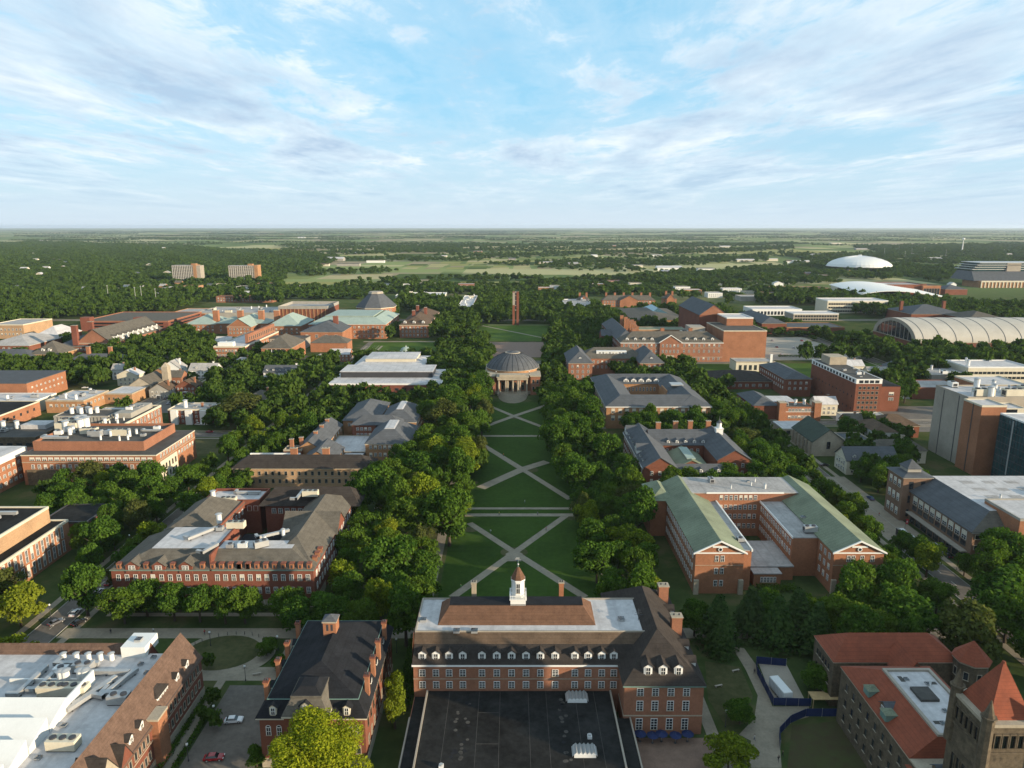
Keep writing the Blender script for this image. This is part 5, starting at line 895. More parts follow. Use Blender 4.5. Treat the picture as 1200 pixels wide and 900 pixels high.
def right_side():
    # shop block at the street, tall slabs behind
    r = (165, 222, 236.4, 280); b = Bld('corner_store', 'long brick shop block with a grey metal slope, white deck and corner tower', 'grey sloped shop block', (161.5, 222, 231, 288), 'shop building'); bk = 'shadedbrick'  # tan brick made darker: the shade on its left side is in the colour
    b.wall(r, 0, 13, bk); b.band(r, 12.5, 13, 'concrete', .3); b.mb('roof').slab([(164.2, 236, 12.9), (174.5, 243, 18.2), (174.5, 280, 18.2), (164.2, 280, 12.9)], .3, 'slate'); b.mb('roof').face([(164.2, 236, 13.2), (183, 236, 13.2), (183, 243, 18.5), (174.5, 243, 18.5)], 'greyshingle'); b.wall((174.4, 222, 243, 280), 13, 18.1, bk, False); b.mb('deck').box(174.5, 222, 243, 280, 18.1, 18.6, 'membrane')
    fb = (177, 222, 231, 250); b.wall(fb, 0, 20, 'orangebrick'); b.flat(fb, 20, 'membrane', .6, 'concrete'); b.band((177, 222, 231, 236.3), 13.2, 13.8, 'stone', .12, 'stone_band')
    tw = (161.4, 173, 277, 289); b.wall(tw, 0, 19, bk); b.band(tw, 18.6, 19.1, 'concrete', .5); b.hip(tw, 19.1, 1.6, 'slate', .9); b.mb('tower_top').box(164.4, 170, 280, 286, 20.2, 21.6, 'concrete'); b.mb('tower_roof').hip((164.4, 170, 280, 286), 21.6, 3.4, 'slate', .5)
    b.mb('canopy').box(162.6, 164.98, 238, 275, 4.6, 5.0, 'paleconcrete')
    b.wins((165, 1, 238, 276), 'l', 9, (8.6,), 2.6, 3.2, 'shade', (1, 1)); b.wins((165, 1, 238, 276), 'l', 9, (6.2,), 2.8, 1.8, 'dark', (1, 1)); b.wins((165, 1, 238, 276), 'l', 9, (.4,), 3.2, 3.6, 'dark', (.5, .5)); b.wins(tw, 'l', 3, (14, 8, 2), 1.6, 3, 'shade', (1, 1)); b.wins(tw, 'f', 2, (14, 8, 2), 1.6, 3, 'dark', (1, 1)); b.wins((165, 177, 236.4, 1), 'f', 3, (10.4, 6.4), 2.6, 1.6, 'open', (.4, .4)); b.wins((177, 222, 231, 1), 'f', 9, (15.4, 10.4, 6), 2.4, 2.2, 'shade')
    for k in range(9): x = 182 + (k % 3) * 9; y = 255 + (k // 3) * 8; b.mb('roof_patch').box(x, x + 5, y, y + 3.2, 18.6, 18.63, 'greydeck')
    b.gear((178, 220, 252, 278), 18.6, 6, 9); b.gear((180, 220, 233, 248), 20.1, 4, 9); b.done()
    r = (229, 272, 346.2, 374); b = Bld('concrete_tower_block', 'tall windowless pale concrete slab with a white rooftop', 'pale concrete slab', r); b.wall(r, 0, 35.6, 'paleconcrete'); b.flat(r, 35.6, 'membrane', .8, 'paleconcrete')
    for y in (353, 366): b.mb('wall_joint').box(228.9, 228.99, y, y + .5, 0, 35.5, 'darkmetal')
    b.gear(r, 35.7, 14, 3, 1.6, 'uuvv'); b.done()
    r = (226.8, 238.8, 332, 346); b = Bld('brick_tower_block', 'tall plain brick tower with pale stacked balconies at its side', 'plain brick tower', (226.8, 250, 332, 346)); b.wall(r, 0, 35, 'orangebrick'); b.flat(r, 35, 'membrane', .6, 'cream'); q = (238.9, 250, 334, 346); b.wall(q, 0, 33, 'cream'); b.flat(q, 33, 'membrane', .6, 'cream')
    s = MB(); s.box(-3, 3, -.1, .05, 0, 1.8, 'darkglass'); s.box(-3.3, 3.3, -1.0, .04, -1.0, 0, 'cream'); me = s.mesh('balcony')
    b.wins(q, 'f', 1, [2.5 + 3.6 * k for k in range(9)], m=(.3, 4.0), mesh=me, name='balcony'); b.mb('wall_joint').box(226.7, 226.79, 338, 338.6, 0, 35, 'darkmetal'); b.done()
    r = (232, 280, 288, 326); b = Bld('glass_office_building', 'dark blue glass office block with a white rooftop', 'dark glass block', r); b.wall(r, 0, 33, 'blueglass'); b.flat(r, 33, 'membrane', .5, 'white')
    for k in range(1, 10): b.mb('spandrel').box(231.86, 280, 287.86, 326.1, k * 3.3, k * 3.3 + .22, 'darkmetal')
    for k in range(0, 20): b.mb('mullion').box(231.82, 231.99, 288 + k * 2, 288.12 + k * 2, 0, 33, 'darkmetal')
    b.mb('light_strip').box(231.7, 231.8, 316, 316.8, 6, 32, 'metal'); b.done()
    # dark brick slab and its neighbours
    r = (220, 236.6, 443, 512); b = Bld('brick_office_slab', 'tall dark brick slab with a white top storey of windows', 'white topped brick slab', (220, 256, 443, 512)); b.wall(r, 0, 21.6, 'brownbrick'); b.wall(r, 21.6, 24.4, 'white', False); b.flat(r, 24.4, 'tardeck', .3, 'white'); lr = (236.7, 256, 456, 508); b.wall(lr, 0, 17, 'brownbrick'); b.hip(lr, 17, 1.6, 'darkslate', .4); b.wins(r, 'f', 5, (2, 5.2, 8.4, 11.6, 14.8, 18), 1.6, 1.7, 'plain'); b.wins((220, 1, 443, 512), 'l', 14, (22.1,), 2.4, 1.7, 'dark'); b.wins(r, 'f', 4, (22.1,), 2.4, 1.7, 'dark'); b.wins(r, 'l', 12, (4, 12), .5, 1.2, 'dark'); b.wins(lr, 'f', 1, (11, 7.4), 3, 2, 'white', (9, 1)); b.mb('penthouse').box(224, 236, 492, 506, 24.5, 30, 'stone'); b.gear((221, 236, 446, 490), 24.5, 6, 6); b.done()
    r = (196, 215, 498, 552); hip_block('brick_dormitory', 'dark brick block under a slate mansard strip behind the small orange hall', 'slate mansard block', r, 13, 4, 'brownbrick', 'slate', wins=[('l', 12, (9, 5), 1.3, 1.8), ('f', 4, (9, 5), 1.3, 1.8)])
    b = Bld('fire_station', 'low orange brick hall with end towers and a flat roof deck', 'low orange towered hall', (152, 194, 432, 472)); m_ = (169, 190, 433, 446); b.wall(m_, 0, 8.4, 'orangebrick'); b.flat(m_, 8.4, 'greyshingle', .6, 'orangebrick'); lw = (153, 169, 436, 470); b.wall(lw, 0, 9, 'brownbrick'); b.hip(lw, 9, 4, 'slate', .5); b.mb('deck').box(169.2, 184, 446, 462, 8.4, 9.2, 'membrane'); b.wall((169.2, 184, 446.1, 462), 0, 8.3, 'brownbrick'); 
    for x in (168, 190.2): b.wall((x, x + 4.2, 432, 437), 0, 11.6, 'orangebrick', False); b.mb('tower_cap').box(x - .2, x + 4.4, 431.8, 437.2, 11.6, 12.1, 'stone')
    b.band(m_, 5.6, 5.9, 'white', .1, 'stone_band'); b.wins((172.5, 190, 433, 1), 'f', 7, (6.1, 1.6), 1.4, 1.6); b.wins((153, 1, 437, 470), 'l', 8, (5.4, 1.6), 1.3, 1.8); b.gear((172, 188, 435, 445), 8.5, 4, 2); b.done()
    b = Bld('stone_church', 'pale stone church with a dark green roof and a stone side wing', 'green roofed stone church', (159, 191, 360, 390), 'church'); g = (160, 177, 362, 390); b.wall(g, 0, 8, 'stone'); b.gable(g, 8, 6.6, 'y', 'darkgreen', 'stone', .5); q = (177.1, 191, 362, 376); b.wall(q, 0, 8.6, 'stone'); b.flat(q, 8.6, 'slate', .6, 'stone'); b.wins(g, 'l', 7, (2.4,), 1.0, 3.6, 'stone', (1, 1)); b.wins(q, 'f', 4, (5.2, 1.6), 1.0, 1.6, 'stone'); b.wins(g, 'f', 1, (4,), 2.0, 4, 'stone')
    for k in range(6): b.mb('buttress#%d' % k).box(158.9, 159.99, 364 + k * 4.6, 364.8 + k * 4.6, 0, 7.4, 'stone')
    b.done()
    flat_block('pavilion', 'low pavilion with two flat white roofs beside the street crossing', 'low white pavilion', (158.5, 180, 400, 416), 4.2, 'stone', 'membrane', .3, 'white', [('f', 5, (1.2,), 2.2, 1.8, 'dark')])
    hip_block('fraternity_house', 'white columned house under a blue grey slate roof with dormers', 'columned slate house', (165, 190, 333, 346), 7.4, 5, 'cream', 'slate', gab='x', wins=[('f', 8, (4.4, 1.2), 1.1, 1.8), ('l', 4, (4.4, 1.2), 1.1, 1.8)], cat='house', extra=lambda b: [b.dormer(169 + k * 5.6, 334.2, 7.8, 'f', 1.8, 1.8, 2.6, 'white', 'slate') for k in range(4)])
    hip_block('house', 'cream house under a tan hipped roof behind the columned slate house', 'tan roofed cream house', (186, 214, 350, 362), 7, 4.4, 'cream', 'greyshingle', wins=[('f', 6, (4, 1.2), 1.1, 1.6)], cat='house', extra=lambda b: [b.chimney(204, 356, 9, 13.6, 1.4, 1.2, 'stone')])
    hip_block('house', 'tall white apartment house with stacked porches beside the stone church', 'stacked porch white house', (197, 209, 370, 392), 11, 3.4, 'white', 'shingle', wins=[('f', 3, (1.2, 4.4, 7.6), 1.1, 1.7), ('l', 6, (1.2, 4.4, 7.6), 1.1, 1.7)], cat='house')
    hip_block('house', 'brown roofed house between the brick slab and the concrete slab', 'brown hipped house', (213, 236, 396, 414), 7, 5, 'brownbrick', 'shingle', wins=[('f', 4, (4, 1.2), 1.1, 1.6)], cat='house')
    flat_block('shop', 'small flat roofed shop with a white side wall under the brick slab', 'white walled shop', (205, 232, 424, 434), 5, 'white', 'greydeck', .4, 'cream', [('f', 5, (1,), 2.2, 2.2, 'dark')])
    hip_block('recreation_hall', 'low dark brick hall with a broad brown hipped roof', 'broad brown hipped hall', (148, 196, 522, 560), 6, 5, 'brownbrick', 'darkshingle', wins=[('f', 9, (1.8,), 2, 2)])
    flat_block('tan_garage', 'small cream block with pilasters and a tall white pylon', 'cream pilaster block', (189, 222, 588, 606), 8, 'cream', 'greydeck', .6, 'stone', [('f', 7, (1.5,), 2.2, 4, 'dark')], extra=lambda b: b.mb('pylon').box(217, 219, 587, 587.9, 0, 15, 'white'))
right_side()
# ------------------------------------------------------------------ buildings farther out
def lit(n, zs, w=1.4, h=2.0, st='white', f='f'): return (f, n, zs, w, h, st)
def far_left():
    F = (1.6, 2.2)
    for pl, pr, py, dd in ((250, 290, 425, 26), (300, 345, 424, 20), (352, 405, 402, 16), (362, 455, 398, 14), (466, 505, 398, 16), (110, 150, 415, 10), (215, 260, 392, 14), (262, 296, 394, 16), (30, 70, 424, 14)):
        (xa, ya), (xb, _) = P(pl, py), P(pr, py); KEEP.append((xa, xb, ya - 6, ya + dd))
    hip_block('chapel_hall', 'long brick hall with a steep grey roof, white dormers and tall chimneys', 'steep dormered hall', (-412, -378, 664, 762), 12, 13, 'pinkbrick', 'greyshingle', gab='y', wins=[lit(11, (2, 7), *F, f='r')], extra=lambda b: ([b.dormer(-379, 676 + k * 9.6, 14, 'r', 3.4, 3.4, 5, 'white', 'greyshingle') for k in range(9)], [b.chimney(-412, y, 10, 29, 5, 3.4, 'redbrick') for y in (664, 690)]))
    r = RC(95, 197, 377, 11, 92)
    def deck(b):
        for k in range(3): b.mb('deck_opening').box(r[0] + 6, r[1] - 6, r[2] - .1, r[2] - .02, 1.2 + k * 3.4, 2.9 + k * 3.4, 'darkglass'); b.mb('deck_opening').box(r[1] + .02, r[1] + .1, r[2] + 6, r[3] - 6, 1.2 + k * 3.4, 2.9 + k * 3.4, 'darkglass')
        for x in (r[0], r[0] + 62): b.wall((x, x + 11, r[2] - 1.5, r[2] + 8), 0, 16, 'redbrick', False)
    flat_block('parking_deck', 'brick parking deck with open storeys and stair towers', 'brick parking deck', r, 11, 'redbrick', 'greyshingle', 1.0, 'pinkbrick', extra=deck)
    hip_block('dining_pavilion', 'square brick pavilion with a tall grey hipped roof and two dormers', 'square hipped pavilion', RC(36, 69, 415, 9, 27), 9, 10, 'tanbrick', 'greyshingle', wins=[lit(6, (4,), *F)], extra=lambda b: [b.dormer(b.c[0] + d, b.r[2] + 2.4, 10.6, 'f', 2.8, 2.6, 3, 'white', 'greyshingle') for d in (-3, 3)])
    for lb, sh, pl, pr, py, z, dep, h, rm in (('broad brick hall with a low pale grey roof at the picture edge', 'edge pale roof hall', -20, 34, 405, 9, 60, 7, 'greydeck'), ('pale pyramid roofed hall among grey roofed halls', 'pale pyramid hall', 40, 69, 394, 8, 40, 9, 'membrane'), ('long brick hall with a blue grey hipped roof beside the square pavilion', 'blue grey hipped hall', 66, 103, 406, 9, 56, 8, 'slate'), ('long low hall under a grey blue roof at the row of street trees', 'grey blue street hall', -30, 36, 420, 7, 28, 6, 'slate')):
        hip_block('dormitory', lb, sh, RC(pl, pr, py, z, dep), z, h, 'brownbrick', rm, wins=[lit(8, (z - 4,), *F)])
    hip_block('dormitory', 'low grey roofed wing with two tall brick chimneys behind street trees', 'two chimney wing', RC(74, 149, 425, 7, 22), 7, 6, 'brownbrick', 'slate', wins=[lit(12, (3.4,), *F)], extra=lambda b: [b.chimney(b.c[0] + d, b.c[1], 8, 19, 2.8, 2.4, 'orangebrick') for d in (-11, 8)])
    flat_block('cream_block', 'square cream and orange block with a pale roof at the picture edge', 'edge cream block', RC(-12, 27, 381, 15, 50), 15, 'buffbrick', 'greydeck', .8, 'cream', [lit(8, (9, 4), *F)])
    # green roofed music halls
    def cp(lb, sh, pl, pr, py, z, dep, h, **k): hip_block('music_hall', lb, sh, RC(pl, pr, py, z, dep), z, h, 'orangebrick', 'palecopper', wins=[lit(6, (3, 7), *F)], **k)
    cp('brick hall with a pale green hipped roof beside the parking deck', 'green hipped hall', 217, 253, 380, 11, 46, 9); cp('brick hall with a green gabled front among green roofed halls', 'green gabled hall', 266, 294, 383, 11, 50, 9, gab='y'); cp('long green roofed wing joining the green halls', 'green joining wing', 252, 313, 379, 12, 30, 6, extra=lambda b: [b.chimney(b.c[0] + d, b.c[1] - 4, 12, 26, 6, 5, 'orangebrick', 'cream') for d in (-32, -4, 20, 38)]); cp('square brick hall with a blue green pyramid roof', 'blue green pyramid hall', 313, 352, 382, 12, 55, 11)
    r = RC(250, 287, 407, 12, 96); flat_block('science_block', 'stepped brick science block with a white framed clerestory', 'clerestory science block', r, 12, 'orangebrick', 'membrane', 1, 'cream', [lit(9, (7.6, 3.4), *F), lit(14, (3, 7.5), *F, f='r')], extra=lambda b: (b.mb('clerestory').box(r[0] + 3, r[1] - 12, r[2] + 3, r[2] + 9, 12.2, 16, 'white'), b.mb('upper_block').box(r[0] + 22, r[1] - 4, r[2] + 20, r[3], 12.2, 21, 'pinkbrick'), b.wins((r[0] + 22, r[1] - 4, r[2] + 20, r[3]), 'r', 14, (14.5,), 2, 3.4, 'cream' if False else 'stone')))
    r = RC(306, 341, 408, 13, 44); hip_block('glass_fronted_hall', 'square brick hall with a grey hipped roof and tall glass front', 'glass fronted hall', r, 13, 9, 'orangebrick', 'greyshingle', extra=lambda b: (b.mb('glass_front').box(b.c[0] - 8, b.c[0] + 8, r[2] - .3, r[2] - .02, 0, 12, 'glass'), [b.mb('glass_frame').box(b.c[0] - 8 + 4 * k - .2, b.c[0] - 7.8 + 4 * k, r[2] - .6, r[2] - .32, 0, 12, 'white') for k in range(5)]))
    r = RC(352, 401, 389, 14, 60); hip_block('brick_hall', 'brick hall with a dark grey hipped roof joined to a glassed link', 'glass linked hall', r, 14, 8, 'orangebrick', 'slate', wins=[lit(4, (3, 8), 2.4, 3)], extra=lambda b: (b.wall((r[0] - 26, r[0] + 10, r[2] - 18, r[2] - .1), 0, 10, 'concrete'), b.mb('link_roof').box(r[0] - 27, r[0] + 10.5, r[2] - 18.5, r[2] - .2, 10, 10.6, 'tardeck'), b.wins((r[0] - 26, r[0] + 10, r[2] - 18, 1), 'f', 8, (2, 6), 2.8, 2.4, 'stone'), b.wall((r[1] - 22, r[1] + 14, r[2] - 40, r[2] - 19), 0, 9, 'orangebrick'), b.mb('low_roof').hip((r[1] - 22, r[1] + 14, r[2] - 40, r[2] - 19), 9, 6, 'greyshingle', .5), b.chimney(b.c[0] + 8, b.c[1], 16, 27, 5, 3, 'redbrick')))
    r = RC(362, 452, 380, 16, 92)
    def court(b):
        b.mb('court_roof').box(r[0] + 14, r[1] - 16, r[2] + 16, r[3] - 16, 16, 23.2, 'palecopper'); b.band(r, 15.6, 16.2, 'white', .4, 'roof_band'); b.band(r, 5, 5.4, 'stone', .15, 'stone_band')
    b = Bld('commerce_hall', 'long brick hall with a pale green roof around a flat centre', 'pale green roofed hall', r); b.wall(r, 0, 16, 'orangebrick'); t = b.mans(r, 16.2, 13, 6, 'palecopper', 'copper', .8); b.wins(r, 'f', 16, (11.4, 6.6, 1.6), 1.6, 2.4); b.wins(r, 'r', 8, (11.4, 6.6), 1.6, 2.4); court(b); b.done()
    r = RC(419, 455, 360, 22, 46); b = Bld('hexagonal_hall', 'faceted brick tower hall under a steep slate cone with a pale cap', 'slate cone hall', r); c = b.c; s = b.mb('wall'); s.cyl(*c, 0, 20, 25, 25, 8, 'orangebrick', ph=R(22.5)); b.foot(r); b.mb('cornice').cyl(*c, 20, 21, 26, 26, 8, 'cream', ph=R(22.5)); b.mb('roof').cyl(*c, 21, 37, 26.5, 9, 8, 'slate', ph=R(22.5)); b.mb('roof_cap').cyl(*c, 37, 39.5, 10, 8.4, 8, 'paleconcrete', ph=R(22.5))
    me = window_mesh(1.6, 2.4)
    for k in (-2, -1, 0):
        a = R(k * 45 - 45 + 45); 
        for z in (4, 10, 16): 
            for o in (-6, -2, 2, 6):
                n = (math.sin(R(k * 45 + 45)) , -math.cos(R(k * 45 + 45))); ap = 25 * math.cos(R(22.5)); b.piece('window', me, (c[0] + n[0] * ap - n[1] * o, c[1] + n[1] * ap + n[0] * o, z), R(k * 45 + 45))
    b.done()
    r = RC(326, 384, 360, 18, 60); flat_block('ribbed_block', 'brown brick block with vertical ribs and a grey overhanging top', 'brown ribbed block', r, 16, 'brownbrick', 'greydeck', 3.5, 'concrete', extra=lambda b: [b.mb('rib').box(r[0] + 5 * k, r[0] + 5 * k + 1.2, r[2] - .5, r[2] - .02, 0, 15.6, 'tanbrick') for k in range(int((r[1] - r[0]) // 5) + 1)])
    flat_block('grey_roofed_block', 'wide low block with a grey roof and white ducts behind the green halls', 'wide grey roof block', RC(228, 326, 367, 10, 70), 10, 'concrete', 'greydeck', .8, 'concrete', gear=14); flat_block('grey_garage', 'low garage with a pale grey roof behind the parking deck', 'low pale garage', RC(196, 240, 368, 9, 60), 9, 'brownbrick', 'greydeck', .8, 'tanbrick')
    flat_block('long_dormitory', 'long thin brick dormitory half hidden in the trees', 'long thin dormitory', RC(253, 319, 348, 9, 24), 9, 'pinkbrick', 'shingle', .6, 'pinkbrick', [lit(20, (5.4, 2), *F)])
    b = Bld('georgian_hall', 'long brick hall with white dormers and a hipped roof beside a lawn', 'hipped hall at the lawn', RC(468, 502, 381, 14, 120)); r = b.r; b.wall(r, 0, 14, 'pinkbrick'); b.band(r, 13.6, 14.2, 'cream', .4); b.hip(r, 14.2, 8, 'shingle', .6); b.wins(r, 'f', 7, (9.8, 5.6, 1.4), 1.6, 2.4); b.wins(r, 'r', 16, (9.8, 5.6), 1.6, 2.4)
    for d in (-10, 0, 10): b.dormer(b.c[0] + d, r[2] + 2.4, 15, 'f', 3, 2.8, 4, 'white', 'shingle')
    for d, y in ((-4, 30), (6, 60), (-6, 80)): b.chimney(b.c[0] + d, r[2] + y, 16, 27, 3, 5, 'redbrick')
    b.done()
    flat_block('white_low_block', 'low rambling white block behind dark trees', 'rambling white block', RC(463, 520, 347, 6, 60), 6, 'cream', 'membrane', 1, 'white', gear=5); flat_block('white_deck_block', 'brick block with a long white roof and dark roof openings', 'white slotted roof block', RC(536, 553, 360, 11, 160), 11, 'pinkbrick', 'membrane', 1, 'white', [lit(6, (6,), *F)], gear=8)
    for (pl, pr, py) in ((203, 236, 331.5), (269, 303, 332)):
        x0, y = P(pl, py); x1, _ = P(pr, py); r = (x0, x1, y, y + 20); b = Bld('apartment_tower', 'pale concrete apartment tower with a brick end, ' + ('nearer the edge woods' if pl < 250 else 'beside the open meadow'), 'edge woods apartment tower' if pl < 250 else 'meadow apartment tower', r, 'apartment block', 'twin apartment towers'); b.wall(r, 0, 37, 'paleconcrete'); b.wall((x1 - 15 if pl < 250 else x1 - 7, x1 - 8 if pl < 250 else x1 + .4, y - .4, y + 20.4), 0, 38.5, 'tanbrick', False); b.wall((x0 + 40, x0 + 50, y + 5, y + 15), 37, 41, 'tanbrick', False); b.mb('roof').box(x0, x1 - 15, y, y + 20, 37, 37.5, 'greydeck'); n = 12
        s = MB(); s.box(-1.1, 1.1, -.05, .04, 0, 36, 'glass'); s.box(-1.5, -1.1, -.5, .04, 0, 36.4, 'white'); me = s.mesh('window_strip'); b.wins((x0, x1 - (15 if pl < 250 else 7), y, 1), 'f', n, (.4,), mesh=me, m=(1, .5), name='window_strip')
        for k in range(1, 12): b.mb('floor_band').box(x0, x1 - (15 if pl < 250 else 7), y - .3, y - .12, k * 3.1, k * 3.1 + .9, 'stone')
        b.done()
    x, y = P(475, 416); b = Bld('conservatory', 'small domed glass conservatory among shrubs', 'glass conservatory', (x - 6, x + 6, y, y + 12)); b.foot((x - 6, x + 6, y, y + 12)); b.mb('wall').cyl(x, y + 6, 0, 3.4, 6, 6, 10, 'white'); b.mb('dome').ball(x, y + 6, 3.4, 5.6, 'palecopper', 3.6, 12); b.mb('finial').cyl(x, y + 6, 7, 8.4, .4, .1, 6, 'white'); b.done()
far_left()

def far_right():
    F = (1.8, 2.4)
    flat_block('white_banded_block', 'low block with bright white bands beside the carillon trees', 'white banded low block', RC(663, 696, 359, 10, 90), 10, 'pinkbrick', 'greydeck', 1.4, 'white', [lit(8, (5,), *F)], gear=4)
    for lb, sh, pl, pr, py, n in (('red brick residence with a central gable and many chimneys', 'gabled residence', 706, 768, 352, 18), ('small red brick residence with a tall ornate gable', 'ornate gable residence', 676, 692, 352, 5), ('short red brick residence at the end of the residence row', 'end residence', 778, 793, 350, 4)):
        r = RC(pl, pr, py, 10, 18); b = Bld('residence_hall', lb, sh, r); b.wall(r, 0, 10, 'orangebrick'); b.hip(r, 10, 7, 'greyshingle', .6); w = r[1] - r[0]; g = (b.c[0] - min(14, w * .3), b.c[0] + min(14, w * .3), r[2] - 3, r[2] + 9); b.wall(g, 0, 10, 'orangebrick', False); b.gable(g, 10, 7, 'y', 'greyshingle', 'orangebrick', .4); b.wins(r, 'f', n, (6, 2), *F)
        for k in range(max(2, n // 3)): b.chimney(r[0] + (k + .5) * w / max(2, n // 3), r[2] + 10, 11, 21, 3, 2.4, 'orangebrick', 'redbrick')
        b.done()
    r = RC(742, 806, 375, 12, 120); b = Bld('gymnasium', 'grey brown gymnasium with a dark blue glass roof', 'blue glass roof gymnasium', r); b.wall(r, 0, 12, 'tanbrick'); b.hip(r, 12, 4, 'greyshingle', .8, ins=22); b.mb('glass_roof').hip((r[0] + 30, r[1] - 12, r[2] + 50, r[3] - 6), 13.5, 6, 'blueglass', 0); b.wins(r, 'f', 14, (4,), 2.4, 3); b.done()
    flat_block('long_white_block', 'long low white block with dark window bays beside a small lawn', 'windowed white block', RC(882, 940, 363, 8, 40), 8, 'white', 'membrane', 1, 'white', [lit(14, (1.2,), 3, 4.6, 'dark')])
    hip_block('blue_roofed_hall', 'brown hall with a blue grey sloping roof beside white blocks', 'blue sloped hall', RC(893, 922, 379, 12, 96), 12, 6, 'brownbrick', 'slate'); flat_block('brown_annex', 'brown annex with a pale blue flat roof', 'pale blue roof annex', RC(922, 990, 384, 8, 40), 8, 'brownbrick', 'slate', .6, 'tanbrick'); flat_block('glazed_white_block', 'two storey white block with long glazed front', 'glazed white block', RC(930, 983, 369, 8, 30), 9, 'paleconcrete', 'membrane', .8, 'white', [lit(16, (1, 5), 2.6, 2.4, 'dark')])
    flat_block('long_cream_block', 'long three storey cream block with ribbon windows', 'ribbon window block', RC(970, 1041, 353, 17, 40), 17, 'cream', 'membrane', 1, 'white', [lit(24, (2, 7, 12), 2.8, 2.2, 'dark')]); flat_block('storage_shed', 'long low orange brown shed beyond the trees', 'orange brown shed', RC(905, 972, 338, 9, 40), 9, 'buffbrick', 'shingle', .6)
    flat_block('dark_link_block', 'low dark roofed link block behind the long white block', 'dark link block', RC(868, 918, 348, 7, 30), 7, 'concrete', 'greydeck', .8, gear=3)
    # barrel vaulted armory
    r = (406, 700, 706, 792); b = Bld('drill_hall', 'huge barrel vaulted hall with a pale ribbed roof and arched glazed end', 'barrel vaulted hall', r); b.wall(r, 0, 5.4, 'brownbrick'); b.band(r, 5.2, 5.8, 'stone', .4); cy = 749; rad = 43; n = 22; s = b.mb('vault'); Z = lambda a: 5 + 20 * math.sin(a); pts = [(cy - rad * math.cos(math.pi * k / n), Z(math.pi * k / n)) for k in range(n + 1)]
    for k in range(n): s.face([(406, *pts[k]), (700, *pts[k]), (700, *pts[k + 1]), (406, *pts[k + 1])], 'vaultskin')
    for i in range(18):
        x = 414 + i * 16.5; q = b.mb('vault_rib#%d' % i)
        for k in range(n): q.tube((x, *pts[k]), (x, *pts[k + 1]), .3, .3, 'slate', 4)
    e = b.mb('end_arch'); 
    for k in range(n):
        (y0, z0), (y1, z1) = pts[k], pts[k + 1]; f = .84
        e.face([(405.8, y0, z0), (405.8, y1, z1), (405.8, cy + (y1 - cy) * f, 5 + (z1 - 5) * f), (405.8, cy + (y0 - cy) * f, 5 + (z0 - 5) * f)][::-1], 'paleconcrete')
    g = b.mb('end_glazing'); g.face([(406.1, cy + (y - cy) * .86, 5 + (z - 5) * .86) for y, z in pts][::-1], 'glass')
    for k in range(1, 9): y = cy - 36 + k * 8; g.box(405.7, 406, y - .3, y + .3, 5, 5 + 20 * .84 * math.sqrt(max(0, 1 - ((y - cy) / (rad * .84)) ** 2)), 'paleconcrete')
    b.wins((406, 560, 706, 1), 'f', 26, (1.4,), 2.4, 2.8, 'plain'); b.done()
    hip_block('gate_hall', 'dark slate roofed hall with tall chimneys behind the barrel vault', 'slate hall behind vault', RC(1068, 1130, 368, 14, 60), 14, 9, 'brownbrick', 'slate', extra=lambda b: [b.chimney(b.c[0] + d, b.c[1], 14, 27, 3.4, 3.4, 'brownbrick', 'brownbrick') for d in (-30, 24)])
    hip_block('tan_hipped_hall', 'tan roofed low hall next to the barrel vault ridge', 'tan hall by vault', RC(1136, 1180, 374, 14, 50), 14, 7, 'brownbrick', 'greyshingle')
    # domed arena
    x, y = P(1006, 317); y -= 84; b = Bld('domed_arena', 'vast white shallow dome with radial ribs', 'white domed arena', (x - 84, x + 84, y, y + 168), 'arena'); c = (x, y + 84); b.foot((x - 84, x + 84, y, y + 168)); s = b.mb('dome'); prof = [(84, 12), (80, 19), (70, 26), (55, 32), (36, 37), (16, 40), (4, 41)]
    for (r0, z0), (r1, z1) in zip(prof, prof[1:]): s.cyl(*c, z0, z1, r0, r1, 48, 'white', cap=False)
    s = b.mb('dome_rib')
    for k in range(48):
        a = 2 * math.pi * k / 48
        for (r0, z0), (r1, z1) in zip(prof, prof[1:]): s.tube((c[0] + r0 * math.cos(a), c[1] + r0 * math.sin(a), z0), (c[0] + r1 * math.cos(a), c[1] + r1 * math.sin(a), z1), .35, .25, 'whitemetal', 4)
    b.mb('bowl').cyl(*c, 0, 12, 58, 83, 48, 'concrete'); b.mb('rim').cyl(*c, 11.4, 12.4, 85, 85, 48, 'paleconcrete'); b.mb('crown_ring').cyl(*c, 41, 43, 5, 4, 16, 'white'); b.done()
    # curved white roof and brick field house
    r = RC(1022, 1090, 350, 6, 110); b = Bld('ice_rink', 'hall with a curving white wing shaped roof', 'white winged roof hall', r); b.wall(r, 0, 8, 'concrete'); s = b.mb('roof'); n = 14
    for k in range(n):
        t0, t1 = k / n, (k + 1) / n; zf = lambda t: 8 + 13 * math.sin(math.pi * (.12 + .88 * t)) ** 1.0 * (1 - .55 * t) ; X = lambda t: r[0] - 20 + (r[1] - r[0] + 46) * t
        s.slab([(X(t0), r[2] - 6, zf(t0)), (X(t1), r[2] - 6, zf(t1)), (X(t1), r[3] + 6, zf(t1) + 6), (X(t0), r[3] + 6, zf(t0) + 6)], .9, 'white')
    b.done()
    flat_block('white_upper_block', 'white block with strip windows beside the wing shaped roof', 'white strip block', RC(985, 1010, 335, 13, 40), 13, 'cream', 'membrane', 1, 'white', [lit(6, (8,), 3, 3, 'dark')]); r = RC(1030, 1086, 333, 22, 60); flat_block('dark_field_house', 'long dark brown brick field house', 'dark brick field house', r, 20, 'brownbrick', 'greydeck', 1.4, 'brownbrick'); flat_block('brick_field_house', 'orange brick block with tall pale windows beside the dark field house', 'orange field house', RC(1082, 1103, 334, 21, 40), 19, 'orangebrick', 'tardeck', 1, 'tanbrick', [lit(6, (4,), 4, 11, 'stone')])
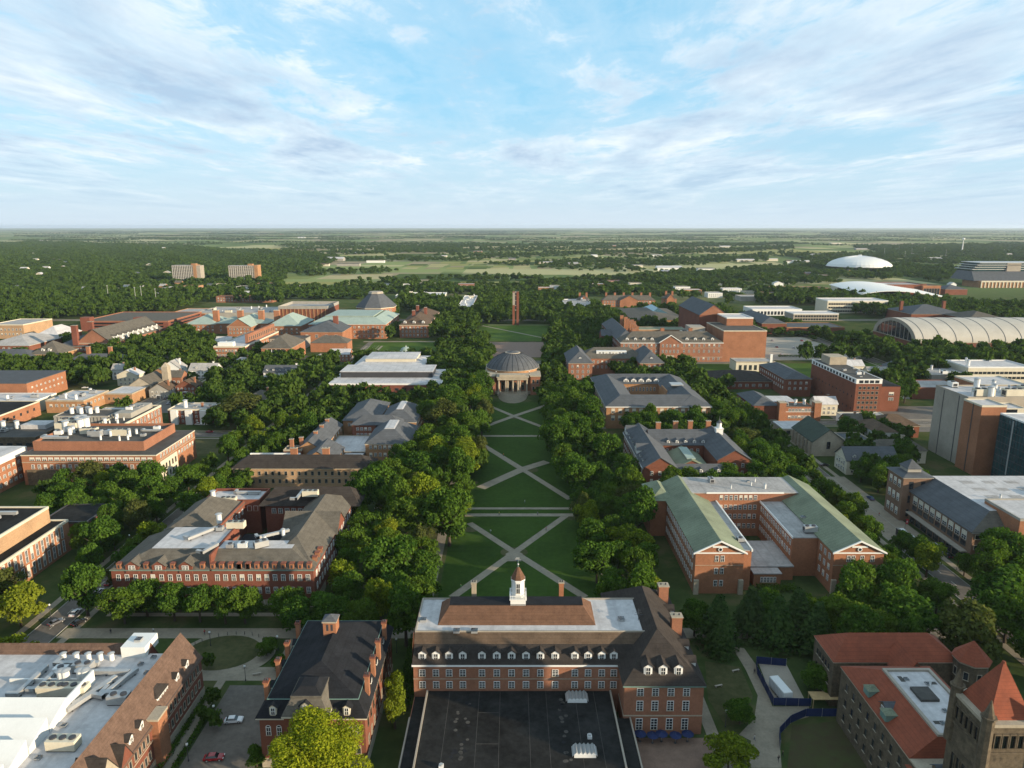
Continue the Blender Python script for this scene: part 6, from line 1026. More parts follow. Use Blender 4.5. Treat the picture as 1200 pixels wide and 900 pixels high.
    # stadium stands
    r = RC(1150, 1206, 329, 14, 60); b = Bld('stadium', 'stadium stand with dark seating tiers and a glassy blue press box', 'stadium stand', r, 'stadium'); b.wall(r, 0, 13, 'tanbrick'); b.mb('tier').frustum((r[0] - 8, r[1] + 60, r[2] + 10, r[3] + 30), 13, (r[0] + 4, r[1] + 60, r[2] + 40, r[3] + 30), 30, 'slate')
    for k in range(4): b.mb('press_box').box(r[0] + 10 + k * 4, r[1] + 50, r[2] + 44 - k, r[3] + 40, 30 + k * 4.4, 33.2 + k * 4.4, 'blueglass'); b.mb('press_floor').box(r[0] + 6 + k * 4, r[1] + 54, r[2] + 42 - k, r[3] + 42, 33.2 + k * 4.4, 34.4 + k * 4.4, 'metal')
    b.wall((r[1] - 20, r[1] + 8, r[2] + 40, r[3] + 40), 0, 46, 'paleconcrete', False); b.mb('colonnade').box(r[0], r[1], r[2] - 1, r[2] - .05, 11, 14, 'cream')
    for k in range(14): b.mb('colonnade').box(r[0] + k * (r[1] - r[0]) / 13.2, r[0] + k * (r[1] - r[0]) / 13.2 + 2, r[2] - 1, r[2] - .05, 0, 11, 'cream')
    b.done()
    hip_block('slate_stand_hall', 'broad slate roofed hall in front of the stadium stand', 'slate hall by stadium', RC(1108, 1134, 339, 10, 40), 10, 7, 'brownbrick', 'slate')
    # near the right edge behind the tall blocks
    flat_block('edge_brick_block', 'orange brick block with a white roof above the concrete slab', 'edge orange block', RC(1150, 1205, 452, 14, 30), 14, 'orangebrick', 'membrane', .8, 'cream', [lit(10, (8, 3), *F)]); flat_block('white_office_block', 'white two tier office block with ribbon windows at the picture edge', 'white ribbon office', RC(1135, 1210, 431, 12, 30), 12, 'cream', 'membrane', .8, 'white', [lit(14, (7, 3), 2.6, 1.8, 'dark')], gear=3); flat_block('grey_shop_block', 'grey low shop block with white roof vents near the trees', 'grey vented shops', RC(1092, 1140, 440, 8, 26), 8, 'concrete', 'greydeck', .6, gear=5); flat_block('flat_brown_block', 'low brown block between the shops and the concrete slab', 'low brown block', RC(1070, 1132, 455, 8, 26), 8, 'brownbrick', 'greydeck', .6)
far_right()

def wood_houses():
    rn = random.Random(17); n = 0
    for k in range(64):
        px = rn.uniform(0, 330) if k < 44 else rn.uniform(880, 1190); py = rn.uniform(292, 352) if k < 44 else rn.uniform(300, 345); x, y = P(px, py); w = rn.uniform(11, 20); d = rn.uniform(9, 14); r = (x - w / 2, x + w / 2, y, y + d)
        if any(a < x + 14 and x - 14 < b_ and c < y + 20 and y - 20 < e for a, b_, c, e in FOOT): continue
        KEEP.append((x - w / 2 - 2, x + w / 2 + 2, y - 22 - (y - 900) * .018, y)); wm = rn.choice(('white', 'cream', 'white', 'tanbrick')); rm = rn.choice(('greyshingle', 'membrane', 'slate', 'greydeck')); left = k < 44
        b = Bld('house', 'small pale roofed house half hidden in the far left woods' if left else 'small pale roofed house among the far right woods', 'h', r, 'house', 'houses in the left woods' if left else 'houses in the right woods', land=False); b.wall(r, 0, 8, wm); b.gable(r, 8, 3.6, 'x' if k % 2 else 'y', rm, wm, .4); b.done()
wood_houses()
def belt():
    rows = [('in the tree belt left of the white tiered hall', [(262, 410), (292, 404), (372, 432), (345, 418), (398, 424)], 15), ('around the bell chimney church', [(150, 452), (163, 459), (188, 450), (140, 445), (205, 455)], 13), ('in the woods behind the parking deck', [(205, 343), (222, 341), (238, 346), (262, 338), (285, 341), (310, 337), (180, 350)], 34),
            ('behind the brick slab and its trees', [(1008, 452), (1030, 447), (1052, 441), (1000, 440), (1075, 448), (1096, 444)], 15), ('between the residences and the long white block', [(812, 345), (838, 349), (858, 343), (880, 346), (902, 350), (846, 338), (800, 341)], 30), ('right of the carillon tower trees', [(640, 343), (655, 340), (720, 333), (700, 338), (745, 336)], 30), ('along the street by the stone church', [(1000, 512), (1012, 521), (968, 487), (985, 482)], 12), ('left of the carillon tower trees', [(480, 338), (500, 337), (522, 336), (455, 337), (546, 338)], 30)]
    rn = random.Random(9); N = ['first', 'second', 'third', 'fourth', 'fifth', 'sixth', 'seventh', 'eighth']
    for phrase, pts, w0 in rows:
        for i, (px, py) in enumerate(sorted(pts)):
            x, y = P(px, py); w = w0 * rn.uniform(.8, 1.25); d = w0 * rn.uniform(.55, .9); r = (x - w / 2, x + w / 2, y, y + d)
            if any(a < x + w / 2 and x - w / 2 < b_ and c < y + d and y < e for a, b_, c, e in FOOT): continue
            wm = rn.choice(('white', 'cream', 'tanbrick', 'pinkbrick')); rm = rn.choice(('greyshingle', 'membrane', 'slate', 'greydeck')); z = rn.uniform(6.5, 9); KEEP.append((x - w / 2 - 2, x + w / 2 + 2, y - 16 - max(0, y - 700) * .03, y))
            b = Bld('house' if w0 < 20 else 'low_block', f'small {dict(white="white", cream="cream", tanbrick="tan", pinkbrick="brick")[wm]} building {phrase}, {N[i]} from left', 'h', r, 'house' if w0 < 20 else 'building', None, False); b.wall(r, 0, z, wm)
            if w0 < 20: b.gable(r, z, 3.8, 'xy'[i % 2], rm, wm, .4); b.chimney(x + w * .2, y + d * .6, z, z + 5, 1, 1)
            else: b.flat(r, z, rm, .5, wm)
            b.wins(r, 'f', max(3, int(w / 3.4)), (1.2, 4.2), 1.3, 1.6, 'white', (1, 1)); b.wins(r, 'r', 3, (1.2, 4.2), 1.3, 1.6, 'white', (1, 1)); b.done()
belt()
def distant():
    rn = random.Random(11); used = []
    spots = [(392, 306, 60, 'membrane'), (420, 298, 46, 'membrane'), (345, 303, 30, 'membrane'), (505, 303, 26, 'membrane'), (520, 302, 22, 'membrane'), (640, 310, 50, 'membrane'), (672, 312, 30, 'greydeck'), (697, 301, 24, 'membrane'), (745, 313, 44, 'greydeck'), (785, 317, 70, 'membrane'), (786, 321, 40, 'membrane'), (828, 318, 46, 'slate'), (874, 307, 60, 'membrane'), (905, 306, 40, 'membrane'), (935, 308, 70, 'membrane'), (958, 301, 40, 'greydeck'), (1044, 302, 50, 'membrane'), (1075, 299, 40, 'greydeck'), (1098, 306, 44, 'greydeck'), (1150, 300, 44, 'membrane'), (1180, 295, 40, 'membrane'), (372, 312, 70, 'shingle'), (408, 312, 70, 'tardeck'), (440, 308, 60, 'shingle'), (20, 298, 30, 'membrane'), (90, 290, 34, 'membrane'), (170, 288, 30, 'membrane'), (196, 276, 60, 'membrane'), (245, 272, 60, 'membrane'), (330, 275, 50, 'membrane'), (353, 279, 70, 'membrane'), (372, 279, 60, 'membrane'), (450, 291, 40, 'membrane'), (233, 291, 34, 'membrane'), (130, 345, 20, 'greyshingle'), (165, 335, 26, 'greydeck'), (200, 344, 40, 'greydeck'), (322, 341, 34, 'membrane'), (346, 338, 30, 'pinkroof'), (12, 361, 36, 'greyshingle'), (770, 301, 40, 'greydeck'), (1010, 293, 60, 'membrane'), (850, 290, 60, 'membrane'), (560, 296, 40, 'greydeck'), (720, 289, 60, 'membrane'), (600, 305, 26, 'slate'), (895, 292, 50, 'greydeck'), (980, 286, 70, 'membrane'), (50, 283, 60, 'greydeck')]
    adj = ['white', 'grey', 'brown']; 
    for i, (px, py, w, rm) in enumerate(spots):
        x, y = P(px, py); rm = 'greyshingle' if rm == 'pinkroof' else rm; wm = rn.choice(('cream', 'white', 'tanbrick', 'concrete')); z = rn.uniform(5, 9); d = rn.uniform(14, 40)
        colr = {'membrane': 'white roofed', 'greydeck': 'grey roofed', 'slate': 'slate roofed', 'shingle': 'brown roofed', 'greyshingle': 'tan roofed', 'tardeck': 'dark roofed'}[rm]; wn = {'cream': 'cream', 'white': 'white', 'tanbrick': 'tan', 'concrete': 'grey'}[wm]
        side = 'far left' if px < 240 else 'left of centre' if px < 480 else 'near the middle' if px < 720 else 'right of centre' if px < 960 else 'far right'
        lb = f'{colr} {wn} shed {"on the plain" if py < 292 else "beyond the campus trees"}, {side}, about {w} metres wide' ; used.append(lb)
        r = (x - w / 2, x + w / 2, y, y + d); b = Bld('shed', lb, 's', r, 'shed', 'sheds and depots on the plain', land=False); b.wall(r, 0, z, wm)
        if i % 3 == 0: b.gable(r, z, d * .14, 'x', rm, wm, .5)
        else: b.mb('roof').frustum((r[0] - .5, r[1] + .5, r[2] - .5, r[3] + .5), z, (r[0] + 2, r[1] - 2, r[2] + 2, r[3] - 2), z + 1.2, rm)
        b.done()
    # wind turbine like white mast and light masts
    for px, py, h in ((1127, 297, 60),):
        x, y = P(px, py); s = MB(); s.cyl(x, y, 0, h, 3.2, 1.4, 10, 'white'); s.ball(x, y, h + 4, 6, 'white', 5, 12); o = link('water_tower', s.mesh('water_tower', (x, y, 0)), None, (x, y, 0)); tag(o, 'slim white water tower above distant trees', 'water tower')
    s = MB(); s.cyl(0, 0, 0, 30, .5, .25, 6, 'metal'); s.box(-1, 1, -.3, .3, 29, 30.2, 'metal'); me = s.mesh('light_mast')
    for k, (px, py) in enumerate(((1036, 300), (1053, 297), (1068, 300), (1083, 298), (1108, 302), (1060, 304), (128, 357), (160, 360), (167, 358), (184, 362))):
        x, y = P(px, py); tag(link('light_mast', me, None, (x, y, 0)), 'thin grey floodlight mast rising above far trees on the right' if px > 500 else 'floodlight mast beside the parking deck woods', 'light mast', 'floodlight masts right' if px > 500 else 'floodlight masts woods')
distant()
# ------------------------------------------------------------------ trees
NR = np.random.default_rng(12)
def crown_arrays(rng, n, lobes, shape, leaf, spread=0.40, lob=.50):
    """leaf-sized faces spread through lobes of a crown of radius about 1, centred at the origin, height about 2*shape"""
    L = []
    for k in range(lobes):
        a = rng.uniform(0, 2 * math.pi); u = rng.uniform(-1, 1); r = (0.35 + spread * rng.random())
        cz = u * 0.62; w = math.sqrt(max(0.05, 1 - (u * .85) ** 2)) * r
        L.append((w * math.cos(a), w * math.sin(a), cz, rng.uniform(.26, lob)))
    L.append((0, 0, 0.45, .42)); L.append((0, 0, -.1, .55)); L = np.array(L)
    idx = rng.choice(len(L), n, p=(L[:, 3] ** 2) / (L[:, 3] ** 2).sum())
    d = rng.normal(size=(n, 3)); d /= np.linalg.norm(d, axis=1)[:, None]; d[:, 2] = np.where(d[:, 2] < -.3, -d[:, 2] * .6, d[:, 2])
    rr = L[idx, 3] * np.where(rng.random(n) < .8, rng.uniform(.82, 1.08, n), rng.uniform(.3, .9, n))
    p = L[idx, :3] + d * rr[:, None]; p[:, 2] *= shape
    nrm = d * .8 + rng.normal(size=(n, 3)) * .55; nrm /= np.linalg.norm(nrm, axis=1)[:, None]
    return p, nrm, leaf * rng.uniform(.6, 1.4, n)
def conifer_arrays(rng, n, leaf, shape):
    t = rng.random(n) ** .75; tier = np.floor(t * 11) / 11; f = (t - tier) * 11; z = -1 + 2 * (tier + .06 * f)
    rad = (1 - tier) * .96 + .05; a = rng.integers(0, 9, n) * (2 * math.pi / 9) + tier * 17 + rng.normal(0, .16, n); r = rad * (rng.random(n) ** .55)
    p = np.stack([r * np.cos(a), r * np.sin(a), (z - .16 * r + rng.normal(0, .02, n)) * shape], 1)
    nrm = np.stack([np.cos(a) * .5, np.sin(a) * .5, np.full(n, .8)], 1) + rng.normal(size=(n, 3)) * .4; nrm /= np.linalg.norm(nrm, axis=1)[:, None]
    return p, nrm, leaf * rng.uniform(.6, 1.4, n)
def quads(p, nrm, s, rng, elong=1.5):
    n = len(p); t = rng.normal(size=(n, 3)); u = np.cross(nrm, t); u /= np.linalg.norm(u, axis=1)[:, None] + 1e-9; v = np.cross(nrm, u)
    su = (s * elong)[:, None] * .5; sv_ = s[:, None] * .5
    return np.stack([p - u * su, p + v * sv_, p + u * su, p - v * sv_], 1).reshape(-1, 3)
def quad_mesh(name, V, m):
    n = len(V) // 4; me = bpy.data.meshes.new(name); me.vertices.add(4 * n); me.vertices.foreach_set('co', V.astype(np.float32).ravel()); me.loops.add(4 * n); me.loops.foreach_set('vertex_index', np.arange(4 * n, dtype=np.int32)); me.polygons.add(n); me.polygons.foreach_set('loop_start', np.arange(0, 4 * n, 4, dtype=np.int32)); me.polygons.foreach_set('loop_total', np.full(n, 4, dtype=np.int32)); me.materials.append(m); me.update(calc_edges=True); return me
CROWN = {}
def crown_variants(kind, k):
    if (kind, k) in CROWN: return CROWN[(kind, k)]
    rng = np.random.default_rng(100 + k * 7 + len(kind) * 31)
    if kind == 'conifer': p, nr, s = conifer_arrays(rng, 3600, .085, 1.0); V = quads(p, nr, s, rng, 2.2); m = M['needle']
    elif kind == 'feature': p, nr, s = crown_arrays(rng, 40000, 34, 1.0, .031, .62, .38); V = quads(p, nr, s, rng); m = M['leafyellow']
    else:
        p, nr, s = crown_arrays(rng, 5600, 16 + 4 * (k % 4), 1.0, .084, (.40, .58, .48, .66, .36, .54)[k % 6], (.50, .42, .46, .38, .50, .44)[k % 6]); V = quads(p, nr, s, rng); m = M[{'round': 'leaf', 'bright': 'leafbright', 'olive': 'leafolive'}[kind]]
    CROWN[(kind, k)] = quad_mesh('crown', V, m); return CROWN[(kind, k)]
def trunk_mesh(kind, k):
    key = ('tr', kind, k)
    if key in CROWN: return CROWN[key]
    rn = random.Random(k + 5); b = MB()
    if kind == 'conifer': b.tube((0, 0, 0), (0, 0, 1), .022, .003, 'bark', 8)
    else:
        b.tube((0, 0, 0), (.01, 0, .32), .030, .021, 'bark', 8); b.tube((.01, 0, .32), (.0, .02, .72), .021, .006, 'bark', 6)
        for q in range(6):
            a = q * 1.05 + rn.uniform(-.3, .3); z0 = .24 + .06 * q; l = rn.uniform(.16, .24); e = (l * math.cos(a), l * math.sin(a), z0 + rn.uniform(.14, .26)); b.tube((.005, 0, z0), e, .013, .005, 'bark', 5)
            b.tube(e, (e[0] * 1.4 + rn.uniform(-.05, .05), e[1] * 1.4 + rn.uniform(-.05, .05), e[2] + .1), .005, .002, 'bark', 4)
    CROWN[key] = b.mesh('trunk'); return CROWN[key]
TREES = []      # (x, y, crown radius, height, kind, own label or None)
def clear(x, y, r):
    for (x0, x1, y0, y1) in FOOT:
        if x0 - r < x < x1 + r and y0 - r < y < y1 + r: return False
    for (x0, x1, y0, y1) in KEEP:
        if x0 - 1.2 < x < x1 + 1.2 and y0 - 1.2 < y < y1 + 1.2: return False
    return True
def inside(x, y, poly):
    c = False; n = len(poly)
    for i in range(n):
        (xa, ya), (xb, yb) = poly[i], poly[i - 1]
        if (ya > y) != (yb > y) and x < (xb - xa) * (y - ya) / (yb - ya) + xa: c = not c
    return c
GRID = {}
def near_ok(x, y, r):
    gx, gy = int(x // 16), int(y // 16)
    for i in range(gx - 1, gx + 2):
        for j in range(gy - 1, gy + 2):
            for (a, b, q) in GRID.get((i, j), ()):
                if (a - x) ** 2 + (b - y) ** 2 < (.76 * (r + q)) ** 2: return False
    return True
def put(x, y, r, h, kind='round', label=None):
    TREES.append((x, y, r, h, kind, label)); GRID.setdefault((int(x // 16), int(y // 16)), []).append((x, y, r))
def feature(px, py, wpx, kind='round', h=None, label=None, zc=None):
    # a tree whose crown's middle stands at this picture point
    z = zc or (h * .6 if h else 9); x, y = P(px, py, z); sc = pix(x, y, z)[2]; r = wpx / 2 / sc; put(x, y, r, h or max(r * 2.2, 8), kind, label)
feature(368, 885, 118, 'feature', 19, 'big yellow green tree in full leaf before the slate mansard hall', 12)
feature(282, 474, 62, 'olive', 17, 'broad olive green willow beside the cream hipped house')
feature(462, 826, 32, 'bright', 11, 'slim fresh green tree between the slate mansard hall and the cupola hall'); feature(463, 803, 26, 'bright', 10, 'small fresh green tree squeezed behind the slim one by the cupola hall')
feature(700, 655, 48, 'round', 15, 'even dark conical tree standing alone at the right edge of the lawn'); feature(855, 880, 56, 'bright', 9, 'thin fresh green tree on the paved corner below the walk', 6); feature(868, 832, 40, 'round', 7, 'round low tree on the grass inside the curving walk', 4)
feature(15, 765, 46, 'bright', 12, 'bright green tree at the picture edge beside the white decked hall'); feature(20, 705, 58, 'bright', 14, 'large sunlit tree in front of the stepped black roofed block')
feature(737, 633, 50, 'bright', 13, 'bright leafed tree beside the green copper hall entrance'); feature(752, 682, 44, 'bright', 10, 'low bright tree just behind the wing of the cupola hall')
feature(1060, 712, 78, 'round', 16, 'wide crowned green tree left of the vast dome shaped tree'); feature(1140, 735, 84, 'olive', 17, 'vast dome shaped olive tree behind the orange tiled stone hall'); feature(1180, 690, 90, 'round', 17, 'huge dark tree covering the corner below the sloped shop block'); feature(985, 720, 56, 'round', 15)
for px, py in ((880, 716), (912, 728), (935, 718), (842, 726), (958, 735)): feature(px, py, 58, 'conifer', 16, None, 8)
for px, py, w in ((143, 708, 40), (170, 700, 34), (202, 705, 34), (232, 706, 32), (262, 708, 30), (285, 708, 30), (338, 706, 34), (350, 722, 40), (383, 715, 46), (410, 690, 34)): feature(px, py - 3, w * 1.18, 'round', 12.5)
for px, py, w in ((243, 772, 18), (252, 842, 18), (250, 815, 18), (238, 835, 18), (300, 885, 26), (312, 758, 28), (330, 775, 24), (300, 740, 1)): 
    if w > 2: feature(px, py, w, 'round', 5, None, 3)
feature(236, 428, 24, 'bright', 9, 'yellow green tree behind the arched dormer white house'); feature(228, 415, 26, 'bright', 11); feature(340, 495, 34, 'bright', 12, 'light green upright tree at the end of the diagonal walk'); feature(305, 515, 36, 'bright', 10)
feature(870, 512, 46, 'olive', 13, 'olive green tree behind the cupola of the slate and copper hall'); feature(615, 448, 1, 'round', 5) if False else None
feature(960, 795, 46, 'round', 8, 'dense dark tree inside the fenced site against the stone hall', 4); feature(845, 745, 40, 'conifer', 13, 'drooping dark tree beside the walk behind the wing of the cupola hall', 6); feature(815, 720, 38, 'round', 12)
POLYS = [
  # polygon in picture points at crown height, crown radius range, chance of a bright one
  (((505, 455), (560, 440), (578, 478), (572, 512), (556, 560), (548, 600), (540, 650), (505, 690), (478, 742), (430, 745), (395, 690), (392, 620), (442, 560), (490, 525)), 4.2, 9.2, .10),
  (((632, 455), (690, 455), (694, 500), (732, 545), (752, 585), (762, 660), (752, 700), (700, 705), (668, 660), (664, 600), (636, 540), (634, 495)), 4.2, 8.8, .08),
  (((735, 485), (838, 478), (872, 500), (905, 545), (915, 572), (765, 566), (745, 535)), 5, 7, .06),
  (((60, 600), (50, 568), (110, 552), (215, 562), (262, 548), (300, 556), (196, 596), (150, 660), (95, 720), (70, 700), (110, 640)), 4.0, 7.4, .12),
  (((815, 705), (870, 700), (960, 700), (1045, 668), (1090, 690), (1150, 690), (1100, 760), (955, 745), (930, 790), (872, 765), (845, 730)), 4.2, 8.0, .08),
  (((1135, 655), (1210, 640), (1210, 735), (1165, 720)), 6, 8, 0), (((955, 560), (985, 575), (1035, 625), (1062, 690), (1030, 700), (985, 600)), 4, 5.6, .15),
  (((390, 458), (522, 462), (525, 478), (470, 485), (395, 480)), 4.6, 6, .05), (((515, 395), (566, 385), (576, 408), (566, 440), (560, 470), (530, 470), (515, 440)), 4.6, 6.4, .2),
  (((436, 415), (520, 412), (520, 432), (500, 435), (430, 420)), 4, 5.4, .3), (((636, 398), (720, 385), (727, 402), (665, 420), (660, 446), (690, 450), (690, 470), (640, 470)), 4.6, 6.4, .12),
  (((245, 440), (310, 430), (392, 420), (394, 468), (400, 500), (352, 520), (262, 530), (285, 500), (258, 490)), 4.4, 6.2, .14), (((0, 425), (185, 418), (200, 432), (120, 446), (0, 436)), 5, 6.4, .06),
  (((205, 585), (285, 520), (330, 500), (345, 512), (250, 570)), 3.6, 5, .15), (((0, 655), (40, 690), (60, 735), (0, 790)), 5, 7, .3),
  (((405, 385), (455, 372), (470, 345), (540, 352), (560, 342), (600, 345), (598, 378), (562, 385), (520, 398), (505, 392), (508, 362), (465, 358), (462, 392)), 5, 7, .08), (((610, 345), (680, 348), (712, 365), (715, 385), (650, 398), (645, 378), (612, 378)), 5, 7, .08),
  (((692, 372), (745, 362), (840, 360), (880, 372), (890, 395), (880, 412), (860, 385), (740, 384)), 5, 7, .08), (((700, 420), (760, 420), (800, 425), (850, 420), (860, 440), (820, 470), (775, 462), (740, 440)), 4.6, 6.4, .12),
  (((830, 470), (882, 462), (885, 490), (930, 500), (950, 520), (960, 545), (890, 545), (850, 500)), 4, 5.8, .1), (((925, 400), (1010, 398), (1030, 408), (1200, 408), (1205, 425), (1140, 432), (1085, 440), (1060, 470), (1040, 452), (1000, 425), (940, 415)), 5.4, 7.4, .08),
  (((985, 490), (1015, 485), (1055, 500), (1082, 560), (1060, 575), (1010, 550)), 4.4, 6, .05), (((880, 340), (1000, 342), (1110, 352), (1200, 362), (1200, 374), (1060, 372), (1000, 362), (985, 352), (890, 352)), 5.4, 7.4, .05),
  (((0, 340), (200, 338), (330, 345), (330, 352), (250, 348), (200, 360), (95, 366), (0, 376)), 5.4, 7.4, .06), (((70, 395), (120, 402), (180, 398), (216, 385), (248, 400), (248, 425), (180, 420), (110, 412)), 4.8, 6.4, .06), (((880, 560), (960, 556), (985, 590), (960, 585)), 4.2, 5.6, .05),
  (((288, 408), (350, 405), (352, 415), (300, 432), (255, 425)), 4.2, 5.6, .1), (((140, 470), (190, 462), (260, 452), (300, 470), (250, 500), (205, 470)), 3.8, 5.2, .1), (((1000, 535), (1045, 540), (1048, 575), (1010, 565)), 5, 6.6, 0), (((790, 540), (900, 545), (930, 566), (780, 566)), 4.6, 6.2, .05),
]
def scatter():
    rn = random.Random(21)
    for poly, r0, r1, br in POLYS:
        W_ = [P(px, py, 8) for px, py in poly]; xs = [p[0] for p in W_]; ys = [p[1] for p in W_]; area = (max(xs) - min(xs)) * (max(ys) - min(ys)); tries = int(area / 5)
        for _ in range(min(tries, 9000)):
            x = rn.uniform(min(xs), max(xs)); y = rn.uniform(min(ys), max(ys)); r = rn.uniform(r0, r1)
            if not inside(x, y, W_) or not clear(x, y, r * .55) or not near_ok(x, y, r): continue
            k = rn.random(); put(x, y, r, r * rn.uniform(1.7, 2.5) + 2.4, 'bright' if k < br * .6 else 'olive' if k < br * 1.1 else 'conifer' if k > .985 else 'round')
    # street trees on the verges
    for (axis, c, a0, a1) in (('y', -147.6, 206, 640), ('y', -134.4, 236, 640), ('y', 145.6, 150, 250), ('y', 158.6, 160, 232), ('y', 145.6, 335, 620), ('y', 158.6, 300, 330), ('x', 396, -415, -150), ('x', 408.5, -415, -150), ('x', 434.5, 200, 415), ('x', 198.5, -127, -98), ('x', 198.5, 64, 140), ('y', 336, 450, 900), ('y', -246, 415, 650)):
        t = a0
        while t < a1:
            r = rn.uniform(3.6, 6.2); x, y = (c + rn.uniform(-1, 1), t) if axis == 'y' else (t, c + rn.uniform(-1, 1)); t += r * rn.uniform(1.5, 2.6)
            if clear(x, y, r * .5) and near_ok(x, y, r) and rn.random() < .88: put(x, y, r, r * rn.uniform(1.7, 2.3) + 2, 'bright' if rn.random() < .1 else 'round')
    # just outside the frame on the sunny side, shading the green
    for x, y in ((128, 130), (140, 118), (120, 112), (136, 142)): put(x, y, 7, 17)
scatter()
def plant():
    vis = []; rest = []
    for t in TREES:
        px, py, s = pix(t[0], t[1], t[3] * .6); (vis if -60 < px < 1260 and py < 960 else rest).append((t[2] * s, t))
    vis.sort(key=lambda q: -q[0]); keep = [t for _, t in vis[:300]]; extra = [t for _, t in vis[300:]] + [t for _, t in rest]
    # what each tree stands next to, for its label
    near = {}
    for i, t in enumerate(keep):
        if t[5]: continue
        best = None
        for short, rects in LAND:
            for (x0, x1, y0, y1) in rects:
                dx = max(x0 - t[0], 0, t[0] - x1); dy = max(y0 - t[1], 0, t[1] - y1); d = math.hypot(dx, dy)
                if best is None or d < best[0]: best = (d, short, 'in front of' if t[1] < y0 else 'behind' if t[1] > y1 else 'left of' if t[0] < x0 else 'right of')
        dl = abs(t[0] + 26) if 199 < t[1] < 478 and t[0] < 0 else abs(t[0] - 32) if 199 < t[1] < 478 else 99
        if dl < 26 and dl < best[0] + 3: best = (dl, 'long crossed lawn', 'left of' if t[0] < 0 else 'right of')
        near.setdefault((best[2], best[1]), []).append(i)
    ORD = ['first', 'second', 'third', 'fourth', 'fifth', 'sixth', 'seventh', 'eighth', 'ninth', 'tenth', 'eleventh', 'twelfth'] + ['%dth' % k for k in range(13, 80)]
    labels = {}
    for (rel, short), ids in near.items():
        ids.sort(key=lambda i: (pix(*keep[i][:2])[0] if rel in ('in front of', 'behind') else keep[i][1]))
        for n, i in enumerate(ids):
            t = keep[i]; look = {'round': 'green', 'bright': 'fresh green', 'olive': 'olive', 'conifer': 'dark conifer', 'feature': 'bright'}[t[4]]; size = 'small' if t[3] < 9 else 'tall' if t[3] > 15.5 else 'leafy'
            if len(ids) == 1: labels[i] = f'{size} {look} tree {rel} the {short}'
            elif rel in ('in front of', 'behind'): labels[i] = f'{size} {look} tree {rel} the {short}, {ORD[n]} from left'
            else: labels[i] = f'{size} {look} tree {rel} the {short}, {ORD[n]} nearest'
    for i, t in enumerate(keep):
        x, y, r, h, kind, lab = t; k = i % 6; rn = random.Random(i)
        root = tag(link('tree' if kind != 'conifer' else 'conifer', None, None, (x, y, 0), rn.uniform(0, 6.28)), lab or labels[i], 'tree', 'trees of the campus')
        link('trunk', trunk_mesh(kind, k % 4), root, (0, 0, 0), 0, (h, h, h))
        if kind == 'conifer': link('crown', crown_variants(kind, k % 3), root, (0, 0, h * .54), 0, (r, r, h * .46))
        else: hz = h * rn.uniform(.40, .48); q = rn.uniform(.9, 1.12); link('crown', crown_variants(kind, k if kind == 'round' else k % 3), root, (0, 0, h - hz * 1.0), 0, (r * q, r / q, hz * 1.05))
    return extra
EXTRA = plant()
# ------------------------------------------------------------------ cars, lamps, fence, people and other small things
def car_mesh(col):
    def f():
        name = 'car_paint_%s' % col; M[name] = mat(name, {'white': (.75, .75, .74), 'red': (.30, .015, .02), 'black': (.02, .02, .022), 'silver': (.38, .39, .40), 'blue': (.03, .06, .16), 'grey': (.12, .12, .13)}[col], .25, .04, spec=.6)
        b = MB(); w = .88; prof = [(-2.2, .35), (-2.25, .7), (-1.9, .88), (-1.25, .95), (1.2, .92), (2.0, .80), (2.25, .60), (2.2, .35)]
        n = len(prof)
        for s in (-1, 1): b.face([(x, s * w, z) for x, z in (prof if s < 0 else prof[::-1])], name)
        for k in range(n): p, q = prof[k], prof[(k + 1) % n]; b.face([(p[0], -w, p[1]), (p[0], w, p[1]), (q[0], w, q[1]), (q[0], -w, q[1])], name)
        return b.mesh('body')
    return cached(('car', col), f)
def cabin_mesh():
    def f():
        b = MB(); b.frustum((-1.75, 1.0, -.82, .82), .93, (-1.15, .35, -.64, .64), 1.42, 'darkglass', top='darkglass'); return b.mesh('cabin')
    return cached('cabin', f)
def roof_mesh(col):
    def f(): b = MB(); b.frustum((-1.18, .38, -.66, .66), 1.42, (-1.0, .2, -.55, .55), 1.48, 'car_paint_%s' % col); return b.mesh('roof')
    return cached(('croof', col), f)
def wheel_mesh():
    def f():
        b = MB(); b.tube((0, -.1, 0), (0, .1, 0), .33, .33, 'rubber', 14); b.tube((0, -.11, 0), (0, .11, 0), .19, .19, 'metal', 10); return b.mesh('wheel')
    return cached('wheel', f)
def lamp_part(nm, m):
    def f(): b = MB(); b.box(-.06, .06, -.22, .22, -.09, .09, m); return b.mesh(nm)
    return cached((nm, m), f)
def car(px, py, col, rz, label, group='parked and moving cars'):
    x, y = P(px, py); o = tag(link('car', None, None, (x, y, .035), rz), label, 'car', group); link('body', car_mesh(col), o); link('cabin', cabin_mesh(), o); link('roof', roof_mesh(col), o)
    for a in (-1.4, 1.4):
        for s in (-.82, .82): link('wheel', wheel_mesh(), o, (a, s, .33))
    for s in (-.6, .6): link('headlight', lamp_part('headlight', 'lampglass'), o, (2.2, s, .66)); link('tail_light', lamp_part('tail_light', 'redflag'), o, (-2.23, s, .72))
H = math.pi / 2
car(274, 846, 'white', 0.12, 'white car on the drive beside the white decked hall'); car(251, 890, 'red', 0.1, 'dark red car on the drive near the picture bottom')
car(93, 731, 'black', 1.1, 'black car in shade on the street behind the white decked hall'); car(66, 731, 'grey', 1.05, 'grey car across from the black car on the shaded street')
car(233, 498, 'white', 0, 'white car parked in front of the pale bayed apartment house'); car(107, 458, 'silver', .2, 'silver car in the yard beside the bell chimney church'); car(100, 455, 'white', .1, 'white car at the back of the yard beside the bell chimney church'); car(112, 466, 'black', 1.2, 'black car in the yard by the cluttered tan workshop')
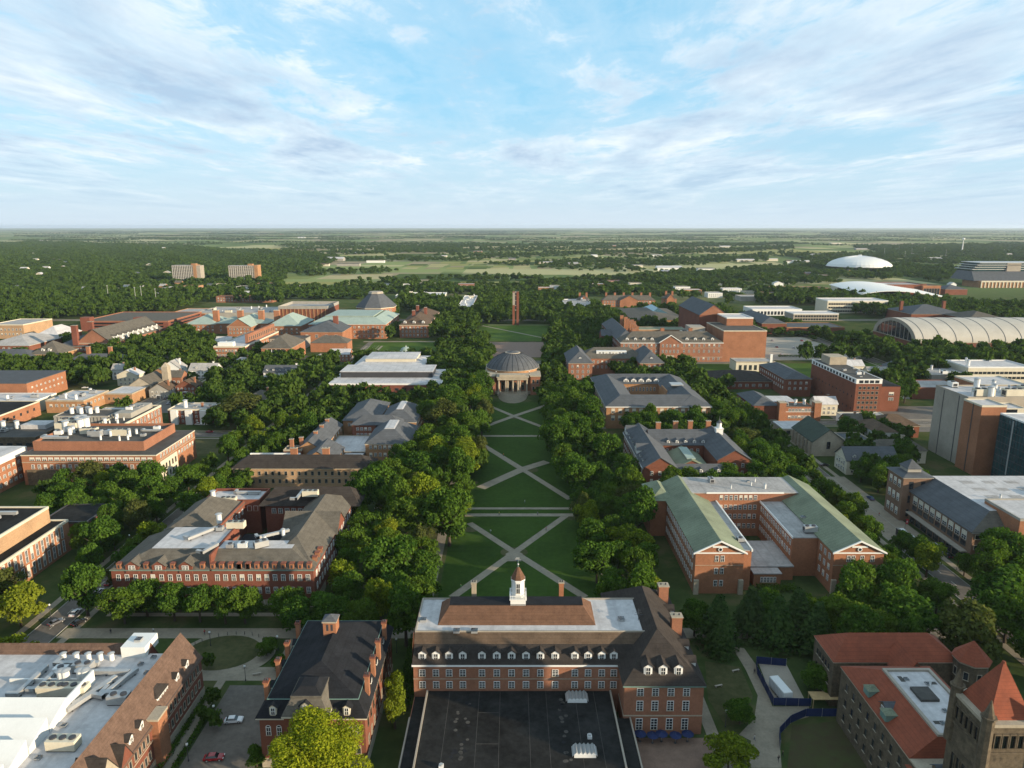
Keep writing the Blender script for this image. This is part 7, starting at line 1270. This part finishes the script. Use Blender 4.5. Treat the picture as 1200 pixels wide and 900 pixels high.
car(1110, 652, 'black', H, 'black car parked along the front of the sloped shop block'); car(1098, 641, 'silver', H, 'silver car parked behind the black one by the sloped shop block'); car(966, 546, 'black', .1, 'black car beside the columned slate house'); car(1045, 588, 'black', 0, 'black car by the corner tower of the shop block')
car(246, 507, 'red', 0, 'red car on the cross street by the small lawn'); car(945, 412, 'black', 1.0, 'black car alone on the pale yard behind the brick slab'); car(930, 408, 'white', 1.0, 'white car on the pale yard behind the brick slab'); car(900, 497, 'silver', 0, 'silver car on the street before the low orange towered hall'); car(1010, 460, 'white', 0, 'white car by the orange side of the brick slab')
car(1168, 706, 'silver', H, 'silver car on the street below the huge dark corner tree'); car(1020, 585, 'blue', H, 'blue car on the street near the plaza crossing')
KR = random.Random(4)
for k, nm in enumerate(('first', 'second', 'third', 'fourth', 'fifth', 'sixth', 'seventh', 'eighth', 'ninth', 'tenth', 'eleventh', 'twelfth')):
    qx, qy, _ = pix(-138.2, 204 + k * 6.6 + KR.uniform(-.6, .6)); c = KR.choice(('white', 'black', 'silver', 'grey', 'red', 'blue')); car(qx, qy, c, H, f'{c} car, {nm} nearest in the kerb row beside the red courtyard hall', 'cars in the kerb row')
for k, nm in enumerate(('first', 'second', 'third', 'fourth', 'fifth', 'sixth', 'seventh', 'eighth', 'ninth')):
    qx, qy, _ = pix(226 + 10.5 * k, 668 + 42 * (k % 3)); c = KR.choice(('white', 'black', 'silver', 'grey', 'red', 'blue')); car(qx, qy, c, H, f'{c} car, {nm} from the left on the pale yard behind the brick slab', 'cars on the pale yard')
for k, nm in enumerate(('first', 'second', 'third', 'fourth', 'fifth', 'sixth', 'seventh')):
    qx, qy, _ = pix(-254 + 4.2 * k, 462 + 14 * (k % 3)); c = KR.choice(('white', 'black', 'silver', 'grey', 'red', 'blue')); car(qx, qy, c, H, f'{c} car, {nm} from the left in the yard by the bell chimney church', 'cars in the workshop yard')
def bus():
    x, y = P(1057, 632); o = tag(link('bus', None, None, (153.8, y - 2, .03), H), 'long dark city bus stopped at the kerb by the sloped shop block', 'bus'); b = MB(); b.box(-6, 6, -1.25, 1.25, .4, 3.0, 'darkmetal'); b.frustum((-6, 6, -1.25, 1.25), 3.0, (-5.8, 5.8, -1.1, 1.1), 3.2, 'concrete'); link('body', b.mesh('body'), o)
    b = MB(); b.box(-5.6, 5.6, -1.29, -1.255, 1.4, 2.6, 'darkglass'); b.box(-5.6, 5.6, 1.255, 1.29, 1.4, 2.6, 'darkglass'); b.box(6.005, 6.04, -1.1, 1.1, 1.3, 2.7, 'darkglass'); link('windows', b.mesh('glazing'), o).name = 'glazing'
    b = MB(); b.box(-4, -1, -.9, .9, 3.2, 3.55, 'whitemetal'); b.box(2, 4.5, -.8, .8, 3.2, 3.5, 'whitemetal'); link('roof_unit', b.mesh('roof_unit'), o)
    for a in (-3.6, 3.8):
        for s in (-1.1, 1.1): link('wheel', wheel_mesh(), o, (a, s, .48), 0, (1.45, 1.2, 1.45))
bus()
def lamp_post():
    p = MB(); p.cyl(0, 0, 0, .5, .18, .14, 8, 'darkmetal'); p.cyl(0, 0, .5, 4.2, .08, .06, 8, 'darkmetal'); p.box(-.7, .7, -.03, .03, 3.9, 3.97, 'darkmetal'); hd = MB(); hd.ball(0, 0, 4.5, .32, 'lampglass', .36); hd.cyl(0, 0, 4.15, 4.25, .22, .22, 8, 'darkmetal'); hd.cyl(0, 0, 4.84, 4.95, .12, .03, 8, 'darkmetal'); return p.mesh('post'), hd.mesh('lamp_globe')
LP = lamp_post()
for k, (px, py, lb) in enumerate(((288, 798, 'globe lamp at the edge of the drive beside the oval green'), (252, 846, 'globe lamp on the strip walk beside the drive'), (221, 892, 'globe lamp on the strip walk near the picture bottom'), (326, 762, 'globe lamp on the wide pavement behind the slate mansard hall'), (247, 757, 'thin lamp at the back rim of the oval green'), (850, 852, 'white globe lamp on the walk beside the cupola hall wing'), (449, 815, 'globe lamp in the shade right of the slate mansard hall'), (465, 765, 'small globe lamp behind the slate mansard hall corner'), (926, 678, 'globe lamp in the court of the green copper hall'), (97, 693, 'tall lamp on the kerb of the shaded street'), (60, 724, 'lamp on the far kerb of the shaded street'), (153, 640, 'lamp on the walk beside the red courtyard hall'), (1015, 600, 'lamp at the plaza crossing by the shop block'), (1074, 655, 'lamp on the kerb before the shop block'))):
    x, y = P(px, py); o = tag(link('street_lamp', None, None, (x, y, 0)), lb, 'lamp', 'globe street lamps'); link('post', LP[0], o); link('lamp_globe', LP[1], o)
# blue screened fence, trailer and plywood cover
def fence(name, pts, label):
    o = tag(link(name, None, None, (*pts[0], 0)), label, 'fence'); p = MB(); q = MB()
    for (x0, y0), (x1, y1) in zip(pts, pts[1:]):
        L = math.hypot(x1 - x0, y1 - y0); ux, uy = (x1 - x0) / L, (y1 - y0) / L; nx, ny = -uy * .03, ux * .03
        for (a, b_) in ((nx, ny), (-nx, -ny)): pass
        i = len(p.v); p.v += [(x0 + nx, y0 + ny, .15), (x1 + nx, y1 + ny, .15), (x1 + nx, y1 + ny, 2.35), (x0 + nx, y0 + ny, 2.35), (x0 - nx, y0 - ny, .15), (x1 - nx, y1 - ny, .15), (x1 - nx, y1 - ny, 2.35), (x0 - nx, y0 - ny, 2.35)]
        for f in ((0, 1, 2, 3), (5, 4, 7, 6), (3, 2, 6, 7), (1, 0, 4, 5), (0, 3, 7, 4), (2, 1, 5, 6)): p.f.append(tuple(i + z for z in f)); p.m.append(p.mi('blue'))
        n = max(1, int(L / 3)); 
        for k in range(n + 1): q.cyl(x0 + ux * L * k / n, y0 + uy * L * k / n, 0, 2.5, .05, .05, 6, 'metal')
    link('screen', p.mesh('screen', (*pts[0], 0)), o); link('frame', q.mesh('frame', (*pts[0], 0)), o)
fence('site_fence', [P(*a) for a in ((921, 781), (886, 778), (887, 790), (906, 827), (950, 828))], 'blue screened fence around the gravel site with the white trailer')
fence('site_fence', [P(*a) for a in ((982, 840), (944, 840), (926, 848), (913, 862), (914, 878))], 'blue screened fence curving along the bare lawn')
def trailer():
    x, y = P(914, 815); o = tag(link('office_trailer', None, None, (x, y, .09), R(100)), 'white box trailer standing inside the blue fence', 'trailer'); b = MB(); b.box(-3.6, 3.6, -1.25, 1.25, .6, 3.2, 'whitemetal'); b.frustum((-3.6, 3.6, -1.25, 1.25), 3.2, (-3.5, 3.5, -1.1, 1.1), 3.35, 'whitemetal'); link('body', b.mesh('body'), o)
    for k in range(8): b2 = MB(); 
    b = MB()
    for k in range(11): b.box(-3.3 + k * .66 - .04, -3.3 + k * .66 + .04, -1.3, -1.255, .7, 3.1, 'metal'); b.box(-3.3 + k * .66 - .04, -3.3 + k * .66 + .04, 1.255, 1.3, .7, 3.1, 'metal')
    link('wall_rib', b.mesh('wall_rib'), o)
    for a in (-.5, .5):
        for s in (-1.1, 1.1): link('wheel', wheel_mesh(), o, (a, s, .33))
    b = MB(); b.box(3.605, 3.66, -.5, .5, .7, 2.8, 'metal'); link('door', b.mesh('door'), o)
    x, y = P(966, 826); o = tag(link('plywood_canopy', None, None, (x, y, 0)), 'pale plywood canopy over the walk against the stone hall', 'canopy'); b = MB(); b.box(-3.8, 3.8, -1.6, 1.6, 2.6, 2.75, 'wood'); link('roof', b.mesh('roof'), o)
    for a in (-3.6, 3.6):
        for s in (-1.5, 1.5): b = MB(); b.box(-.08, .08, -.08, .08, 0, 2.6, 'wood'); link('post', b.mesh('post'), o, (a, s, 0))
trailer()
def parasol():
    b = MB(); b.cyl(0, 0, 2.1, 2.7, 1.5, .08, 8, 'blue'); m1 = b.mesh('canopy'); b = MB(); b.cyl(0, 0, 0, 2.75, .04, .04, 6, 'metal'); b.cyl(0, 0, 0, .12, .35, .3, 10, 'darkmetal'); m2 = b.mesh('pole'); return m1, m2
PR = parasol(); N5 = ['first', 'second', 'third', 'fourth', 'fifth']
for k, x in enumerate((30.5, 33.4, 35.6, 38.8, 41.8)): o = tag(link('parasol', None, None, (x, 146.8 - (k % 2) * .5, .04)), f'dark blue parasol on the terrace below the hall wing, {N5[k]} from the left', 'parasol', 'blue parasols on the terrace'); link('canopy', PR[0], o); link('pole', PR[1], o)
def banner(px, py, lb):
    x, y = P(px, py); o = tag(link('banner_pole', None, None, (x, y, 0)), lb, 'banner', 'red banners by the shops'); b = MB(); b.cyl(0, 0, 0, 5.2, .07, .05, 8, 'darkmetal'); link('pole', b.mesh('pole'), o); b = MB(); b.box(.06, 1.1, -.03, .03, 2.9, 5.0, 'redflag'); link('banner', b.mesh('banner'), o)
    b = MB(); b.box(.42, .74, -.045, -.032, 3.6, 4.3, 'white'); link('emblem', b.mesh('emblem'), o)
banner(1060, 622, 'red and white banner on a pole before the corner tower'); banner(1121, 668, 'red and white banner on a pole at the near end of the shop block')
def person(x, y, rz, top, legs, label):
    """one continuous body grown over a walking skeleton, with hair as a child"""
    me = bpy.data.meshes.new('person'); J = [(0, 0, .95), (0, 0, 1.2), (0, 0, 1.42), (0, 0, 1.53), (0, .02, 1.66), (.1, 0, .9), (.11, .16, .5), (.11, .12, .08), (.11, .26, .03), (-.1, 0, .9), (-.11, -.05, .5), (-.11, -.28, .1), (-.11, -.16, .03), (.2, 0, 1.4), (.25, -.08, 1.14), (.24, .04, .9), (-.2, 0, 1.4), (-.25, .06, 1.14), (-.24, .16, .92)]
    Ed = [(0, 1), (1, 2), (2, 3), (3, 4), (0, 5), (5, 6), (6, 7), (7, 8), (0, 9), (9, 10), (10, 11), (11, 12), (2, 13), (13, 14), (14, 15), (2, 16), (16, 17), (17, 18)]
    rad = [.14, .14, .13, .06, .105, .09, .065, .045, .04, .09, .065, .045, .04, .065, .045, .035, .065, .045, .035]
    me.from_pydata(J, Ed, []); o = bpy.data.objects.new('person', me); COL.objects.link(o); o.location = (x, y, .08); o.rotation_euler = (0, 0, rz)
    md = o.modifiers.new('Skin', 'SKIN'); me.skin_vertices.new() if not me.skin_vertices else None
    for k, r_ in enumerate(rad): me.skin_vertices[0].data[k].radius = (r_, r_)
    me.skin_vertices[0].data[0].use_root = True; ss = o.modifiers.new('Sub', 'SUBSURF'); ss.levels = 1; ss.render_levels = 1
    mm = bpy.data.materials.new('person_clothes'); mm.use_nodes = True; nt = mm.node_tree; tc = nd(nt, 'ShaderNodeTexCoord'); sp = nd(nt, 'ShaderNodeSeparateXYZ'); nt.links.new(tc.outputs['Object'], sp.inputs[0]); nt.links.new(ramp(nt, mth(nt, 'MULTIPLY', sp.outputs[2], .5), [(0, (.02, .02, .02)), (.06, legs), (.47, top), (.745, (.40, .25, .18))], 'CONSTANT'), nt.nodes['Principled BSDF'].inputs['Base Color']); me.materials.append(mm)
    tag(o, label, 'person'); b = MB(); b.ball(0, .0, 1.72, .115, 'bark', .1); link('hair', b.mesh('hair'), o)
for px, py, rz, a, c, lb in ((884, 790, 2.6, (.03, .03, .04), (.02, .02, .03), 'person in dark clothes walking up the pale walk by the blue fence'), (912, 893, .3, (.02, .02, .02), (.03, .03, .05), 'person in black standing near the end of the blue fence'), (917, 887, 1.2, (.05, .02, .02), (.02, .02, .03), 'person in a dark red top beside the end of the blue fence'), (884, 868, 1.0, (.35, .33, .3), (.05, .06, .1), 'person in a pale top crossing the walk below the lamp'), (1030, 605, .4, (.3, .05, .04), (.04, .04, .06), 'person in a red top on the plaza before the corner tower'), (1012, 592, 2.1, (.05, .08, .2), (.03, .03, .04), 'person in a blue top on the plaza near the crossing'), (615, 590, 1.5, (.5, .5, .48), (.05, .05, .08), 'person in a white top sitting out on the long lawn')): person(*P(px, py), rz, a, c, lb)
for k, (px, py, nm, cl) in enumerate(((575, 625, 'white', (.6, .6, .58)), (640, 622, 'red', (.35, .03, .03)), (606, 660, 'blue', (.05, .10, .30)), (630, 604, 'grey', (.2, .2, .2)), (585, 604, 'yellow', (.5, .38, .05)), (590, 535, 'orange', (.45, .15, .03)), (602, 511, 'black', (.02, .02, .02)), (540, 690, 'green', (.05, .2, .06)))): person(*P(px, py), k * 1.3, cl, (.03, .035, .06), f'person in a {nm} top on the crossing walks of the long lawn')
for k, (px, py, nm, cl) in enumerate(((180, 742, 'white', (.6, .6, .58)), (240, 744, 'red', (.35, .03, .03)), (350, 742, 'blue', (.05, .10, .30)), (130, 743, 'black', (.02, .02, .02)))): person(*P(px, py), k * 1.1, cl, (.03, .035, .06), f'person in a {nm} top on the wide pavement in front of the red courtyard hall')
# low hedges along the foundations
def hedge(r, h, label):
    rng = np.random.default_rng(int(abs(r[0] * 7 + r[2]))); n = int((r[1] - r[0]) * (r[3] - r[2]) * 26) + 200; p = np.stack([rng.uniform(r[0], r[1], n), rng.uniform(r[2], r[3], n), h * rng.random(n) ** .5 * (1 + .12 * rng.normal(size=n))], 1); nr = rng.normal(size=(n, 3)) + (0, 0, .8); nr /= np.linalg.norm(nr, axis=1)[:, None]
    tag(link('hedge', quad_mesh('hedge', quads(p, nr, .3 * rng.uniform(.6, 1.4, n), rng), M['leaf'])), label, 'hedge')
hedge((-80, -78.8, 128, 164), 1.4, 'low dark hedge along the foot of the white decked hall'); hedge((-77, -75.8, 134, 156), 1.2, 'clipped hedge along the drive kerb'); hedge((-127, -66, 205, 207.4), 1.6, 'hedge along the foot of the red courtyard hall'); hedge((30, 46, 130, 134), 1.1, 'low planting at the terrace below the hall wing'); hedge((83, 96, 217, 221), 1.6, 'shrubs in the court of the green copper hall'); hedge((80, 82, 124, 154), 1.5, 'shrubs at the foot of the orange tiled stone hall') if False else None
hedge((250, 300, 655, 658), 2, 'thin hedge across the pale yard'); hedge((-30, -25.2, 158, 190), 2.2, 'dark shrubs in the gap between the slate mansard hall and the cupola hall')
def statue_bench():
    b = MB(); b.box(-1.1, 1.1, -.25, .25, .42, .5, 'paleconcrete'); b.box(-.9, -.7, -.22, .22, 0, .42, 'paleconcrete'); b.box(.7, .9, -.22, .22, 0, .42, 'paleconcrete'); me = b.mesh('bench')
    for px, py, lb in ((301, 791, 'pale concrete bench at the drive end'), (862, 787, 'pale stone bench on the grass beside the walk'), (842, 805, 'low stone seat in the middle of the grass')): x, y = P(px, py); tag(link('bench', me, None, (x, y, .05), .3), lb, 'bench')
    for k in range(15):
        a = math.pi * (.05 + .95 * k / 14); x, y = -82 + 11.9 * math.cos(a), 182.5 + 9.7 * math.sin(a); b = MB(); b.cyl(0, 0, 0, 1.0, .09, .08, 6, 'darkmetal'); b.ball(0, 0, 1.02, .1, 'darkmetal', n=6); tag(link('bollard', cached('bollard', lambda: b.mesh('bollard')), None, (x, y, .1)), 'short dark bollard on the back rim of the oval green', 'bollard', 'bollards round the oval green')
statue_bench()
# ------------------------------------------------------------------ woodland too dense to count, as one mass
def woodland():
    rng = np.random.default_rng(33); V = []
    base = {}
    for lod, (n, leaf, lob) in {0: (340, .30, 14), 1: (120, .46, 9), 2: (40, .70, 6)}.items():
        base[lod] = []
        for k in range(5): p, nr, s = crown_arrays(np.random.default_rng(500 + k + 10 * lod), n, lob, 1.0, leaf); base[lod].append((p, nr, s))
    spots = [(t[0], t[1], t[2], t[3]) for t in EXTRA]
    FOOTA = np.array(FOOT); KEEPA = np.array(KEEP)
    def free(x, y, m=3):
        a = np.any((FOOTA[:, 0] - m < x) & (x < FOOTA[:, 1] + m) & (FOOTA[:, 2] - m < y) & (y < FOOTA[:, 3] + m)); b = np.any((KEEPA[:, 0] < x) & (x < KEEPA[:, 1]) & (KEEPA[:, 2] < y) & (y < KEEPA[:, 3])); return not (a or b)
    # polygons in picture points on the ground, metres between trees, share kept
    REG = [(((-40, 372), (0, 378), (95, 368), (200, 352), (330, 345), (335, 322), (380, 312), (400, 303), (330, 296), (200, 289), (60, 284), (-40, 286)), 14.5, .92),
           (((320, 345), (330, 335), (470, 327), (560, 325), (600, 328), (600, 346), (520, 346), (460, 345), (420, 352), (330, 352)), 13.5, .9), (((600, 328), (720, 327), (860, 322), (900, 318), (980, 322), (985, 332), (905, 338), (860, 360), (800, 352), (700, 348), (600, 346)), 13.5, .85),
           (((690, 322), (760, 314), (880, 318), (880, 328), (700, 330)), 13, .5), (((860, 318), (960, 305), (1100, 312), (1130, 320), (1100, 332), (1060, 324), (1040, 330), (980, 326)), 13, .75), (((920, 300), (1100, 296), (1210, 300), (1210, 312), (1120, 310), (960, 308)), 14, .8), (((1000, 290), (1210, 286), (1210, 299), (1040, 298)), 15, .85),
           (((330, 287), (930, 285), (930, 301), (700, 305), (480, 301), (330, 300)), 15, .17), (((620, 304), (900, 301), (900, 318), (760, 316), (640, 321)), 13, .26), (((380, 302), (620, 303), (620, 312), (420, 306)), 12, .22),
           (((445, 289), (540, 291), (545, 296), (440, 294)), 12, 1.0), (((340, 318), (440, 315), (470, 318), (440, 322), (350, 324)), 13, .3), 
           (((560, 352), (600, 350), (598, 380), (560, 384)), 10, .8), (((610, 350), (690, 352), (720, 372), (690, 395), (650, 398), (640, 378)), 10, .8), (((860, 372), (960, 388), (1030, 396), (1025, 406), (930, 404), (890, 395)), 11, .9), (((985, 352), (1200, 356), (1200, 372), (1100, 366), (1000, 364)), 11, .7), (((0, 400), (70, 412), (180, 420), (200, 440), (130, 447), (0, 438)), 12, .5), (((95, 412), (217, 392), (248, 405), (250, 432), (190, 432), (120, 420)), 11, .75)]
    for poly, sp, keep in REG:
        W_ = [P(px, py) for px, py in poly]; xs = [p[0] for p in W_]; ys = [p[1] for p in W_]; ny = int((max(ys) - min(ys)) / sp)
        for j in range(ny):
            y = min(ys) + j * sp; nx = int((max(xs) - min(xs)) / sp); X = min(xs) + (np.arange(nx) + rng.uniform(-.4, .4, nx) + .5 * (j % 2)) * sp; Y = y + rng.uniform(-.4, .4, nx) * sp
            clump = np.sin(X * .013 + 1.3) * np.cos(Y * .011) + np.sin(X * .005 - Y * .008) ; pr = rng.random(nx)
            for x, yy, c, q in zip(X, Y, clump, pr):
                if q < keep * (1 if keep > .9 else max(0.0, .8 + (.35 if keep > .5 else .9) * c)) and inside(x, yy, W_) and (yy > 1600 or free(x, yy)): spots.append((x, yy, sp * rng.uniform(.42, .68), sp * rng.uniform(.55, 1.0) * (1.0 + .28 * math.sin(x * .021 + yy * .013) + .2 * math.sin(x * .047 - yy * .031))))
    rl = random.Random(8)                      # windbreaks and tree lines between the far fields
    for _ in range(260):
        py = 270.5 + 18 * rl.random() ** 1.6; px = rl.uniform(-60, 1200); L = rl.uniform(20, 150); y0 = P(600, py)[1]; x0 = P(px, py)[0]; x1 = P(px + L, py)[0]; st = 9 + y0 / 900
        if 470 < px < 850 and py > 279 and rl.random() < .2: continue
        for k in range(min(260, int((x1 - x0) / st))): spots.append((x0 + k * st + rl.uniform(-3, 3), y0 + rl.uniform(-18, 18), st * rl.uniform(.5, .75), rl.uniform(6, 13)))
    by = {}
    for i, (x, y, r, h) in enumerate(spots): by.setdefault((0 if y < 1050 else 1 if y < 2000 else 2, i % 5), []).append((x, y, r, h))
    for (lod, k), S in by.items():
        p, nr, s = base[lod][k]; S = np.array(S); n = len(p); V0 = quads(p, nr, s, np.random.default_rng(k)).reshape(n, 4, 3)
        for c0 in range(0, len(S), 2000):
            Q = S[c0:c0 + 2000]; a = np.random.default_rng(c0 + k).uniform(0, 6.28, len(Q)); ca, sa = np.cos(a), np.sin(a)
            B_ = np.broadcast_to(V0.reshape(1, n * 4, 3), (len(Q), n * 4, 3)); x = B_[:, :, 0] * ca[:, None] - B_[:, :, 1] * sa[:, None]; y = B_[:, :, 0] * sa[:, None] + B_[:, :, 1] * ca[:, None]
            V.append(np.stack([x * Q[:, 2:3] + Q[:, 0:1], y * Q[:, 2:3] + Q[:, 1:2], B_[:, :, 2] * Q[:, 3:4] * .45 + Q[:, 3:4] * .56], 2).reshape(-1, 3))
    V = np.concatenate(V); print('woodland', len(spots), 'trees', len(V) // 4, 'faces'); tag(link('woodland', quad_mesh('woodland', V, M['wood_leaf'])), 'dense green woodland and scattered trees reaching to the plain', 'woodland', None, 'stuff')
woodland()
# ------------------------------------------------------------------ the evening air
def haze():
    m = bpy.data.materials.new('haze'); m.use_nodes = True; nt = m.node_tree; nt.nodes.clear(); v = nd(nt, 'ShaderNodeVolumePrincipled'); v.inputs['Color'].default_value = (.74, .86, 1.0, 1); v.inputs['Density'].default_value = HAZE_DENS; v.inputs['Anisotropy'].default_value = 0.2; o = nd(nt, 'ShaderNodeOutputMaterial'); nt.links.new(v.outputs[0], o.inputs['Volume']); M['haze'] = m
    mb = MB(); mb.box(-43000, 43000, -3500, 46000, -1.0, 150, 'haze'); tag(link('haze', mb.mesh('haze')), None, None, None, 'stuff')
haze()
